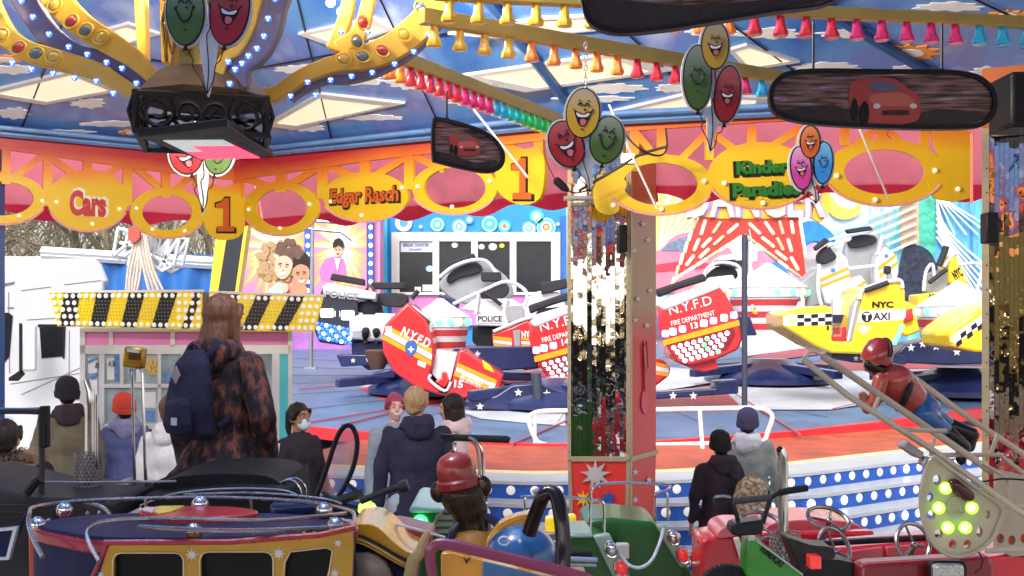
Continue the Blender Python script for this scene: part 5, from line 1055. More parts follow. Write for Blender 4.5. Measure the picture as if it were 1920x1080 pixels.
# ---- cashier building ----
YB = 29
cb = thing('cashier_building', P(890, 640, YB), 'blue cashier building with four dark windows behind the ride', 'building')
bw = M('building_blue', (.02, .25, .6), .5, 0, .12, 1.5); cyn = M('building_cyan', (.05, .5, .75), .45, 0, .1, 1.5); wfr = M('window_frame_cream', (.72, .7, .62), .45, 0, .05, 2)
g = MB(); p0, p1 = P(712, 640, YB), P(1062, 640, YB); g.box(((p0.x+p1.x)/2, YB+2, 3.05), (p1.x-p0.x, 3.9, 6.1)); g.build('wall', bw, cb, smooth=False)
pr(cb, 'corner_post', cyn, rect(700, 405, 727, 640), YB, .1, .12); pr(cb, 'side_panel', M('building_side', (.03, .13, .42), .6, 0, .3, 6), rect(1051, 405, 1062, 560), YB, .06, .1)
pr(cb, 'sill_panel', M('pink_panel', (.6, .2, .45), .45, 0, .15, 1.2), rect(735, 552, 1050, 610), YB, .08, .1)
dk = M('dark_glass', (.012, .014, .018), .08, 0, .3, 3, coat=1)
for i, (xa_, xb) in enumerate(((743, 817), (817, 889), (889, 961), (961, 1038))):
    wd = MB().prism([rect(xa_, 443, xb, 553), rect(xa_+7, 453, xb-5, 548)[::-1]], flat(YB), .12, .16).build('window_frame', wfr, cb, smooth=False)
    MB().prism(rect(xa_+6, 452, xb-4, 549), flat(YB), .02, .06).build('pane', dk, wd, smooth=False)
pr(cb, 'lintel', wfr, [rect(735, 436, 1050, 443), rect(735, 443, 743, 560), rect(1038, 443, 1050, 560)], YB, .13, .12)
g = MB(); pr(cb, 'notice', white, rect(752, 454, 812, 473), YB, .1, .01)
text('notice_lettering', 'BREAK DANCER', flat(YB), (757, 457, 805, 463), M('ink_blue', (.02, .08, .3), .5), cb, off=.11, bold=.02); text('notice_lettering', 'Schausteller', flat(YB), (768, 465, 792, 470), M('ink_blue', (0, 0, 0)), cb, off=.11)
for x, y, r, c in ((853, 460, 6, white), (903, 463, 6, white), (924, 463, 8, offwhite), (941, 461, 5, yel), (806, 504, 7, M('sticker_blue', (.4, .6, .8), .4))): pr(cb, 'sticker', c, ell(x, y, r, r*.85, 12), YB, .1, .01)
pr(cb, 'counter_goods', offwhite, [rect(778, 538, 790, 547), rect(793, 534, 812, 546)], YB, .09, .01)
pal = [M('ring_white', (.75, .85, .88), .5), M('ring_teal', (.05, .45, .4), .5), M('ring_blue', (.1, .35, .75), .5), M('ring_green', (.3, .6, .4), .5), M('ring_red', (.7, .15, .1), .5), M('ring_yellow', (.8, .65, .15), .5)]
for i, (x, y, r, cs) in enumerate([(757, 418, 16, (0, 2)), (789, 425, 3, (0,)), (820, 421, 13, (3, 1, 0)), (861, 425, 15, (2, 0, 2, 0)), (918, 420, 15, (3, 1, 2, 0)), (946, 424, 12, (1, 3, 4)), (992, 428, 14, (2, 0, 2, 0)), (1006, 406, 14, (1, 3, 0)), (1024, 426, 18, (3, 1, 0, 4, 5)), (880, 412, 8, (2, 0)), (1046, 420, 3, (0,)), (970, 440, 3, (0,))]):
    for k, c in enumerate(cs): pr(cb, 'painted_ring', pal[c], ell(x, y, r*(1-k/len(cs)), r*(1-k/len(cs)), 20), YB, .02+.006*k, .015)
# ---- mural wall ----
mw_ = thing('mural_wall', P(580, 640, 27), 'pink mural wall with painted portraits in sunbursts and blue lamp strips', 'mural wall')
def burst_mat():
    m = M('mural_burst', (.8, .3, .5), .5, 0, .06, 3); n, l, b = nodes(m); tc = n.new('ShaderNodeTexCoord'); mp = n.new('ShaderNodeMapping'); mp.inputs['Location'].default_value = (-.5, -.5, -.55)
    l.new(tc.outputs['Generated'], mp.inputs[0]); sx = n.new('ShaderNodeSeparateXYZ'); l.new(mp.outputs[0], sx.inputs[0]); at = n.new('ShaderNodeMath'); at.operation = 'ARCTAN2'; l.new(sx.outputs[2], at.inputs[0]); l.new(sx.outputs[0], at.inputs[1])
    nz = n.new('ShaderNodeTexNoise'); nz.noise_dimensions = '1D'; nz.inputs['Scale'].default_value = 5; nz.inputs['Detail'].default_value = 4; l.new(at.outputs[0], nz.inputs['W'])
    cmb = n.new('ShaderNodeCombineXYZ'); l.new(sx.outputs[0], cmb.inputs[0]); l.new(sx.outputs[2], cmb.inputs[2]); ln_ = n.new('ShaderNodeVectorMath'); ln_.operation = 'LENGTH'; l.new(cmb.outputs[0], ln_.inputs[0])
    ma = n.new('ShaderNodeMath'); ma.operation = 'MULTIPLY_ADD'; ma.inputs[1].default_value = -.9; l.new(nz.outputs[0], ma.inputs[0]); l.new(ln_.outputs['Value'], ma.inputs[2])
    mr = n.new('ShaderNodeMapRange'); mr.inputs[1].default_value = -.42; mr.inputs[2].default_value = .3; l.new(ma.outputs[0], mr.inputs[0])
    r = n.new('ShaderNodeValToRGB'); e = r.color_ramp.elements; e[0].position = .15; e[0].color = (.85, .8, .68, 1); e[1].position = .95; e[1].color = (.75, .2, .5, 1)
    for p_, c in ((.35, (.85, .6, .2, 1)), (.52, (.8, .35, .15, 1)), (.68, (.75, .25, .3, 1))): q = e.new(p_); q.color = c
    l.new(mr.outputs[0], r.inputs[0]); l.new(r.outputs[0], b.inputs['Base Color']); return m
bu = burst_mat(); YM = 27
g = MB(); g.box(((P(430, 0, YM).x+P(712, 0, YM).x)/2, YM+.5, 2.7), (P(712, 0, YM).x-P(430, 0, YM).x, .8, 5.4)); g.build('wall', M('wall_pink', (.65, .25, .45), .5, 0, .1, 1), mw_, smooth=False)
pr(mw_, 'mural_panel', bu, rect(458, 380, 572, 566), YM, .06, .14); pr(mw_, 'mural_panel', bu, rect(590, 380, 688, 566), YM, .06, .14)
pr(mw_, 'lower_panel', M('lower_violet', (.4, .15, .45), .5, 0, .3, 2), [rect(450, 575, 705, 655)], YM, .05, .1)
stb_ = M('lamp_strip_blue', (.02, .1, .5), .4)
for x in (577, 695):
    pr(mw_, 'lamp_strip', stb_, rect(x-5, 380, x+5, 600), YM, .1, .1)
    for y in range(392, 590, 17): MB().ball(P(x, y, YM-.1), (.05, .03, .06), 8).build('bulb', led_w, mw_)
sk1, sk2, hr1, hr2, jk = M('painted_skin', (.72, .42, .28), .5), M('painted_tan', (.5, .24, .13), .5), M('painted_hair_sand', (.4, .25, .12), .5, 0, .5, 60), M('painted_hair_dark', (.03, .02, .02), .5), M('painted_jacket', (.55, .15, .4), .5, 0, .1, 5)
def curly(cx, cy, rx, ry, mt, n_, name='painted_hair', off=.065):
    g = MB(); fr = flat(YM)
    for k in range(n_):
        t = random.random()*2*PI; q = math.sqrt(random.random()); g.prism(ell(cx+rx*q*math.cos(t), cy+ry*q*math.sin(t), 5+3*random.random(), 5+4*random.random(), 9), fr, .01, off+k*.0007)
    return g.build(name, mt, mw_, smooth=False)
def face(cx, cy, r, mt, smile=1, a=0, off=.12):
    T = lambda L: [(cx+u*r*math.cos(a)-v*r*math.sin(a), cy+u*r*math.sin(a)+v*r*math.cos(a)) for u, v in L]
    pr(mw_, 'painted_face', mt, T(sm([(-.75, -.6), (0, -1), (.75, -.6), (.8, .2), (.45, .95), (0, 1.2), (-.5, .95), (-.8, .2)], 3)), YM, off)
    pr(mw_, 'painted_features', hr2, [T([(-.5, -.22), (-.2, -.3), (-.15, -.2), (-.48, -.12)]), T([(.2, -.3), (.5, -.22), (.48, -.12), (.18, -.2)]), T([(-.42, 0), (-.2, -.05), (-.2, .04)]), T([(.2, -.05), (.42, 0), (.2, .04)]), T([(-.08, .35), (.1, .35), (0, .42)])], YM, off+.012)
    pr(mw_, 'painted_mouth', mw if smile else darkred, T([(-.35, .55), (0, .6), (.35, .52), (.2, .8), (-.15, .82)]), YM, off+.012)
curly(520, 492, 36, 38, hr1, 90); curly(545, 470, 22, 18, M('painted_hair_brown', (.12, .06, .04), .5), 30, off=.13); face(534, 500, 20, sk1, 1, .1, .17)
pr(mw_, 'painted_hair', hr2, sm([(550, 495), (556, 478), (575, 474), (584, 490), (582, 505), (566, 494), (554, 508)], 3), YM, .14); face(567, 515, 19, sk2, 1, -.1, .16)
pr(mw_, 'painted_shirt', M('painted_pale_blue', (.4, .6, .75), .5), [(505, 545), (528, 528), (540, 552), (530, 570), (500, 570)], YM, .19); pr(mw_, 'painted_hands', sk2, [sm([(548, 540), (560, 532), (578, 538), (575, 560), (552, 560)], 3)], YM, .2); pr(mw_, 'painted_small_face', sk1, ell(537, 540, 7, 9), YM, .21)
pr(mw_, 'painted_jacket', jk, sm([(603, 525), (606, 492), (622, 482), (645, 486), (648, 525)], 3), YM, .07); pr(mw_, 'painted_shirt', white, [(628, 484), (640, 484), (634, 510)], YM, .1); face(635, 470, 10, sk1, 0, 0, .11)
pr(mw_, 'painted_hair', hr2, sm([(626, 465), (628, 452), (638, 447), (646, 456), (645, 466), (636, 460)], 3), YM, .15)
# ---- painted backdrop on the right ----
bd = thing('painted_backdrop', P(1540, 640, 31), 'painted backdrop with bridge cables, coloured curtains and a pink car behind the taxis', 'backdrop')
YD = 31
def curtain():
    m = M('curtain_streaks', (.3, .4, .6), .5, 0, .05, 3); n, l, b = nodes(m); tc = n.new('ShaderNodeTexCoord'); mp = n.new('ShaderNodeMapping'); mp.inputs['Scale'].default_value = (1.1, .1, .12); l.new(tc.outputs['Object'], mp.inputs[0])
    z = n.new('ShaderNodeTexNoise'); z.inputs['Scale'].default_value = 1.; z.inputs['Detail'].default_value = 9; z.inputs['Roughness'].default_value = .75; l.new(mp.outputs[0], z.inputs['Vector'])
    r = n.new('ShaderNodeValToRGB'); e = r.color_ramp.elements; e[0].position = .3; e[0].color = (.02, .04, .15, 1); e[1].position = .72; e[1].color = (.65, .75, .85, 1)
    for p_, c in ((.4, (.05, .2, .5, 1)), (.47, (.1, .35, .65, 1)), (.52, (.08, .5, .4, 1)), (.57, (.3, .6, .7, 1)), (.62, (.5, .35, .25, 1))): q = e.new(p_); q.color = c
    l.new(z.outputs[0], r.inputs[0]); l.new(r.outputs[0], b.inputs['Base Color']); return m
g = MB(); g.box(((P(1200, 0, YD).x+P(1990, 0, YD).x)/2, YD+.3, 3.2), (P(1990, 0, YD).x-P(1200, 0, YD).x, .5, 6.4)); g.build('board', M('backdrop_sky', (.45, .6, .78), .5, 0, .2, .6), bd, smooth=False)
pr(bd, 'painted_curtain', curtain(), rect(1630, 330, 1960, 640), YD, 0, .08)
skyy = M('painted_yellow_sky', (.85, .6, .2), .5, 0, .12, 2); pr(bd, 'painted_sky', skyy, [(1200, 340), (1420, 340), (1420, 430), (1290, 470), (1200, 470)], YD, 0, .05)
for k in range(9): pr(bd, 'painted_ray', M('painted_ray_pale', (.9, .78, .5), .5), [(1232, 480), (1250+k*24, 360), (1258+k*24, 360), (1236, 480)], YD, .012+.003*k, .02)
pk = M('painted_pink_car', (.75, .2, .28), .4, 0, .1, 2)
pr(bd, 'painted_car', pk, sm([(1205, 478), (1235, 470), (1270, 440), (1330, 438), (1370, 470), (1390, 510), (1380, 540), (1205, 545)], 3), YD, .06); pr(bd, 'painted_car_shine', M('painted_red_deep', (.6, .04, .08), .4), [(1205, 500), (1290, 488), (1360, 500), (1205, 512)], YD, .085); pr(bd, 'painted_car_window', M('painted_window', (.15, .2, .3), .4, 0, .4, 10), sm([(1240, 470), (1275, 446), (1320, 446), (1330, 466)], 2), YD, .085)
pr(bd, 'painted_buildings', M('painted_pink_house', (.6, .2, .3), .5, 0, .2, 4), [rect(1420, 470, 1480, 530), rect(1400, 490, 1420, 530)], YD, .05)
pr(bd, 'painted_van', white, sm([(1330, 500), (1350, 480), (1400, 480), (1405, 530), (1330, 534)], 2), YD, .1); pr(bd, 'painted_van_window', dk, [(1345, 490), (1395, 488), (1396, 502), (1350, 506)], YD, .13)
pr(bd, 'painted_blue_figure', M('painted_blue', (.02, .2, .55), .5, 0, .25, 3), sm([(1495, 425), (1525, 415), (1560, 440), (1562, 470), (1530, 452), (1500, 460)], 3), YD, .08)
pr(bd, 'painted_blue_figure', M('painted_blue', (0, 0, 0)), sm([(1440, 500), (1465, 488), (1475, 520), (1440, 530)], 3), YD, .08); pr(bd, 'painted_violet_shape', M('painted_violet', (.4, .3, .6), .5, 0, .15, 3), sm([(1500, 470), (1530, 455), (1545, 500), (1530, 560), (1480, 570), (1470, 530), (1490, 510)], 3), YD, .05)
pr(bd, 'painted_yellow_cloth', M('painted_cloth', (.8, .55, .1), .5, 0, .3, 4), sm([(1552, 365), (1575, 388), (1600, 390), (1612, 375), (1610, 400), (1585, 412), (1560, 405), (1545, 380)], 3), YD, .08)
g = MB(); r_ = .035
for k in range(6): g.tube(sm([tuple(P(1555, 432+k*18, YD-.12)), tuple(P(1640, 405+k*16, YD-.12)), tuple(P(1718, 372+k*16, YD-.12))], 4, False), r_, 5)
for k in range(7): g.tube(sm([tuple(P(1756, 372+k*12, YD-.12)), tuple(P(1775+k*2, 430+k*10, YD-.12)), tuple(P(1850, 500+k*16, YD-.12))], 4, False), r_, 5)
for k in range(5): g.tube([P(1756, 366, YD-.12), P(1790+k*22, 440, YD-.12)], r_*.8, 5)
g.build('painted_cables', M('cable_white', (.7, .75, .8), .5), bd)
pr(bd, 'painted_tower', M('painted_tan', (0, 0, 0)) if 0 else M('painted_sandstone', (.5, .33, .22), .5, 0, .2, 3), rect(1688, 350, 1722, 470), YD, .03); pr(bd, 'painted_green_fall', M('painted_green', (.06, .42, .3), .5, 0, .5, 4), rect(1722, 350, 1752, 500), YD, .035); pr(bd, 'painted_dark_rocks', M('painted_rocks', (.03, .035, .06), .5, 0, .6, 8), sm([(1685, 500), (1700, 460), (1740, 470), (1760, 520), (1750, 600), (1680, 600)], 3), YD, .06)
# ---- blue tarpaulin and white roofs at the left ----
tp = thing('blue_tarpaulin', P(290, 640, 24), 'blue tarpaulin covered trailer behind the swing ride', 'tarpaulin')
g = MB(); rows = []
for j in range(7):
    row = []
    for i in range(41):
        px_ = 150+i*7; p = P(px_, 478+ j*26, 24); row.append(p+Vector((0, .08*math.sin(i*.8+j*.3)+.05*noise.noise((i*.3, j*.5, 0)), 0)))
    rows.append(row)
g.sheet(rows); g.build('sheet', M('tarp_blue', (.02, .12, .38), .45, 0, .2, 1.5), tp, solid=.02)
g = MB(); g.tube([P(78, 472, 23.9), P(400, 492, 23.9)], .12, 4); g.tube([P(78, 479, 23.9), P(400, 484+14, 23.9)], .08, 4); g.build('roof_edge', white, tp)
MB().box(P(270, 620, 25.6), (3.5, 1.6, 2.4)).build('trailer_body', white, tp, smooth=False)
t2 = tag(MB().box(P(20, 600, 27), (3.0, 2, 3.1)).build('white_container', white, smooth=False, bevel=.05), 'white container roof visible above the truck cab at the left edge', 'container')
# ---- truck ----
tk = thing('white_truck', P(90, 900, 15.5), 'white truck cab with dark side window and big wing mirror at the left edge', 'truck')
YT = 15.5; ftk = flat(YT, 90, 600, .36); wt = M('truck_white', (.52, .53, .56), .3, 0, .03, 1, coat=.5)
cab = [(-220, 520), (-60, 498), (15, 492), (60, 486), (178, 484), (190, 495), (205, 528), (196, 530), (194, 545), (212, 560), (214, 1020), (-240, 1020)]
MB().prism(cab, ftk, 2.3).build('cab', wt, tk, smooth=True, bevel=.06, ang=.5)
pr(tk, 'side_window', dk, sm([(74, 614), (118, 610), (120, 668), (78, 672)], 1), ftk, .01); pr(tk, 'window_seal', black, [rect(71, 608, 123, 613), [(118, 608), (123, 608), (121, 672), (117, 672)]], ftk, .014)
pr(tk, 'windscreen', dk, [(-60, 590), (16, 586), (24, 592), (18, 668), (0, 690), (-60, 700)], ftk, .01)
MB().prism(rrect(44, 608, 72, 694, 6), ftk, .12, .4).build('wing_mirror', wt, tk, smooth=True, bevel=.03, ang=.5); MB().prism([(40, 606), (45, 606), (45, 692), (40, 694)], ftk, .1, .41).build('mirror_edge', black, tk, smooth=False)
MB().prism([(20, 706), (44, 690), (50, 700), (38, 712), (20, 712)], ftk, .12, .35).build('mirror_bracket', black, tk, bevel=.01)
g = MB(); fr = ftk
for a_, b_ in (((40, 545), (95, 538)), ((120, 534), (190, 526)), ((16, 548), (18, 700)), ((130, 620), (128, 900)), ((20, 720), (150, 700)), ((50, 600), (115, 596)), ((40, 740), (150, 690))): g.prism(strip_pts(*a_, *b_, 1.6), fr, .006, .004)
g.build('panel_gaps', M('gap_grey', (.12, .13, .14), .6), tk, smooth=False); pr(tk, 'vent', M('gap_grey', (0, 0, 0)), [[(4, 532), (28, 528), (26, 533), (4, 538)], rect(14, 576, 26, 579)], ftk, .006)
pr(tk, 'door_handle', black, rrect(132, 742, 150, 749, 3), ftk, .02); pr(tk, 'side_flap', M('flap_grey', (.35, .36, .38), .5), [(150, 560), (200, 566), (204, 690), (150, 690)], ftk, .008); pr(tk, 'step', M('flap_grey', (0, 0, 0)), [rect(70, 800, 120, 812), rect(70, 850, 120, 862)], ftk, .01); pr(tk, 'head_lamp', led_w if 0 else M('lamp_clear', (.4, .45, .5), .1, coat=1), rrect(-10, 780, 24, 820, 6), ftk, .015)

for x in (-140, 300):
    MB().lathe([(.5, 0), (.5, .3)], P(x, 0, YT-.02)*Vector((1, 1, 0)).x if 0 else Vector((P(x, 0, YT).x, YT-.02, .5)), (0, 1, 0), 20).build('wheel', rubber, tk)
# ---- swing ride ----
sw = thing('swing_ride', P(290, 545, 19), 'white swing ride cages with a bundle of tied ropes above the booth roof', 'swing ride')
Y = 19; g = MB()
def line(g, pts, r, Yq=Y, dy=0): g.tube([P(x, y, Yq)+Vector((0, dy, 0)) for x, y in pts], r, 6)
for dy in (0, .5):
    for L in ([(222, 428), (212, 480), (240, 495), (262, 440), (222, 428)], [(212, 480), (262, 440)], [(225, 455), (255, 462)], [(280, 470), (285, 436), (338, 445), (325, 498), (305, 508), (278, 492), (280, 470)], [(285, 480), (325, 498)], [(300, 500), (335, 446)], [(318, 440), (308, 505)]): line(g, L, .035, Y, dy)
for x, y in ((222, 428), (212, 480), (240, 495), (285, 436), (325, 498), (278, 492)): g.tube([P(x, y, Y), P(x, y, Y)+Vector((0, .5, 0))], .035, 6)
g.build('cage_frame', white, sw)
MB().prism([(290, 475), (318, 442), (325, 446), (305, 484)], Y+.2, .1).build('seat', carwht, sw, bevel=.02)
g = MB()
for k in range(9): g.tube([P(x, y, 18.8) for x, y in sm([(252+k*2.4, 420), (250+k*3+3*math.sin(k), 460), (240+k*6, 505), (236+k*(5 if k < 5 else 9), 550)], 3, False)], .03 if k%2 else .022, 6)
g.build('rope_bundle', M('rope_pale', (.55, .48, .4), .7, 0, .2, 20), sw); MB().prism(sm([(240, 430), (256, 424), (262, 445), (246, 456)], 3), 18.7, .1).build('red_cloth', M('cloth_red', (.5, .08, .05), .6, 0, .3, 5), sw)
MB().tube([P(290, 545, 19.3), P(290, 430, 19.3)], .05, 8).build('mast', steel, sw)
ym = thing('striped_mast', P(425, 545, 17), 'slanting yellow and black striped mast behind the booth roof', 'mast')
MB().prism([(410, 400), (432, 400), (408, 552), (392, 552)], 17, .25).build('yellow_stripe', yel, ym, smooth=False); MB().prism([(432, 400), (462, 400), (440, 552), (408, 552)], 17, .25).build('black_stripe', M('mast_black', (.03, .032, .04), .5), ym, smooth=False); MB().prism([(462, 400), (468, 400), (446, 552), (440, 552)], 17, .25).build('yellow_edge', yel, ym, smooth=False)
# ---- bare trees ----
bark = M('bark', (.2, .165, .11), .9, 0, .3, 12, .4); random.seed(11)
def tree(x, y, h, lab):
    t = thing('bare_tree', (x, y, 0), lab, 'tree', 'bare trees behind the white roofs'); g = MB(); gb = MB(); tops = []
    tr = [Vector((x+.15*math.sin(k), y, h*.55*k/4)) for k in range(5)]; g.tube(tr, [.26-.03*k for k in range(5)], 8); g.build('trunk', bark, t)
    def grow(p, d, L, r, lev):
        q = p+d*L*.5+Vector((random.uniform(-.1, .1), random.uniform(-.1, .1), 0))*L; e = q+(d+Vector((random.uniform(-.3, .3), random.uniform(-.3, .3), .12))).normalized()*L*.5
        gb.tube([p, q, e], [r, r*.8, r*.6], 4 if lev else 5)
        if lev < 4:
            for k in range(3 if lev < 3 else 3):
                dd = (d+Vector((random.uniform(-.9, .9), random.uniform(-.7, .7), random.uniform(-.25, .6)))).normalized(); grow(q if k == 0 else e, dd, L*.68, max(r*.6, .014), lev+1)
    for k in range(11):
        a = k*2.4; z = h*(.2+.035*k); grow(Vector((x, y, z)), Vector((math.cos(a), math.sin(a)*.6, .6)).normalized(), h*.22, .09, 0)
    gb.build('crown', bark, t)
for i, (x, y, h, lab) in enumerate([(-21, 42, 11, 'bare tree at the left edge above the truck'), (-18, 44, 12, 'bare tree with pale branches left of the swing ride ropes'), (-15.5, 41, 10, 'bare tree directly left of the white cages'), (-12.8, 45, 12, 'bare tree showing through the white swing cages'), (-24, 47, 12, 'bare tree at the far left, half behind the blue post')]): tree(x, y, h, lab)
hd = MB()
for i in range(1400):
    x = random.uniform(-34, -9); y = random.uniform(50, 55); z = random.uniform(0, 9); a = random.uniform(0, PI); L = random.uniform(.6, 1.8)
    hd.tube([(x, y, z), (x+L*math.cos(a)*.6, y, z+L*(.3+abs(math.sin(a)))), (x+L*math.cos(a), y, z+L*1.4)], [.05, .035, .015], 3)
tag(hd.build('thicket', M('thicket_twigs', (.3, .25, .17), .9, 0, .4, 1)), kind='stuff', label='tan tangle of bare branches far behind the truck')
# ---- pay booth ----
bo = thing('pay_booth', P(350, 930, 9.6), 'pay booth with yellow and black striped bulb sign and pink panels behind the standing woman', 'booth')
Y = 9.6; fb = flat(Y, 350, 600, .21); alu = M('booth_aluminium', (.6, .6, .62), .35, .3, .08, 4); pink = M('booth_pink', (.65, .2, .5), .4, 0, .08, 2); cya = M('booth_cyan', (.08, .55, .62), .4, 0, .08, 2)
a0, a1 = P(155, 0, Y).x, P(545, 0, Y).x; cxm = (a0+a1)/2
g = MB(); g.prism(rect(156, 612, 544, 622), fb, 1.5, -.05); g.prism(rect(156, 1010, 544, 1026), fb, 1.5, -.05); g.prism(rect(156, 622, 544, 1010), fb, .05, -1.5); g.build('shell', alu, bo, smooth=False)
MB().prism(rect(155, 620, 545, 650), fb, .05, .0).build('pink_fascia', pink, bo, smooth=False)
g = MB()
for r_ in (rect(150, 615, 546, 622), rect(150, 647, 546, 664), rect(150, 620, 160, 1020), rect(205, 620, 212, 650), rect(320, 620, 328, 650), rect(186, 664, 196, 800), rect(340, 664, 350, 900), rect(225, 664, 232, 720), rect(160, 795, 350, 803), rect(196, 720, 345, 727), rect(510, 664, 524, 900), rect(540, 620, 548, 1020), rect(296, 664, 302, 800)): g.prism(r_, fb, .04, .012)
g.build('frame', alu, bo, smooth=False)
for r_ in (rect(172, 825, 186, 1020), rect(190, 825, 205, 1020), rect(524, 664, 540, 900), rect(206, 803, 345, 1020)): MB().prism(r_, fb, .03, -.005).build('cyan_panel', cya, bo, smooth=False)
gls = M('booth_glass', (.32, .4, .45), .08, 0, .5, 2.5, coat=1)
for r_ in (rect(160, 664, 186, 795), rect(196, 664, 296, 720), rect(302, 664, 340, 795), rect(196, 727, 296, 795), rect(350, 664, 510, 800)): MB().prism(r_, fb, .01, -.02).build('window_pane', gls, bo, smooth=False)
MB().prism(rect(350, 800, 510, 1020), fb, .03, -.01).build('lower_panel', cya, bo, smooth=False)
MB().prism([(172, 803), (345, 803), (345, 826), (172, 826)], fb, .01, .015).build('hazard_strip', yel, bo, smooth=False)
g = MB()
for k in range(4): g.prism([(192+k*40, 804), (208+k*40, 804), (200+k*40, 825), (184+k*40, 825)], fb, .006, .02)
g.build('hazard_stripes', lbk, bo, smooth=False)
g = MB()
for L in (rect(165, 672, 182, 700), rect(165, 712, 182, 740), rect(200, 672, 214, 712), rect(255, 690, 264, 716), rect(270, 735, 292, 765), rect(232, 735, 242, 780)): MB().prism(L, fb, .005, -.008).build('poster', white, bo, smooth=False)
for L in (strip_pts(165, 680, 182, 671, 6), strip_pts(165, 712, 182, 700, 6), rect(214, 666, 224, 714), rect(306, 700, 338, 716), rect(243, 675, 253, 712), rect(272, 770, 290, 790)): MB().prism(L, fb, .005, -.005).build('poster', M('poster_mixed', (.1, .2, .45), .4, 0, .6, 20), bo, smooth=False)
text('lettering', 'KA', fb, (214, 676, 203, 688), lbk, bo, off=-.002); text('lettering', 'XXL', fb, (296, 672, 272, 690), M('letter_gold', (.7, .4, .02), .4), bo, off=-.002, bold=.04); text('lettering', 'OUT', fb, (296, 690, 274, 704), M('letter_gold', (0, 0, 0)), bo, off=-.002, bold=.04)
text('lettering', 'B', fb, (186, 680, 178, 690), lbk, bo, off=-.002)
# striped bulb sign
Ys = 9.3; fsg = flat(Ys, 350, 600, .21); yelb = M('sign_yellow', (.9, .68, .01), .35, 0, .04, 3)
def sign(tl, tr_, br, bl_, endspec):
    nm = MB().prism([tl, tr_, br, bl_], fsg, .06, 0).build('sign_board', yelb, bo, smooth=False)
    W = lambda u, v: (tl[0]*(1-u)*(1-v)+tr_[0]*u*(1-v)+br[0]*u*v+bl_[0]*(1-u)*v, tl[1]*(1-u)*(1-v)+tr_[1]*u*(1-v)+br[1]*u*v+bl_[1]*(1-u)*v)
    ww = tr_[0]-tl[0]; k = 0; x = 28.; g = MB(); gd = MB()
    while x < ww-5:
        x2 = min(x+30, ww-1); s_ = 24
        u0, u1 = x/ww, x2/ww; v0, v1 = max(0, (x-s_))/ww, max(2, (x2-s_))/ww
        g.prism([W(u0, .02), W(u1, .02), W(v1, .98), W(v0, .98)], fsg, .01, .006); x += 61
    g.build('black_stripes', M('stripe_black', (.02, .02, .022), .4), bo, smooth=False)
    for row in range(5):
        for c in range(int(ww/12.5)):
            u = (c+.5)*12.5/ww; v = .1+.2*row
            if row in (0, 4) or (row in (1, 2, 3) and endspec(u)):
                p = fsg.w(*fsg.uv(*W(u, v)), .012); MB().ball(p, (.02, .014, .022), 8).build('bulb', bbm, bo)
            elif row in (1, 2, 3):
                for du in (-.25, .25):
                    for dv in (-.05, .05): gd.ball(fsg.w(*fsg.uv(*W(u+du*12.5/ww, v+dv)), .008), (.005, .004, .005), 5)
    if gd.V: gd.build('grille_dots', M('grille_grey', (.3, .28, .18), .5), bo)
bbm = M('sign_bulb', (.8, .78, .75), .3, 0, .1, 5, emit=.12)
sign((92, 549), (380, 547), (378, 618), (108, 612), lambda u: u < .17 or u > .83); sign((392, 549), (607, 556), (590, 622), (392, 620), lambda u: u < .1 or u > .82)
g = MB()
for i in range(5): g.add([], [])
MB().prism(strip_pts(92, 547, 382, 545, 4), fsg, .08, .01).build('sign_trim', white, bo, smooth=False); MB().prism(strip_pts(392, 547, 608, 554, 4), fsg, .08, .01).build('sign_trim', white, bo, smooth=False); MB().prism(rect(380, 548, 393, 620), fsg, .06, -.002).build('sign_corner', M('corner_dark', (.08, .09, .08), .5), bo, smooth=False)
# ================= PEOPLE =================
def lap(me, it=2, f=.5):
    bm = bmesh.new(); bm.from_mesh(me)
    for _ in range(it): bmesh.ops.smooth_vert(bm, verts=bm.verts, factor=f, use_axis_x=True, use_axis_y=True, use_axis_z=True)
    bm.to_mesh(me); bm.free()
def organic(g, name, mat, parent, vox=.012, it=2, fold=0., fs=(9, 9, 4), zr=None, mats=None, fn=None):
    """fuse the shapes in g into one continuous skin"""
    me = g.mesh('t'); ob = bpy.data.objects.new('t', me); C.objects.link(ob); d = ob.modifiers.new('r', 'REMESH'); d.mode = 'VOXEL'; d.voxel_size = vox
    bpy.context.view_layer.update(); dg = bpy.context.evaluated_depsgraph_get(); m2 = bpy.data.meshes.new_from_object(ob.evaluated_get(dg)); bpy.data.objects.remove(ob); bpy.data.meshes.remove(me)
    m2.name = name; lap(m2, it)
    if fold:
        ns_ = [v.normal.copy() for v in m2.vertices]
        for v, n_ in zip(m2.vertices, ns_):
            c = v.co; k = noise.noise((c.x*fs[0], c.y*fs[1], c.z*fs[2]))+.5*noise.noise((c.x*fs[0]*2.2, c.y*fs[1]*2.2, c.z*fs[2]*2.2+7)); amp = fold*(zr(c.z) if zr else 1); v.co = c+n_*k*amp
    for m in (mats or [mat]): m2.materials.append(m)
    m2.shade_smooth(); o = bpy.data.objects.new(name, m2); C.objects.link(o); o.parent = parent; return o
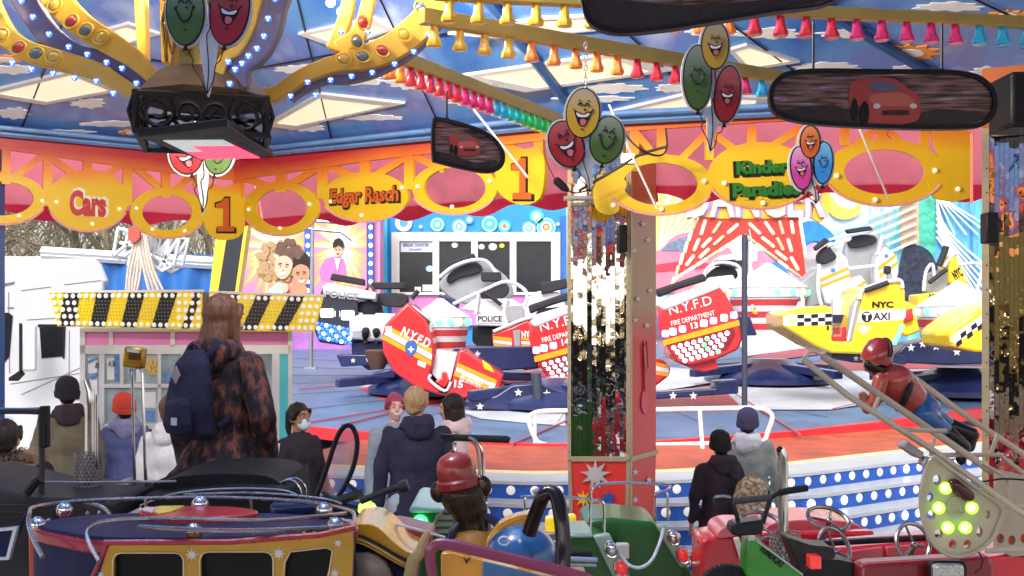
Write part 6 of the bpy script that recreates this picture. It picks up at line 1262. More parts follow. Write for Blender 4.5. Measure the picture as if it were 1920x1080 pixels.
def hand(g, w_, d, palm, s=1., curl=.6, side=1):
    """palm and five separate fingers; d: direction of the hand, palm: palm normal"""
    d = Vector(d).normalized(); n_ = Vector(palm); n_ = (n_-d*n_.dot(d)).normalized(); x = d.cross(n_)*side; w_ = Vector(w_)
    g.cap(w_, w_+d*.03*s, .026*s, .028*s, 8); R = Matrix((x, d, n_)).transposed(); g.ball(w_+d*.055*s, (.04*s, .05*s, .017*s), 10, R=R)
    for k, (o, L) in enumerate(((-.03, .068), (-.01, .078), (.01, .073), (.028, .058))):
        p = w_+d*.088*s+x*o*s; c = curl+.1*k; a = d
        for j in range(3):
            seg_ = L*s*(.45, .32, .23)[j]; q = p+a*seg_; g.cap(p, q, (.0095-.001*j)*s, (.0088-.001*j)*s, 6); p = q; a = (a*math.cos(c)+n_*math.sin(c)).normalized()
    p = w_+d*.03*s-x*.034*s; a = (d*.75-x*.6+n_*.3).normalized()
    for j in range(2): q = p+a*.036*s; g.cap(p, q, .012*s, .0105*s, 6); p = q; a = (a+d*.4).normalized()
EYE = M('eye_white', (.7, .7, .7), .2); IRI = M('iris', (.03, .02, .015), .15); LIP = M('lips', (.5, .12, .12), .4)
def person(label, px, py, Y, deg, zf=0., coat=None, legs=None, skinm=None, hair=None, style='short', hat=None, wide=1., hem=.44, flare=1.1, hood=None, arms=None, fold=.02, vox=.012, face=0, mask=False, sit=False, headturn=0., name='person', fur=None, sleeves=None, smile=False):
    top = P(px, py, Y); h = top.z-zf; o = thing(name, (0, 0, 0), label, 'person'); skinm = skinm or skin; W = wide
    g = MB(); hc = Vector((0, 0, .933*h)); ht = Matrix.Rotation(math.radians(headturn), 3, 'Z'); s = h/1.7 if h > 1.45 else h/1.7*1.1
    hc = Vector((0, 0, h-.115*s))
    g.ball(hc+ht@Vector((0, .01, .012))*s, (.076*s, .095*s, .105*s), 16, R=ht); g.ball(hc+ht@Vector((0, -.03, -.05))*s, (.056*s, .062*s, .066*s), 12, R=ht); g.ball(hc+ht@Vector((0, -.062, -.09))*s, .024*s, 8)
    g.cap(hc+ht@Vector((0, -.092, .012))*s, hc+ht@Vector((0, -.108, -.018))*s, .009*s, .014*s, 8)      # nose
    for e in (-1, 1):
        g.ball(hc+ht@Vector((e*.078, .012, -.012))*s, (.012*s, .02*s, .032*s), 8, R=ht); g.ball(hc+ht@Vector((e*.04, -.068, -.035))*s, .024*s, 8)
        g.cap(hc+ht@Vector((e*.05, -.082, .028))*s, hc+ht@Vector((e*.015, -.09, .026))*s, .011*s, .01*s, 6)
    g.cap(hc+ht@Vector((-.02, -.09, -.052))*s, hc+ht@Vector((.02, -.09, -.052))*s, .009*s, .009*s, 6); g.cap(hc+ht@Vector((-.015, -.086, -.065))*s, hc+ht@Vector((.015, -.086, -.065))*s, .01*s, .01*s, 6)
    g.cap((0, .01, h-.33*s), hc-Vector((0, -.01, .08*s)), .058*s, .05*s, 12)
    hs = .815*h if h > 1.45 else h-.30*s; hp = .52*h
    g.loft([(0, 0, .46*h, .11*s*W, .09*s), (0, 0, .5*h, .145*s*W, .105*s), (0, 0, .56*h, .14*s*W, .1*s), (0, 0, .63*h, .12*s*W, .09*s), (0, 0, .72*h, .15*s*W, .11*s), (0, 0, hs-.02, .16*s*W, .09*s), (0, 0, hs+.035*s, .07*s, .06*s)], 16)
    arms = arms or [((.225, .0, .62), (.235, -.05, .475)), ((.225, .0, .62), (.235, -.05, .475))]
    A = []
    for e, (el, hd) in zip((-1, 1), arms):
        sh_ = Vector((e*.165*s*W, 0, hs-.03*s)); E_ = Vector((e*el[0]*s*W, el[1]*s, el[2]*h)); H_ = Vector((e*hd[0]*s*W, hd[1]*s, hd[2]*h)); A.append((sh_, E_, H_, e))
        g.cap(sh_, E_, .045*s, .036*s, 10); g.cap(E_, H_, .036*s, .024*s, 10); hand(g, H_, H_-E_, (-e, .1, 0), s, .45, e)
    L = []
    for e in (-1, 1):
        a = Vector((e*.085*s*W, 0, .5*h)); k = Vector((e*.09*s*W, -.02, .27*h)); f = Vector((e*.095*s*W, .02, .045*h))
        if sit: k = Vector((e*.1*s, -.42*s, .5*h)); f = Vector((e*.1*s, -.2*s, .4*h))
        L.append((a, k, f)); g.cap(a, k, .078*s, .052*s, 12); g.cap(k, f, .052*s, .036*s, 12); g.cap(f+Vector((0, .03, -.02))*s, f+Vector((0, -.15, -.035))*s, .035*s, .028*s, 8)
    body_ = organic(g, 'body', skinm, o, vox*.75, 1)
    if face:
        for e in (-1, 1):
            q = hc+ht@Vector((e*.032, -.082, .012))*s; MB().ball(q, (.013*s, .009*s, .008*s), 8, R=ht).build('eye', EYE, o); MB().ball(q+ht@Vector((0, -.006, 0))*s, (.0065*s, .005*s, .0065*s), 8, R=ht).build('iris', IRI, o)
            MB().tube([hc+ht@Vector((e*x, y, z))*s for x, y, z in ((.014, -.098, .034), (.034, -.094, .041), (.055, -.08, .034))], .0035*s, 5).build('eyebrow', hair or IRI, o)
        if not mask: MB().cap(hc+ht@Vector((-.022, -.096, -.056))*s, hc+ht@Vector((.022, -.096, -.056))*s, .0075*s, .0075*s, 6).build('mouth', mw if smile else LIP, o)
    if mask:
        g = MB(); g.ball(hc+ht@Vector((0, -.058, -.052))*s, (.062*s, .055*s, .056*s), 12, R=ht); organic(g, 'face_mask', M('mask_blue', (.5, .65, .75), .7, 0, .05, 5), o, .008, 1)
    cm = coat or M('cloth_grey', (.1, .1, .1), .8)
    g = MB(); b = .022*s; zb = hem*h
    g.loft([(0, 0, zb, .175*s*W*flare, .14*s*flare), (0, 0, zb+.06*h, .17*s*W*(.5+.5*flare), .135*s*(.5+.5*flare)), (0, 0, .6*h, .155*s*W, .13*s), (0, .0, .72*h, .18*s*W, .145*s), (0, 0, hs-.03*s, .185*s*W, .12*s), (0, 0, hs+.02*s, .12*s, .1*s), (0, .005, hs+.06*s, .075*s, .075*s)], 24)
    sleeves = sleeves or 1.
    for sh_, E_, H_, e in A: g.cap(sh_, E_, .062*s*sleeves, .057*s*sleeves, 12); g.cap(E_, H_-(H_-E_).normalized()*.004, .057*s*sleeves, .045*s*sleeves, 12)
    if hood: 
        g2 = MB(); g2.loft([(0, .03*s, hs+.0*s, .15*s, .12*s), (0, .05*s, hs+.05*s, .14*s, .125*s), (0, .05*s, hs+.1*s, .11*s, .1*s)], 18); g2.ball((0, .1*s, hs+.0*s), (.11*s, .075*s, .085*s), 12); organic(g2, 'hood', hood, o, vox, 2, fold*1.3)
    organic(g, 'coat', cm, o, vox, 2, fold, (7, 7, 5), (lambda z: 1.) if not flare > 1.3 else (lambda z: 1+2.2*max(0, (.62*h-z)/(.2*h))))
    if legs:
        g = MB()
        for a, k, f in L: g.cap(a, k, .095*s*W, .07*s, 12); g.cap(k, f+Vector((0, 0, .02)), .07*s, .055*s, 12)
        g.ball((0, 0, .51*h), (.155*s*W, .12*s, .08*h), 14); organic(g, 'trousers', legs, o, vox, 2, .01, (6, 6, 12))
    g = MB()
    for a, k, f in L: g.cap(f+Vector((0, .04, -.025))*s, f+Vector((0, -.16, -.035))*s, .045*s, .038*s, 10)
    for q in (0, 1):
        g = MB(); a, k, f = L[q]; g.cap(f+Vector((0, .04, -.025))*s, f+Vector((0, -.16, -.035))*s, .045*s, .038*s, 10); g.build('shoe', rubber, o)
    if hair:
        g = MB(); g.ball(hc+ht@Vector((0, .022, .026))*s, (.09*s, .1*s, .104*s), 16, R=ht)
        for e in (-1, 1): g.cap(hc+ht@Vector((e*.062, -.05, .06))*s, hc+ht@Vector((e*.08, .0, .0))*s, .022*s, .022*s, 8)
        if style == 'short': g.ball(hc+ht@Vector((0, .055, -.035))*s, (.07*s, .05*s, .06*s), 12)
        if style == 'long':
            g.loft([(0, .1*s, h-.42*s, .07*s, .03*s), (0, .11*s, h-.34*s, .09*s, .04*s), (0, .085*s, h-.24*s, .088*s, .05*s), (0, .04*s, h-.14*s, .085*s, .075*s)], 16)
            for e in (-1, 1): g.cap(hc+ht@Vector((e*.075, 0, 0))*s, hc+ht@Vector((e*.095, .02, -.2))*s, .026*s, .02*s, 8)
        if style == 'bob':
            g.loft([(0, .05*s, h-.33*s, .09*s, .05*s), (0, .05*s, h-.25*s, .1*s, .07*s), (0, .03*s, h-.14*s, .095*s, .09*s)], 14); g.cap(hc+ht@Vector((.06, -.03, .02))*s, hc+ht@Vector((.085, -.01, -.14))*s, .025*s, .014*s, 8)
        if style == 'pony':
            g.ball(hc+ht@Vector((0, .115, .05))*s, .035*s, 10); g.cap(hc+ht@Vector((0, .14, .03))*s, hc+ht@Vector((0, .15, -.09))*s, .032*s, .03*s, 8); g.cap(hc+ht@Vector((0, .15, -.09))*s, hc+ht@Vector((0, .13, -.2))*s, .03*s, .012*s, 8)
        if style == 'bun': g.ball(hc+ht@Vector((0, .06, .1))*s, .04*s, 10)
        organic(g, 'hair', hair, o, .008, 1, .006, (45, 45, 6))
    if hat:
        hatk = 1.1; g = MB(); rg = [(.094, -.03), (.098, -.015), (.099, .02), (.095, .06), (.08, .095), (.05, .118), (.012, .127)]
        c0 = hc+ht@Vector((0, .012, .018))*s; g.rings([[c0+ht@Vector((hatk*r*s*math.cos(2*PI*j/20)*.92, hatk*r*s*math.sin(2*PI*j/20)*1.04, z*s-.25*(r*s*math.sin(2*PI*j/20)))) for j in range(20)] for r, z in rg]); g.build('beanie', hat, o)
        g = MB(); g.rings([[c0+ht@Vector((hatk*r*s*math.cos(2*PI*j/20)*.92, hatk*r*s*math.sin(2*PI*j/20)*1.04, z*s-.25*(r*s*math.sin(2*PI*j/20)))) for j in range(20)] for r, z in ((.096, -.045), (.104, -.04), (.105, -.002), (.097, .004))]); g.build('beanie_cuff', hat, o)
    if fur:
        g = MB(); random.seed(5)
        for k in range(900):
            t = random.random()*2*PI; r = .13*s+.03*random.random(); p = Vector((r*math.cos(t), .03+r*.9*math.sin(t), hs+.02+.07*random.random())); d = Vector((math.cos(t), math.sin(t), random.uniform(-.3, .9))).normalized(); g.tube([p, p+d*.03, p+d*.055+Vector((0, 0, -.01))], [.004, .003, .001], 3)
        g.build('fur_trim', fur, o)
    o.location = (top.x, Y, zf); o.rotation_euler = (0, 0, math.radians(deg)); return o, s, h
def blotch(nm, c1, c2, scl=14, th=.58, st=(1, 1, .5)):
    m = M(nm, c1, .85, 0, .15, 6, .3, 80); n, l, b = nodes(m); tc = n.new('ShaderNodeTexCoord'); mp = n.new('ShaderNodeMapping'); mp.inputs['Scale'].default_value = st; z = n.new('ShaderNodeTexNoise'); z.inputs['Scale'].default_value = scl; z.inputs['Detail'].default_value = 3
    l.new(tc.outputs['Object'], mp.inputs[0]); l.new(mp.outputs[0], z.inputs['Vector']); r = n.new('ShaderNodeValToRGB'); e = r.color_ramp.elements; e[0].position = th-.09; e[0].color = (*c1, 1); e[1].position = th+.03; e[1].color = (*c2, 1); q = e.new(.4); q.color = tuple(x*.6 for x in c1)+(1,)
    l.new(z.outputs[0], r.inputs[0]); l.new(r.outputs[0], b.inputs['Base Color']); return m
camo = blotch('mottled_coat', (.035, .026, .032), (.17, .06, .045), 24, .6)
tdark = M('trousers_dark', (.02, .02, .025), .85, 0, .2, 8, .3); jeans = M('jeans_pale', (.4, .45, .55), .85, 0, .12, 8, .3); lt = M('trousers_light', (.6, .6, .62), .85, 0, .1, 8, .3)
hbrown = hairm('hair_brown', (.1, .042, .022)); hblond = hairm('hair_blond', (.34, .22, .11)); hblack = hairm('hair_black', (.02, .015, .014)); hpink = hairm('hair_magenta', (.28, .03, .08))
cl = lambda nm, c: M(nm, c, .85, 0, .18, 8, .8, 11)
o, s, h = person('woman in a dark mottled coat with a navy backpack, seen from behind on the carousel', 420, 555, 5.4, 152, .45, camo, tdark, skin, hbrown, 'long', None, 1.03, .455, 1.85, camo,
    [((.27, .03, .655), (.2, -.1, .515)), ((.27, .02, .63), (.27, -.02, .5))], .014, .01, sleeves=1.15)
WO = o
# her backpack
bp_m = M('backpack_navy', (.018, .018, .045), .75, 0, .2, 8, .4, 120)
bk = thing('backpack', (0, 0, 0), 'navy backpack with small grey patches on the back of the woman in the mottled coat', 'backpack')
g = MB(); g.loft([(0, .22, .86, .13, .06), (0, .24, .9, .175, .09), (0, .25, 1.05, .18, .1), (0, .24, 1.2, .165, .085), (0, .22, 1.32, .13, .065), (0, .2, 1.4, .07, .035)], 20); organic(g, 'bag', bp_m, bk, .01, 2, .008, (6, 6, 6))
g = MB(); g.loft([(0, .33, .9, .1, .04), (0, .345, .96, .115, .045), (0, .34, 1.08, .1, .035), (0, .325, 1.12, .06, .02)], 16); organic(g, 'front_pocket', bp_m, bk, .008, 2)
MB().box((-.02, .392, .98), (.045, .006, .045)).build('woven_patch', M('patch_grey', (.45, .47, .5), .6), bk); MB().prism([(-.02, 1.2), (.015, 1.25), (-.02, 1.31), (-.055, 1.25)], Fr((0, .342, 0), (-1, 0, 0), (0, 0, 1)), .01, 0, px=False).build('diamond_patch', M('patch_taupe', (.25, .22, .24), .6), bk)
for e in (-1, 1): MB().tube(sm([(e*.09, .2, 1.36), (e*.12, .1, 1.43), (e*.13, -.03, 1.4), (e*.15, -.13, 1.25), (e*.17, -.03, 1.05), (e*.15, .16, .93)], 5, False), .022, 6, flatn=.4).build('strap', bp_m, bk)
MB().tube(sm([(-.03, .2, 1.4), (0, .22, 1.44), (.03, .2, 1.4)], 4, False), .008, 5).build('top_loop', bp_m, bk)
for c_ in bk.children:
    for v in c_.data.vertices: x, y, z = v.co; v.co = (x*.8, .2+(y-.2)*.8, 1.02+(z-.86)*.8)
bk.location = o.location; bk.rotation_euler = o.rotation_euler
person('man in a khaki jacket with dark hood and beanie beside the truck', 126, 712, 8.5, 205, 0, cl('jacket_khaki', (.16, .14, .09)), jeans, skin, hblack, hat=cl('beanie_charcoal', (.025, .025, .03)), hood=cl('hood_plum', (.05, .035, .045)), wide=1.12, hem=.5, flare=1.05)
person('child in a red beanie and periwinkle jacket in front of the booth', 232, 742, 8.9, 215, 0, cl('jacket_periwinkle', (.1, .12, .3)), lt, skin, hblack, hat=cl('beanie_red', (.6, .06, .03)), hood=cl('hood_lilac', (.25, .25, .42)), wide=1.0, hem=.45)
person('person in a white coat half hidden behind the woman with the backpack', 322, 742, 7.6, 170, 0, cl('coat_white', (.72, .72, .74)), tdark, skin, hbrown, 'short', wide=1.25, hem=.42, flare=1.35, hood=cl('coat_white', (0, 0, 0)))
person('person in a black coat with fur trimmed hood at the left edge', 12, 788, 6.4, 185, 0, cl('coat_black', (.012, .012, .014)), tdark, skin, hblack, 'short', wide=1.45, hem=.4, flare=1.1, hood=cl('coat_black', (0, 0, 0)), fur=M('fur_tan', (.25, .17, .11), .9, 0, .4, 60))
o, s, h = person('girl with ponytail and face mask in a black track jacket with white sleeve stripe', 562, 757, 8.1, 50, 0, cl('track_jacket', (.03, .025, .035)), tdark, skin2, hblack, 'pony', wide=.95, hem=.48, flare=1.0, face=1, mask=True, arms=[((.22, .0, .64), (.18, -.16, .56)), ((.22, .0, .62), (.22, -.12, .5))])
g = MB(); 
for e in (-1,): g.tube([(e*.215*s, -.0, .8*h), (e*.275*s, .0, .63*h), (e*.235*s, -.145*s, .57*h)], [.016]*3, 6, up=(0, 1, 0))
sv = o.location.copy(); o.location = (0, 0, 0); g.build('sleeve_stripe', white, o); o.location = sv
person('girl with magenta hair and pale blue jacket smiling in the group of three', 741, 740, 8.3, 8, 0, cl('jacket_paleblue', (.28, .34, .42)), jeans, M('pale_skin', (.68, .42, .36), .5, 0, .05, 8), hpink, 'bun', wide=1.0, hem=.46, face=1, smile=True, headturn=10)
person('blond boy in a dark navy hooded jacket, tallest of the group of three', 780, 726, 7.5, 193, 0, cl('jacket_navy', (.03, .03, .06)), jeans, skin, hblond, 'short', wide=1.22, hem=.4, flare=1.05, hood=cl('jacket_navy', (0, 0, 0)), headturn=-25)
person('girl with dark shoulder length hair and pale pink hoodie beside the blond boy', 846, 739, 8.1, 255, 0, cl('hoodie_pink', (.72, .58, .6)), tdark, skin, hblack, 'bob', wide=1.1, hem=.45, hood=cl('hoodie_pink', (0, 0, 0)), face=1)
person('small boy in a black beanie and dark hooded jacket with a camouflage backpack', 1350, 812, 7.9, 200, 0, cl('jacket_darkplum', (.035, .026, .035)), tdark, skin, hblack, hat=cl('beanie_black', (.015, .014, .015)), hood=cl('jacket_darkplum', (0, 0, 0)), wide=1.15, hem=.38, flare=1.25, headturn=-20)
BY = bpy.data.objects['coat'] 
cb_ = blotch('camouflage_tan', (.28, .2, .12), (.5, .42, .3), 40, .55, (1, 1, 1))
bb_ = thing('backpack', (0, 0, 0), 'tan camouflage backpack worn by the small boy in the black beanie', 'backpack')
c = P(1408, 935, 7.75); g = MB(); g.ball(c, (.13, .09, .17), 16); g.ball(c-Vector((0, -.0, .08)), (.12, .09, .12), 14); organic(g, 'bag', cb_, bb_, .01, 2, .008, (10, 10, 10))
g = MB(); g.ball(c+Vector((0, -.07, -.09)), (.09, .04, .07), 12); organic(g, 'front_pocket', cb_, bb_, .008, 1)
g = MB(); g.tube(sm([tuple(c+Vector(v)) for v in ((-.1, 0, .13), (-.16, .06, .16), (-.2, .1, .05), (-.14, .05, -.1))], 4, False), .014, 6, flatn=.5); g.build('strap', lbk, bb_)
person('boy in a blue-violet beanie and grey jacket with white hood lining', 1402, 770, 8.5, 165, 0, cl('jacket_grey', (.26, .29, .28)), tdark, skin, hblack, hat=cl('beanie_violet', (.05, .045, .11)), hood=cl('hood_white', (.65, .68, .75)), wide=1.15, hem=.42, flare=1.1)
person('rider with dark hair sitting in the police ride car', 694, 536, 18.2, 10, P(0, 536, 18.2).z-1.55, cl('jacket_riderblack', (.015, .015, .018)), tdark, skin, hairm('hair_auburn', (.12, .03, .03)), 'long', wide=1.0, sit=True, face=1, hood=cl('scarf_pale', (.4, .5, .6)))
# ================= CAROUSEL VEHICLES =================
def zpl(z): return Fr((0, 0, z), (1, 0, 0), (0, 1, 0))       # horizontal frame facing up
def tubep(par, name, mt, pts, Y, rp, n=8, smooth_=True, closed=False):
    """tube through pixels; Y is one depth or a list; rp is the radius in pixels"""
    YY = Y if isinstance(Y, (list, tuple)) else [Y]*len(pts); q = [tuple(P(x, y, yy)) for (x, y), yy in zip(pts, YY)]; r = rp*(sum(YY)/len(YY))/F
    return MB().tube(sm(q, 5, closed) if smooth_ and len(q) > 2 else q, r, n, closed=closed).build(name, mt, par)
def perf_mat():
    m = M('perforated_steel', (.35, .32, .3), .3, .8, .15, 8); n, l, b = nodes(m); tc = n.new('ShaderNodeTexCoord'); v = n.new('ShaderNodeTexVoronoi'); v.inputs['Scale'].default_value = 75; v.inputs['Randomness'].default_value = 0
    l.new(tc.outputs['Object'], v.inputs['Vector']); gt = n.new('ShaderNodeMath'); gt.operation = 'GREATER_THAN'; gt.inputs[1].default_value = .0; return m
def guard(par, px0, px1, y0, y1, Y):
    """perforated heat shield: a sheet of rings with real holes"""
    c = P((px0+px1)/2, 0, Y); R_ = (px1-px0)/2*Y/F; z1 = P(0, y0, Y).z; z0 = P(0, y1, Y).z; g = MB(); na = 22; nz_ = int((z1-z0)/(2*PI*R_/na)/.9); dz_ = (z1-z0)/nz_
    def pt(a, z, rr): return Vector((c.x+rr*math.cos(a), Y+rr*math.sin(a), z))
    for i in range(na):
        for j in range(nz_):
            a0 = 2*PI*(i+(.5 if j%2 else 0))/na; da = 2*PI/na; zc = z0+(j+.5)*dz_
            o = [(a0-da/2, zc-dz_/2), (a0+da/2, zc-dz_/2), (a0+da/2, zc+dz_/2), (a0-da/2, zc+dz_/2)]; inn = [(a0+da*.36*math.cos(t), zc+dz_*.36*math.sin(t)) for t in [PI*1.25+k*PI/4 for k in range(8)]]
            V = [pt(a, z, R_) for a, z in o]+[pt(a, z, R_) for a, z in inn]; k = 4
            g.add(V, [(0, 1, 6, 5, 4), (1, 2, 8, 7, 6), (2, 3, 10, 9, 8), (3, 0, 4, 11, 10)])
    return g.build('perforated_guard', M('guard_steel', (.3, .27, .25), .35, .7, .2, 10), par, solid=.0015)
# ---- toy bus ----
bus = thing('toy_bus', P(420, 1080, 3.2), 'yellow and navy toy bus with chrome roof rails and white painted stars', 'carousel vehicle')
busy = M('bus_yellow', (.42, .22, .015), .28, 0, .1, 5, coat=.5); busn = M('bus_navy', (.01, .014, .06), .55, 0, .3, 4); trimr = M('bus_trim_red', (.3, .012, .03), .25, 0, .15, 6, coat=.5); dch = M('dull_chrome', (.38, .32, .29), .25, .9, .25, 15)
ZR = zpl(1.43)
ol = sm([(58, 990), (110, 972), (250, 962), (420, 961), (560, 965), (655, 978), (668, 990), (600, 1003), (430, 1016), (200, 1017), (110, 1005)], 4)
MB().prism(ol, ZR, .035).build('roof_rim', trimr, bus, bevel=.008)
MB().prism([(360+(x-360)*.95, 988+(y-988)*.84) for x, y in ol], ZR, .02, .008).build('roof', busn, bus, bevel=.005)
MB().prism([(360+(x-360)*.985, 989+(y-989)*.92) for x, y in ol], ZR, .95, -.036).build('body', busn, bus, smooth=False)
fb_ = flat(2.92); w1, w2, w3 = sm(rrect(212, 1036, 345, 1110, 16, 3), 1), sm(rrect(375, 1034, 513, 1110, 16, 3), 1), [(545, 1034), (612, 1026), (624, 1032), (618, 1070), (606, 1110), (530, 1110), (534, 1055)]
MB().prism([[(204, 1020), (430, 1019), (600, 1006), (660, 994), (662, 1030), (645, 1400), (90, 1400)], w1[::-1], w2[::-1], w3[::-1]], fb_, .03, 0).build('front_panel', busy, bus, smooth=False)
for w_ in (w1, w2, w3):
    o_ = MB().prism([w_], fb_, .01, -.02).build('window', M('window_black', (.004, .004, .005), .35, 0, .2, 5), bus, smooth=False)
    MB().tube([fb_.w(*fb_.uv(x, y), .002) for x, y in w_], .0028, 5, closed=True).build('window_bead', M('bead_gold', (.6, .5, .25), .3, .5), o_)
MB().tube([P(x, y, 2.915) for x, y in ((196, 1017), (430, 1016), (600, 1003), (668, 988))], .008, 6).build('front_trim', trimr, bus)
MB().tube([P(x, y, 2.915) for x, y in ((202, 1018), (170, 1090), (130, 1200))], .006, 6).build('corner_trim', trimr, bus)
MB().prism([(52, 995), (84, 985), (88, 1100), (90, 1400), (60, 1400)], flat(3.25), .04).build('red_post', M('post_red', (.45, .05, .03), .3, 0, .1, 5, coat=.4), bus, bevel=.006)
MB().prism([(92, 998), (195, 1022), (165, 1100), (130, 1400), (92, 1400)], flat(3.12), .03).build('side_panel', busn, bus, bevel=.01)
for x, y, r in ((360, 1040, 13), (523, 1038, 13), (634, 1018, 9), (628, 1075, 10), (190, 1078, 7)): MB().prism(star(x, y, r, r*.4, 8), fb_, .004, .003).build('painted_star', M('star_cream', (.55, .5, .45), .4), bus, smooth=False)
tubep(bus, 'roof_rail', dch, [(80, 1045), (58, 1000), (55, 965), (75, 948), (200, 937), (400, 933), (560, 940), (650, 955), (664, 972), (650, 986), (560, 992), (420, 995), (260, 988)], [3.0, 3.1, 3.2, 3.4, 3.55, 3.6, 3.55, 3.4, 3.2, 3.05, 2.95, 2.9, 2.95], 4.2)
tubep(bus, 'roof_rail', dch, [(186, 1052), (166, 1015), (168, 990), (200, 977), (300, 972), (500, 975), (600, 968), (648, 962)], [2.9, 2.95, 3.0, 3.0, 3.0, 3.0, 3.1, 3.3], 4)
tubep(bus, 'roof_rail', dch, [(345, 928), (480, 925), (600, 935), (640, 945)], 3.7, 3)
for x in (470, 273): tubep(bus, 'rail_post', dch, [(x, 936), (x+1, 958)], 3.55, 3, smooth_=False)
for x, y, Y_ in ((121, 957, 3.35), (375, 946, 3.45), (363, 997, 2.98), (608, 958, 3.3), (629, 986, 3.05), (70, 985, 3.2)):
    p = P(x, y, Y_); r = 15*Y_/F; g = MB(); g.ball(p, r, 16); b_ = g.build('chrome_globe', chrome, bus); MB().lathe([(r*.7, 0), (r*.5, r*.4), (r*.45, r*.9)], p-Vector((0, 0, r*1.5)), n=12).build('globe_foot', darkred, bus)
    for t in range(3): MB().tube([p+Vector((r*1.03*math.cos(a)*math.cos(t*PI/3), r*1.03*math.cos(a)*math.sin(t*PI/3), r*1.03*math.sin(a))) for a in [PI*2*k/14 for k in range(14)]], .002, 4, closed=True).build('globe_hoop', dch, bus)
g = MB()
for x, y in ((164, 962), (186, 961), (264, 1011), (294, 1011), (430, 1009), (460, 1008), (570, 999), (590, 997), (92, 975), (84, 978), (640, 974), (652, 980)): MB().ball(P(x, y, 3.05 if y > 990 else 3.4), .0065, 8).build('rivet', chrome, bus)
MB().prism(ell(372, 966, 112, 11, 30), zpl(1.445), .03, .012).build('round_badge', M('badge_red', (.45, .02, .03), .3, 0, .1, 5, coat=.4), bus, bevel=.004)
MB().prism([(265, 964), (300, 958), (345, 957), (322, 968), (300, 972)], zpl(1.445), .004, .016).build('badge_pattern', yel, bus, smooth=False); MB().prism([(262, 966), (275, 961), (295, 962), (285, 972)], zpl(1.445), .004, .0185).build('badge_pattern', M('badge_pale', (.6, .45, .45), .4), bus, smooth=False)
tubep(bus, 'corner_chrome', chrome, [(655, 1015), (648, 1050), (636, 1085), (640, 1200)], 2.97, 5)
# ---- dark vehicle and black bonnet behind the bus ----
dv = thing('grey_carousel_truck', P(100, 1080, 4.0), 'dark grey carousel truck with tall exhaust stack at the lower left', 'carousel vehicle')
dgm = M('truck_dark_grey', (.035, .03, .03), .55, 0, .25, 5)
MB().prism(sm([(-160, 938), (60, 934), (190, 938), (212, 955), (205, 980), (150, 1000), (90, 1010), (80, 1500), (-160, 1500)], 3), 4.0, .5).build('body', dgm, dv, bevel=.03)
for k, y in enumerate((948, 962, 978)): MB().tube([P(-100, y, 3.99), P(60, y-1, 3.99), P(150+k*4, y-6, 3.99)], .006, 5).build('pressed_rib', dgm, dv)
tubep(dv, 'front_bow', dch, [(150, 940), (190, 950), (208, 970), (190, 985)], 3.9, 3.5); tubep(dv, 'hose', busn, [(38, 1000), (42, 975), (55, 958)], 3.85, 3)
MB().prism([[(-40, 995), (32, 988), (16, 1050), (-40, 1052)], [(-40, 1000), (24, 994), (11, 1045), (-40, 1046)][::-1]], 3.8, .02).build('window_frame', white, dv, smooth=False); MB().prism([(-40, 1001), (23, 995), (10, 1044), (-40, 1045)], 3.81, .01).build('window_pane', busn, dv, smooth=False)
tubep(dv, 'cab_post', M('post_charcoal', (.04, .035, .035), .4, .3, .2, 8), [(78, 940), (78, 850), (76, 785), (70, 772), (-60, 772)], 4.1, 5.5); tubep(dv, 'cab_rail', chrome, [(-60, 766), (40, 767), (72, 766)], 4.1, 2.5, smooth_=False); MB().box(P(84, 800, 4.1), (.03, .04, .16)).build('bracket', black, dv, bevel=.005)
tubep(dv, 'side_rail', steel, [(80, 904), (190, 904), (330, 902)], 4.15, 2, smooth_=False)
tubep(dv, 'cushion', black, [(50, 925), (65, 905), (76, 897)], 4.0, 9)
ex = thing('exhaust_stack', P(166, 935, 4.3), 'chrome exhaust stack with perforated guard in front of the khaki jacket man', 'exhaust stack', 'chrome exhaust stacks')
MB().tube([P(168, 935, 4.3), P(169, 760, 4.3), P(167, 735, 4.3), P(160, 712, 4.3)], [9*4.3/F]*3+[8*4.3/F], 12).build('pipe', chrome, ex); guard(ex, 140, 190, 848, 935, 4.3); tubep(ex, 'thin_pipe', chrome, [(181, 880), (181, 740)], 4.25, 2.5, smooth_=False)
am = thing('mirror_lamp', P(255, 935, 4.4), 'gold framed square lamp on two thin chrome rods beside the woman', 'lamp')
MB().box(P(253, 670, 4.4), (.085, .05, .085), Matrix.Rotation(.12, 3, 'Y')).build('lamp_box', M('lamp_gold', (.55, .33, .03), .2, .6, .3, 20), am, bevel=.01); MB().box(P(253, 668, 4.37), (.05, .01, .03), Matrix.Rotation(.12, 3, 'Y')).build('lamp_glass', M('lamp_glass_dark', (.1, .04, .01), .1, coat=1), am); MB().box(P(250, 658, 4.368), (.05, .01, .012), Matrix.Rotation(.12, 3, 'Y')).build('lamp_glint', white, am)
tubep(am, 'rod', chrome, [(243, 700), (247, 690), (262, 690), (267, 702), (274, 935)], 4.4, 3, smooth_=False); tubep(am, 'rod', chrome, [(248, 696), (250, 800), (253, 935)], 4.38, 3)
hb = thing('black_bonnet_car', P(420, 1000, 4.2), 'black carousel car bonnet right behind the toy bus under the standing woman', 'carousel vehicle')
MB().prism(sm([(286, 930), (296, 908), (340, 893), (430, 888), (500, 893), (528, 910), (535, 922), (535, 1200), (286, 1200)], 3), 4.3, .5).build('bonnet', M('bonnet_black', (.01, .01, .01), .6, 0, .3, 5), hb, bevel=.03)
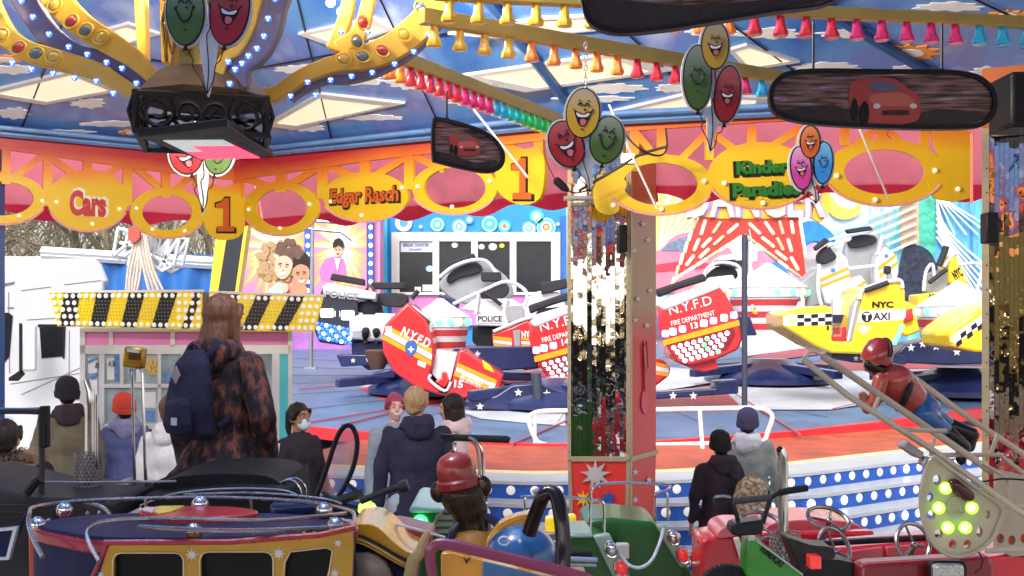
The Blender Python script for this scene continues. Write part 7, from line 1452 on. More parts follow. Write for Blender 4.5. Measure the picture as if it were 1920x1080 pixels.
MB().prism(sm([(262, 950), (300, 930), (420, 917), (520, 920), (560, 935), (562, 1200), (262, 1200)], 3), 4.15, .2).build('scuttle', M('bonnet_black', (0, 0, 0)), hb, bevel=.02); tubep(hb, 'chrome_edge', steel, [(262, 948), (330, 925), (430, 916), (530, 919), (566, 934)], 4.13, 1.8)
tubep(hb, 'side_bow', chrome, [(525, 905), (545, 900), (560, 912), (565, 935)], 4.2, 2.4); tubep(hb, 'side_bow', chrome, [(535, 900), (556, 897), (572, 912), (572, 940)], 4.3, 2)
MB().prism([(196, 935), (215, 905), (236, 900), (242, 910), (222, 938)], 4.35, .1).build('grey_strut', steel, hb, bevel=.01)
# ---- motorbike with windscreen ----
mb_ = thing('toy_motorbike', P(640, 1060, 4.0), 'navy and yellow carousel motorbike with clear hoop windscreen and black grips', 'carousel vehicle')
MB().tube(sm([tuple(P(x, y, 4.0)) for x, y in ((592, 935), (612, 880), (632, 820), (648, 799), (662, 803), (670, 830), (664, 870), (650, 905), (632, 935))], 4, False), .0095, 8).build('windscreen_frame', black, mb_)
cg = M('clear_plastic', (.85, .9, .95), .05, 0, 0, 5, trans=.9, alpha=.35); MB().prism(sm([(600, 925), (614, 880), (634, 820), (648, 804), (660, 808), (666, 830), (660, 870), (646, 905), (632, 925)], 3), 4.0, .004).build('windscreen', cg, mb_, smooth=False)
tubep(mb_, 'handlebar', M('grip_charcoal', (.035, .03, .03), .5, .2, .2, 8), [(625, 945), (645, 935), (682, 925)], 3.95, 8.5); tubep(mb_, 'grip', M('grip_charcoal', (0, 0, 0)), [(676, 940), (720, 922), (752, 912)], 3.85, 6.5); MB().lathe([(.0, 0), (.022, 0), (.022, .03), (.0, .032)], P(750, 914, 3.84), (1, 0, .35), 10).build('grip_end', M('grip_charcoal', (0, 0, 0)), mb_)
tubep(mb_, 'brace', M('grip_charcoal', (0, 0, 0)), [(652, 908), (668, 920), (672, 928)], 3.95, 4); tubep(mb_, 'brace', M('grip_charcoal', (0, 0, 0)), [(604, 922), (618, 932), (628, 940)], 3.95, 4)
g = MB(); 
for a_, b_, ra, rb in (((520, 955), (620, 948), 16, 22), ((620, 948), (690, 962), 22, 16), ((690, 962), (712, 975), 16, 8)): g.cap(P(*a_, 4.0), P(*b_, 4.0), ra*4/F, rb*4/F, 12)
organic(g, 'tank', navy, mb_, .008, 2); 
for c_ in mb_.children:
    if c_.name.startswith('tank'): c_.location = -Vector(mb_.location)
MB().lathe([(.034, 0), (.034, .015), (.02, .026), (.001, .03)], P(688, 957, 3.93), (.2, -.6, .8), 12).build('green_lamp', M('lamp_yellowgreen', (.45, .95, .08), .3, emit=1.2), mb_); MB().prism([(700, 958), (722, 962), (728, 975), (716, 990), (700, 986)], 3.95, .05).build('chrome_cover', white, mb_, bevel=.01)
# ---- yellow hot rod fender ----
hr = thing('hot_rod', P(740, 1080, 3.3), 'yellow and navy carousel hot rod with striped fender and dark red seat', 'carousel vehicle')
hry = M('rod_yellow', (.6, .29, .015), .25, 0, .08, 5, coat=.6)
MB().prism(sm([(652, 990), (668, 983), (694, 983), (714, 993), (740, 1018), (762, 1034), (780, 1043), (776, 1072), (760, 1066), (720, 1045), (690, 1028), (668, 1018), (652, 1016)], 3), 3.3, .3).build('fender', hry, hr, bevel=.02)
MB().prism([(660, 1016), (700, 1030), (740, 1052), (778, 1072), (776, 1500), (640, 1500), (650, 1060)], 3.34, .25).build('wheel_arch', busn, hr, bevel=.02)
for k, (d, mt) in enumerate(((0, lbk), (8, M('bead_gold', (0, 0, 0))), (14, hry))): tubep(hr, 'fender_stripe', mt, [(656, 1002+d), (680, 1006+d), (712, 1022+d), (745, 1042+d), (774, 1056+d)], 3.29, 2.6 if k == 0 else 2)
MB().lathe([(.095, 0), (.095, .03), (.07, .045), (.03, .04), (.001, .05)], P(682, 1092, 3.3), (0, -1, 0), 20).build('wheel_disc', M('hub_taupe', (.22, .18, .14), .35, .3), hr)
MB().prism(sm([(722, 1000), (728, 988), (745, 988), (790, 998), (808, 1008), (800, 1035), (778, 1038), (745, 1018)], 3), 3.55, .2).build('seat', M('seat_crimson', (.3, .02, .04), .4, 0, .1, 5, coat=.3), hr, bevel=.02); tubep(hr, 'seat_piping', white, [(724, 992), (745, 984), (790, 995), (835, 1008)], 3.5, 2.5)
MB().tube([P(x, y, 3.2) for x, y in ((768, 1090), (776, 1050), (788, 1035), (797, 1010), (803, 996))], [.022, .02, .018, .014, .008], 8).build('horn', M('horn_ivory', (.45, .33, .15), .45), hr)
gr_ = thing('green_toy_truck', P(810, 1040, 4.5), 'small green carousel truck front with lit green headlamp behind the red seat', 'carousel vehicle')
MB().prism([(768, 958), (775, 953), (850, 960), (862, 1010), (862, 1400), (766, 1400)], 4.5, .5).build('body', M('toy_green', (.015, .12, .03), .3, 0, .15, 5, coat=.5), gr_, bevel=.02); MB().prism([(766, 955), (775, 948), (850, 954), (850, 962), (768, 962)], 4.48, .5).build('bonnet_edge', M('pale_green', (.35, .5, .42), .35), gr_, bevel=.01)
for k in range(3): MB().prism(rrect(816-k*3, 966+k*13, 848, 974+k*13, 2), 4.48, .02).build('grille_bar', steel, gr_)
MB().lathe([(.034, 0), (.034, .012), (.02, .024), (.001, .028)], P(788, 980, 4.49), (0, -1, 0), 14).build('headlamp', M('led_green_bright', (.05, .9, .2), .3, emit=1.5), gr_)
for k in range(6): MB().ball(P(788+6*math.cos(k), 980+6*math.sin(k), 4.455), .006, 6).build('led', led_w if 0 else M('led_teal', (.3, 1, .9), .3, emit=1.8), gr_)
tubep(gr_, 'bow', dch, [(846, 956), (832, 958), (818, 975), (808, 1000)], 4.4, 3)
# ---- monkey figure ----
mk = thing('monkey_figure', P(880, 1080, 3.3), 'brown monkey figure in a red cap and orange vest seen from behind', 'carousel figure')
mk_b = M('monkey_brown', (.022, .012, .007), .3, 0, .3, 12, .5, 40, coat=.5); Y = 3.3; k_ = Y/F
g = MB(); g.ball(P(868, 930, Y), (44*k_, .07, 40*k_), 18); g.ball(P(880, 955, Y), (36*k_, .06, 34*k_), 16); g.cap(P(885, 965, Y), P(892, 1010, Y), 30*k_, 34*k_, 14); g.ball(P(885, 925, Y+.06), (34*k_, .05, 30*k_), 12)
def loc_org(g, nm, mt, par, *a, **k):
    o = organic(g, nm, mt, par, *a, **k); o.location = -Vector(par.location); return o
loc_org(g, 'body', mk_b, mk, .007, 2, fold=.003, fs=(30, 30, 8))
for x, y in ((824, 922), (904, 912)):
    g = MB(); g.ball(P(x, y, Y), (18*k_, .018, 21*k_), 16); g.build('ear', mk_b, mk); MB().ball(P(x-1, y-3, Y-.018), (8*k_, .01, 10*k_), 10).build('inner_ear', M('ear_inner', (.12, .05, .03), .4), mk)
capm = M('cap_red', (.28, .02, .012), .25, 0, .15, 6, coat=.5); R = Matrix.Rotation(-.18, 3, 'Y')
g = MB(); c = P(857, 892, Y); pf = [(36, -22), (37, -8), (37, 12), (34, 28), (26, 38), (12, 44), (.5, 45)]
g.rings([[c+R@Vector((r*k_*math.cos(2*PI*j/24), r*k_*1.1*math.sin(2*PI*j/24), z*k_)) for j in range(24)] for r, z in pf]); g.build('cap', capm, mk)
g = MB(); g.rings([[c+R@Vector((r*k_*math.cos(2*PI*j/24), r*k_*1.1*math.sin(2*PI*j/24), z*k_)) for j in range(24)] for r, z in ((36, -24), (41, -20), (41, -8), (37, -4))]); g.build('cap_band', M('cap_band', (.25, .015, .01), .3, coat=.5), mk); MB().ball(c+R@Vector((0, 0, 46*k_)), .008, 8).build('cap_button', capm, mk)
g = MB(); g.tube([P(895+48*math.cos(a), 1010-44*math.sin(a), Y-.02) for a in [PI*t/12 for t in range(13)]], 8*k_, 8); g.build('collar', navy, mk)
g = MB(); g.ball(P(890, 1040, Y-.0), (48*k_, .1, 62*k_), 18); g.cap(P(890, 1050, Y), P(890, 1300, Y), 44*k_, 60*k_, 14); loc_org(g, 'vest', M('vest_orange', (.62, .26, .015), .25, 0, .08, 5, coat=.6), mk, .009, 2)
el_ = thing('blue_round_figure', P(985, 1080, 3.1), 'round blue figure with orange rim and tall black arched handle', 'carousel figure')
Y = 3.1; k_ = Y/F; g = MB(); g.ball(P(978, 1045, Y), (70*k_, .11, 62*k_), 22); g.cap(P(978, 1050, Y), P(978, 1300, Y), 60*k_, 60*k_, 14); loc_org(g, 'body', M('figure_blue', (.02, .1, .26), .2, 0, .12, 8, coat=.8), el_, .009, 2)
MB().tube(sm([tuple(P(x, y, Y+.03)) for x, y in ((912, 1050), (922, 1010), (945, 985), (975, 972), (1010, 972))], 4, False), [.012]*17, 8).build('rim', M('vest_orange', (0, 0, 0)), el_); MB().prism(sm([(905, 1080), (912, 1020), (940, 980), (985, 964), (1012, 972), (985, 985), (940, 1010), (920, 1060)], 3), Y+.02, .06).build('rim_plate', M('vest_orange', (0, 0, 0)), el_, bevel=.01)
tubep(el_, 'eye_ring', white, [(945+10*math.cos(t*PI/4), 1014+8*math.sin(t*PI/4)) for t in range(8)], Y-.115, 1.8, closed=True); MB().ball(P(975, 1015, Y-.11), .006, 8).build('stud', white, el_)
MB().tube(sm([tuple(P(x, y, yy)) for x, y, yy in ((992, 1000, 3.0), (1004, 965, 2.98), (1018, 932, 2.95), (1030, 922, 2.95), (1044, 932, 2.93), (1052, 970, 2.9), (1056, 1020, 2.88), (1054, 1090, 2.85), (1050, 1300, 2.8))], 4, False), [.021]*33, 10).build('arched_handle', M('handle_black', (.012, .008, .008), .2, 0, .2, 10, coat=.8), el_)
mg = thing('magenta_frame_seat', P(930, 1120, 2.7), 'magenta tubular side frame with orange panel at the bottom centre', 'carousel vehicle')
mgm = M('magenta_paint', (.2, .022, .065), .3, 0, .12, 6, coat=.5); tubep(mg, 'frame_tube', mgm, [(820, 1500), (812, 1120), (806, 1045), (814, 1024), (840, 1021), (900, 1034), (1060, 1073), (1120, 1095)], 2.7, 11)
MB().prism([(826, 1040), (845, 1036), (1090, 1098), (1090, 1500), (835, 1500)], 2.74, .04).build('side_panel', M('vest_orange', (0, 0, 0)), mg, bevel=.005); MB().prism([(905, 1052), (1060, 1092), (1060, 1400), (900, 1400)], 2.73, .01).build('blue_panel', M('figure_blue', (0, 0, 0)), mg, bevel=.003)
MB().prism([(870, 1046), (874, 1058), (882, 1047), (880, 1046), (875, 1053)], 2.725, .01).build('painted_mark', lbk, mg, smooth=False)
cb2 = thing('padded_crossbar', P(895, 960, 3.7), 'black padded crossbar on a bent chrome post above the monkey figure', 'crossbar')
MB().tube([P(826, 818, 3.7), P(840, 820, 3.7), P(950, 824, 3.7), P(956, 826, 3.7)], [.008, .012, .013, .01], 8).build('pad', M('pad_dark', (.03, .028, .028), .5, 0, .2, 8), cb2); MB().prism([(826, 814), (850, 816), (852, 828), (836, 828)], 3.68, .02).build('pad_end', black, cb2)
tubep(cb2, 'post', chrome, [(878, 820), (893, 828), (904, 848), (906, 900), (901, 965), (898, 1100)], 3.68, 3); tubep(cb2, 'post', steel, [(884, 826), (896, 846), (899, 900), (894, 965)], 3.7, 3); tubep(cb2, 'link', chrome, [(848, 830), (856, 836), (853, 846)], 3.68, 2.5)
g = MB(); g.tube([P(911+4*math.cos(t*.9), 932+t*.9, 3.75+.008*math.sin(t*.9)) for t in range(40)], .0022, 5); g.build('spring', chrome, cb2)
# ---- green jeep ----
jp = thing('green_jeep', P(1180, 1080, 3.9), 'dark green carousel jeep rear with pale light panels, roll bars and white hose', 'carousel vehicle')
jg = M('jeep_green', (.015, .12, .012), .35, 0, .2, 4, coat=.3); jl = M('jeep_pale_green', (.3, .45, .32), .35, 0, .08, 5, coat=.3)
MB().prism([(1092, 988), (1112, 974), (1150, 972), (1228, 980), (1262, 1020), (1298, 1078), (1300, 1500), (1190, 1500), (1150, 1020), (1100, 1004)], 4.0, .35).build('body', jg, jp, bevel=.03)
MB().prism([(1058, 1006), (1110, 1000), (1140, 1010), (1190, 1100), (1190, 1500), (1060, 1500)], 3.85, .25).build('side_body', jg, jp, bevel=.02)
MB().prism([(1066, 1000), (1112, 1000), (1112, 1010), (1066, 1010)], 3.83, .25).build('side_top', jl, jp, bevel=.01)
MB().prism([(1112, 1006), (1143, 1001), (1180, 1078), (1200, 1130), (1170, 1140), (1148, 1080)], 3.8, .04).build('light_panel', jl, jp, bevel=.008); MB().prism([(1230, 986), (1250, 984), (1272, 1020), (1297, 1060), (1276, 1066), (1254, 1030)], 3.95, .04).build('light_panel', jl, jp, bevel=.008)
rl = M('tail_red', (.7, .03, .03), .15, 0, .2, 60, emit=.25, coat=1)
for x, y, Y_, mt, r in ((1146, 1030, 3.79, chrome, 10), (1165, 1066, 3.79, rl, 11), (1263, 1008, 3.94, chrome, 9), (1281, 1041, 3.94, rl, 10)):
    b_ = MB().ball(P(x, y, Y_), (r*Y_/F, .012, r*1.35*Y_/F), 14, R=Matrix.Rotation(-.35, 3, 'Y')).build('tail_lamp', mt, jp); MB().tube([P(x, y, Y_-.003)+Matrix.Rotation(-.35, 3, 'Y')@Vector(((r+2)*Y_/F*math.cos(t*PI/8), 0, (r+2)*1.3*Y_/F*math.sin(t*PI/8))) for t in range(16)], .003, 5, closed=True).build('lamp_rim', chrome, b_)
tubep(jp, 'white_hose', M('hose_white', (.65, .68, .68), .5), [(1158, 1022), (1166, 1042), (1180, 1060), (1202, 1064), (1222, 1050), (1236, 1020), (1244, 992)], [3.78, 3.78, 3.76, 3.76, 3.78, 3.85, 3.92], 3.2)
MB().prism(rrect(1156, 1020, 1180, 1048, 3), 3.84, .03).build('number_board', cream, jp, bevel=.004)
rb = [chrome, 2.8]
tubep(jp, 'roll_bar', chrome, [(1107, 1010), (1107, 950), (1114, 939), (1124, 939), (1132, 948), (1133, 1000)], 3.9, 2.8); tubep(jp, 'roll_bar', chrome, [(975, 931), (1030, 930), (1100, 936), (1112, 942)], 3.95, 2.6); tubep(jp, 'roll_bar', chrome, [(985, 965), (985, 935), (1000, 929)], 4.0, 2.4); tubep(jp, 'roll_bar', chrome, [(1110, 942), (1108, 925), (1122, 909), (1180, 905), (1240, 908), (1256, 912), (1248, 920), (1228, 926)], 3.95, 2.8)
tubep(jp, 'roll_bar', chrome, [(1228, 985), (1228, 932), (1236, 922), (1248, 924), (1252, 934), (1252, 975)], 4.1, 2.6); tubep(jp, 'roll_bar', steel, [(1000, 925), (1008, 920), (1015, 928)], 4.0, 5)
tubep(jp, 'chrome_pipe', chrome, [(1060, 1048), (1120, 1050)], 3.6, 5, smooth_=False); tubep(jp, 'chrome_pipe', chrome, [(1060, 1058), (1118, 1060)], 3.6, 3.5, smooth_=False); tubep(jp, 'underframe', black, [(1050, 1038), (1110, 1040)], 3.75, 6)
MB().box(P(1080, 1076, 3.5), (.06, .05, .04)).build('ivory_block', M('horn_ivory', (0, 0, 0)), jp, bevel=.01)
yb = thing('amber_light_bar', P(1050, 1000, 4.3), 'square amber light blocks between the black arched handle and the pillar', 'lamp'); ab = M('amber_block', (.8, .55, .01), .2, 0, .3, 40, emit=.35, coat=1)
MB().box(P(1036, 982, 4.3), (.06, .06, .06)).build('light_block', ab, yb, bevel=.008); MB().box(P(1066, 975, 4.3), (.06, .06, .045)).build('light_block', ab, yb, bevel=.008); MB().box(P(1050, 1003, 4.3), (.14, .08, .03)).build('base', dch, yb, bevel=.005)
# ---- red cars at right ----
rc = thing('red_fire_car', P(1500, 1080, 3.9), 'bright red open carousel car with three steering wheels at the lower right', 'carousel vehicle')
rcm = M('car_red_bright', (.62, .02, .03), .22, 0, .08, 4, coat=.7); pkm = M('car_red_top', (.7, .12, .14), .22, 0, .06, 4, coat=.7)
MB().prism([(1314, 1018), (1322, 1010), (1350, 1006), (1420, 1004), (1436, 1040), (1440, 1500), (1318, 1500)], 3.7, .2).build('rear_body', rcm, rc, bevel=.03)
MB().prism(sm([(1348, 1010), (1352, 993), (1375, 985), (1410, 988), (1425, 1005), (1420, 1012), (1390, 1004)], 3), 3.68, .2).build('rear_collar', pkm, rc, bevel=.01); MB().prism([(1376, 1010), (1386, 1008), (1398, 1046), (1390, 1056)], 3.66, .02).build('cream_strip', cream, rc, bevel=.003)
MB().prism(sm([(1425, 1018), (1440, 985), (1500, 975), (1580, 977), (1615, 988), (1636, 1005), (1636, 1030), (1425, 1030)], 3), 4.4, .3).build('far_side', pkm, rc, bevel=.03); MB().prism([(1420, 1000), (1640, 996), (1640, 1100), (1420, 1100)], 4.3, .06).build('far_inner_panel', rcm, rc, bevel=.01)
tubep(rc, 'edge_bar', black, [(1500, 1022), (1640, 1014), (1760, 1008), (1890, 1004)], 3.95, 5.5); tubep(rc, 'edge_bar_chrome', chrome, [(1500, 1016), (1640, 1008), (1760, 1002)], 3.93, 1.6)
MB().prism([(1556, 1030), (1700, 1018), (1760, 1012), (1905, 1005), (1960, 1500), (1556, 1500)], 4.0, .2).build('near_side', rcm, rc, bevel=.02); MB().prism([(1590, 1034), (1655, 1026), (1656, 1046), (1590, 1052)], 3.99, .02).build('light_panel', pkm, rc, bevel=.004); MB().prism([(1662, 1026), (1735, 1020), (1738, 1040), (1664, 1044)], 3.99, .02).build('light_panel', pkm, rc, bevel=.004)
def wheel(cx, cy, rx, ry, a, Y, tilt=.0):
    g = MB(); pts = ell(cx, cy, rx, ry, 26, a); g.tube([P(x, y, Y+tilt*(y-cy)*Y/F) for x, y in pts], 4.2*Y/F, 8, closed=True); w_ = g.build('steering_wheel', dch, rc); g = MB(); hub_ = P(cx+2, cy+4, Y+.03); 
    for t in (.6, 2.7, 4.7):
        x = cx+rx*math.cos(t)*math.cos(a)-ry*math.sin(t)*math.sin(a); y = cy+rx*math.cos(t)*math.sin(a)+ry*math.sin(t)*math.cos(a); MB().tube([P(x, y, Y+tilt*(y-cy)*Y/F), hub_], 2.4*Y/F, 6).build('spoke', dch, w_)
    MB().ball(hub_, .014, 10).build('hub', dch, w_); MB().tube([hub_, hub_+Vector((-.03, .1, -.2))], .01, 8).build('column', dch, w_)
wheel(1553, 973, 40, 20, .32, 4.1, -1); wheel(1564, 1030, 27, 42, -.35, 3.6, -.5); wheel(1712, 1018, 30, 38, -.4, 3.7, -.5); wheel(1425, 985, 42, 24, .2, 4.1, -1)
dr = thing('dark_red_car', P(1720, 1090, 3.3), 'dark red carousel car bonnet with a diamond plate patch at the bottom right', 'carousel vehicle')
drm = M('bonnet_darkred', (.2, .012, .02), .28, 0, .2, 5, coat=.5)
MB().prism([(1612, 1060), (1630, 1056), (1830, 1044), (1856, 1042), (1866, 1060), (1870, 1500), (1600, 1500)], 3.35, .08).build('bonnet', drm, dr, bevel=.015); tubep(dr, 'top_edge', pkm, [(1614, 1058), (1700, 1053), (1850, 1043)], 3.36, 2.2)
MB().prism(rrect(1744, 1052, 1814, 1110, 12), 3.3, .03).build('plate_seal', black, dr, bevel=.005); MB().prism(rrect(1750, 1058, 1808, 1105, 9), 3.28, .02).build('diamond_plate', M('diamond_plate_steel', (.55, .54, .53), .25, .8, .1, 8), dr, bevel=.003)
g = MB()
for i in range(5):
    for j in range(4):
        c_ = P(1758+i*11, 1064+j*12, 3.278); R = Matrix.Rotation((.8 if (i+j)%2 else -.8), 3, 'Y'); g.ball(c_, (.009, .003, .003), 6, R=R)
g.build('plate_studs', M('diamond_plate_steel', (0, 0, 0)), dr)
MB().prism([(1850, 1046), (1960, 1030), (1960, 1500), (1850, 1500)], 3.5, .2).build('side_panel', rcm, dr, bevel=.01)
# ---- dirt bike ----
db = thing('green_dirt_bike', P(1450, 1080, 3.2), 'green carousel dirt bike with wide black handlebar, black seat and dark lettering', 'carousel vehicle')
hbm = M('bar_black', (.012, .012, .014), .35, 0, .2, 10, coat=.3); Y = 3.2
tubep(db, 'handlebar', hbm, [(1338, 938), (1360, 935), (1372, 938)], 3.15, 7); tubep(db, 'handlebar', hbm, [(1372, 938), (1380, 962), (1386, 985)], Y, 4.5); tubep(db, 'handlebar', hbm, [(1430, 982), (1440, 950), (1448, 932), (1462, 924)], Y, 4.5)
tubep(db, 'crossbar_pad', M('pad_grey_black', (.05, .05, .052), .5), [(1374, 940), (1445, 933)], 3.18, 6.5, smooth_=False); tubep(db, 'grip', hbm, [(1462, 924), (1480, 920), (1514, 915)], 3.18, 6.5); tubep(db, 'lever', chrome, [(1340, 932), (1356, 930), (1370, 932)], 3.12, 2.5)
MB().prism([(1374, 983), (1430, 975), (1434, 990), (1424, 1004), (1378, 1006), (1370, 1000)], 3.15, .08).build('number_box', hbm, db, bevel=.012)
dgm_ = M('bike_green', (.03, .25, .02), .3, 0, .35, 8, coat=.5)
MB().prism(sm([(1401, 1012), (1416, 1010), (1450, 1034), (1500, 1075), (1520, 1100), (1450, 1110), (1430, 1100), (1420, 1085), (1398, 1080)], 2), 3.2, .08).build('frame', dgm_, db, bevel=.012); MB().prism([(1404, 1006), (1416, 1006), (1416, 1014), (1402, 1014)], 3.2, .06).build('steering_head', steel, db)
tubep(db, 'frame_edge', M('pale_green', (0, 0, 0)), [(1418, 1014), (1460, 1044), (1505, 1078)], 3.19, 1.8); text('lettering', 'TUNDCAT', flat(3.195), (1420, 1036, 1476, 1050), lbk, db, rot=-.7, bold=.03)
MB().prism(sm([(1476, 1012), (1488, 1011), (1520, 1022), (1556, 1026), (1566, 1034), (1564, 1048), (1540, 1050), (1524, 1040), (1510, 1060), (1500, 1080), (1492, 1050)], 3), 3.25, .1).build('seat', M('seat_black', (.025, .022, .022), .4, 0, .2, 8, coat=.2), db, bevel=.015); MB().prism(rrect(1519, 1044, 1541, 1068, 3), 3.2, .05).build('rear_lamp', rl, db, bevel=.006)
MB().prism([(1398, 1080), (1420, 1060), (1440, 1110), (1380, 1200)], 3.25, .05).build('fork', hbm, db); g = MB(); g.tube([P(1365+50*math.cos(t), 1122+50*math.sin(t), 3.25) for t in [k*PI/16 for k in range(32)]], .016, 8, closed=True)
for k in range(40): t = k*PI/20; g.box(P(1365+60*math.cos(t), 1122+60*math.sin(t), 3.25), (.012, .03, .012), Matrix.Rotation(-t, 3, 'Y'))
g.build('front_wheel', rubber, db); MB().prism(sm([(1540, 1050), (1600, 1055), (1615, 1075), (1600, 1110), (1520, 1110), (1505, 1080)], 2), 3.4, .1).build('rear_shroud', hbm, db)
e2 = thing('exhaust_stack', P(1468, 1080, 3.6), 'tall chrome exhaust stack with perforated guard between bike and steering wheels', 'exhaust stack', 'chrome exhaust stacks'); Y = 3.6
MB().tube([P(1469, 1090, Y), P(1468, 870, Y), P(1468, 856, Y), P(1463, 842, Y)], [.018, .018, .0175, .015], 14).build('pipe', chrome, e2); MB().ball(P(1462, 843, Y-.008), (.012, .008, .012), 10).build('pipe_mouth', black, e2); guard(e2, 1443, 1500, 998, 1095, Y)
# ---- glider with lying mannequin ----
gl_ = thing('glider_frame', P(1800, 1040, 3.3), 'beige glider frame with green clover lamps on a perforated round plate', 'carousel vehicle')
bg_ = M('beige_paint', (.42, .35, .25), .4, 0, .1, 6, coat=.2)
def grail(pts, Y, r=6): return tubep(gl_, 'rail', bg_, pts, Y, r, smooth_=False)
grail([(1506, 674), (1590, 742), (1740, 838), (1935, 975)], [3.3, 3.25, 3.2, 3.1], 6); grail([(1540, 666), (1700, 775), (1860, 885)], [3.6, 3.6, 3.55], 6.5); grail([(1700, 698), (1815, 782), (1935, 862)], [4.2, 4.15, 4.1], 5.5); grail([(1860, 885), (1935, 930)], 3.55, 5)
tubep(gl_, 'nose_hoop', bg_, [(1506, 674), (1514, 663), (1526, 660), (1541, 666)], [3.3, 3.4, 3.5, 3.6], 3)
for pts, Y_ in (([(1745, 855), (1752, 818)], 3.3), ([(1765, 853), (1880, 853)], 3.6), ([(1858, 850), (1870, 815)], 3.9), ([(1870, 850), (1935, 900)], 3.7), ([(1638, 768), (1648, 745)], 3.4), ([(1700, 806), (1775, 808)], 3.4)): tubep(gl_, 'strut', bg_, pts, Y_, 4.2, smooth_=False)
hol = [(1757, 900, 8, 10), (1744, 932, 6, 9), (1746, 966, 8, 9), (1760, 1001, 8, 9), (1786, 1021, 7, 9), (1814, 1021, 7, 9), (1837, 998, 6, 10), (1852, 965, 5, 8)]
outl = sm([(1748, 858), (1770, 870), (1820, 908), (1877, 950), (1872, 985), (1855, 1016), (1825, 1037), (1790, 1043), (1758, 1028), (1736, 992), (1727, 945), (1733, 895)], 4)
MB().prism([outl]+[ell(x, y, a, b_, 16)[::-1] for x, y, a, b_ in hol], 3.15, .02).build('side_plate', bg_, gl_, smooth=False)
MB().tube([P(x, y, 3.145) for x, y in outl], .006, 6, closed=True).build('plate_rim', bg_, gl_); tubep(gl_, 'ring', bg_, [(1795+17*math.cos(t*PI/6), 950+17*math.sin(t*PI/6)) for t in range(12)], 3.14, 2, closed=True)
for x, y in ((1787, 945), (1800, 957)): MB().ball(P(x, y, 3.138), .004, 6).build('bolt', steel, gl_)
lg = M('led_lime', (.35, 1, .05), .3, emit=1.); lc = M('led_lime_core', (.8, 1, .6), .3, emit=1.6)
for x, y in ((1772, 915), (1759, 952), (1821, 952), (1776, 989), (1809, 989)):
    b_ = MB().lathe([(.018, 0), (.018, .008), (.012, .012), (.001, .013)], P(x, y, 3.138), (0, -1, 0), 14).build('clover_lamp', lg, gl_)
    for k in range(5): MB().ball(P(x+5*math.cos(k*1.257), y+5*math.sin(k*1.257), 3.124), .0042, 6).build('led', lc, b_)
g = MB(); g.cap(P(1789, 909, 3.135), P(1815, 930, 3.135), .019, .019, 12); g.build('brown_lamp', M('lamp_brown', (.06, .01, .008), .15, coat=1), gl_)
MB().prism([[(1868, 880), (1960, 900), (1960, 1045), (1900, 1045), (1868, 1030)]]+[ell(x, y, 7, 9, 14)[::-1] for x, y in ((1876, 1010), (1897, 1013), (1920, 1010))], 3.5, .02).build('rear_plate', bg_, gl_, smooth=False)
for x, y in ((1876, 1010), (1897, 1013), (1920, 1010)): MB().prism(ell(x, y, 7, 9, 14), 3.52, .006).build('orange_backing', M('backing_orange', (.7, .12, .04), .4), gl_, smooth=False)
tubep(gl_, 'rail', bg_, [(1848, 1033), (1935, 1030)], 3.3, 5, smooth_=False); tubep(gl_, 'rail', bg_, [(1840, 868), (1880, 892), (1892, 910), (1894, 945)], 3.3, 3.5); tubep(gl_, 'rail', bg_, [(1880, 950), (1935, 950)], 3.2, 4, smooth_=False)
tubep(gl_, 'cable', black, [(1822, 897), (1840, 903), (1880, 898), (1925, 900)], 3.25, 1.8); tubep(gl_, 'cable', black, [(1835, 1035), (1842, 1050), (1838, 1065), (1826, 1075)], 3.12, 1.5)
MB().prism([(1702, 826), (1735, 850), (1726, 862), (1693, 840)], 3.15, .06).build('number_light', M('grey_plastic', (.3, .27, .27), .5, 0, .4, 30), gl_, bevel=.006); MB().prism([(1735, 856), (1746, 858), (1740, 878), (1728, 872)], 3.15, .04).build('connector', steel, gl_, bevel=.004)
mn = thing('lying_pilot_figure', P(1740, 800, 3.75), 'painted pilot figure in red helmet, red jacket and blue trousers lying on the glider', 'figure')
Y = 3.75; k_ = Y/F; Q = lambda x, y, d=0: P(x, y, Y+d)
g = MB(); g.ball(Q(1638, 674, -.01), (17*k_, .036, 20*k_), 16); g.cap(Q(1640, 690), Q(1670, 712), 15*k_, 16*k_, 10); g.cap(Q(1625, 765, -.06), Q(1618, 742, -.06), 10*k_, 9*k_, 8); g.cap(Q(1668, 710), Q(1730, 765), 28*k_, 26*k_, 12); g.cap(Q(1624, 690), Q(1622, 680), 7*k_, 5*k_, 8)
for k in range(5): g.cap(Q(1615+k*3.4, 748, -.07), Q(1611+k*3.2, 738-k%2*2, -.08), 2.4*k_, 2*k_, 6)
g.cap(Q(1735, 772, .03), Q(1800, 820, .04), 14*k_, 12*k_, 8); g.cap(Q(1730, 780, -.04), Q(1785, 828, -.04), 14*k_, 12*k_, 8)
loc_org(g, 'body', M('figure_skin', (.42, .2, .12), .3, coat=.5), mn, .005, 1)
shm = M('figure_shirt_red', (.38, .05, .03), .28, 0, .12, 8, coat=.5)
g = MB(); g.cap(Q(1676, 716), Q(1712, 750), 36*k_, 30*k_, 16); g.cap(Q(1652, 712, -.07), Q(1640, 752, -.08), 15*k_, 13*k_, 10); g.cap(Q(1640, 752, -.08), Q(1626, 766, -.07), 13*k_, 11*k_, 10); g.cap(Q(1700, 705, .08), Q(1670, 750, .09), 14*k_, 12*k_, 10); loc_org(g, 'jacket', shm, mn, .006, 2, .002, (20, 20, 20))
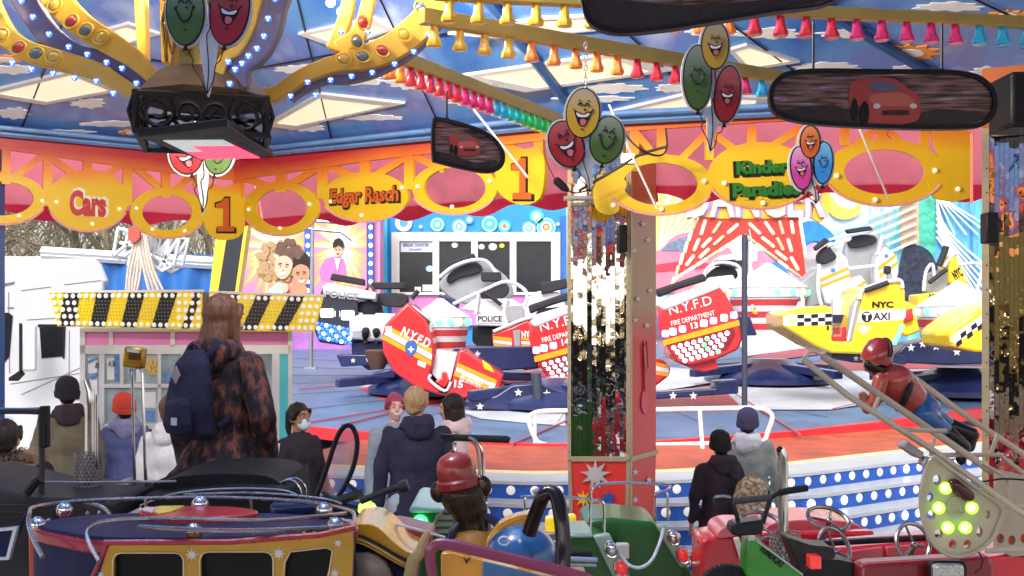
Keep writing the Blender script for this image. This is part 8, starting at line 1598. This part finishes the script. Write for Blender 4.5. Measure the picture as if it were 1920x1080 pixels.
g = MB(); c = Q(1646, 664); R = Matrix.Rotation(.3, 3, 'Y'); g.rings([[c+R@Vector((r*k_*math.cos(2*PI*j/20), r*k_*1.05*math.sin(2*PI*j/20), z*k_)) for j in range(20)] for r, z in ((27, -18), (29, -8), (28, 6), (23, 20), (13, 29), (1, 32))]); g.build('helmet', M('helmet_red', (.3, .02, .015), .22, 0, .15, 8, coat=.7), mn)
g = MB(); g.tube([c+R@Vector((6*k_+29*k_*math.cos(a)*.25, -30*k_*1.0*math.cos(a), 32*k_*math.sin(a)*1.0)) for a in [PI*t/10 for t in range(11)]], 3.2*k_, 6); g.build('helmet_stripe', black, mn)
g = MB(); g.cap(Q(1655, 690), Q(1690, 706), 15*k_, 13*k_, 10); g.cap(Q(1690, 706), Q(1712, 712), 13*k_, 7*k_, 10); g.cap(Q(1630, 684, -.02), Q(1650, 694, -.02), 11*k_, 12*k_, 8); loc_org(g, 'hair', M('figure_hair', (.015, .013, .013), .3, 0, .2, 20, coat=.5), mn, .006, 1)
g = MB(); g.tube([Q(1698, 738)+Vector((math.cos(a)*.024, math.sin(a)*.068, 0))+Vector((.02*math.sin(a), 0, -.0))+Vector((0, 0, .055*math.cos(a))) for a in [2*PI*t/16 for t in range(16)]], 8*k_, 6, closed=True, flatn=.5); g.build('belt', black, mn)
g = MB(); g.cap(Q(1722, 756), Q(1738, 768), 28*k_, 27*k_, 14); g.cap(Q(1738, 765, .03), Q(1782, 800, .04), 20*k_, 14*k_, 12); g.cap(Q(1732, 776, -.04), Q(1776, 812, -.04), 20*k_, 15*k_, 12); loc_org(g, 'trousers', M('figure_blue_jeans', (.02, .1, .26), .25, 0, .15, 8, coat=.5), mn, .006, 2, .002, (20, 20, 20))
for d, (a_, b_, c_) in ((.04, ((1782, 800), (1822, 815), (1818, 838))), (-.04, ((1776, 812), (1806, 838), (1802, 862)))):
    g = MB(); g.cap(Q(*a_, d), Q(*b_, d), 16*k_, 14*k_, 10); g.cap(Q(*b_, d), Q(*c_, d), 13*k_, 10*k_, 10); g.build('boot', M('figure_boot', (.012, .012, .013), .22, 0, .2, 10, coat=.6), mn)
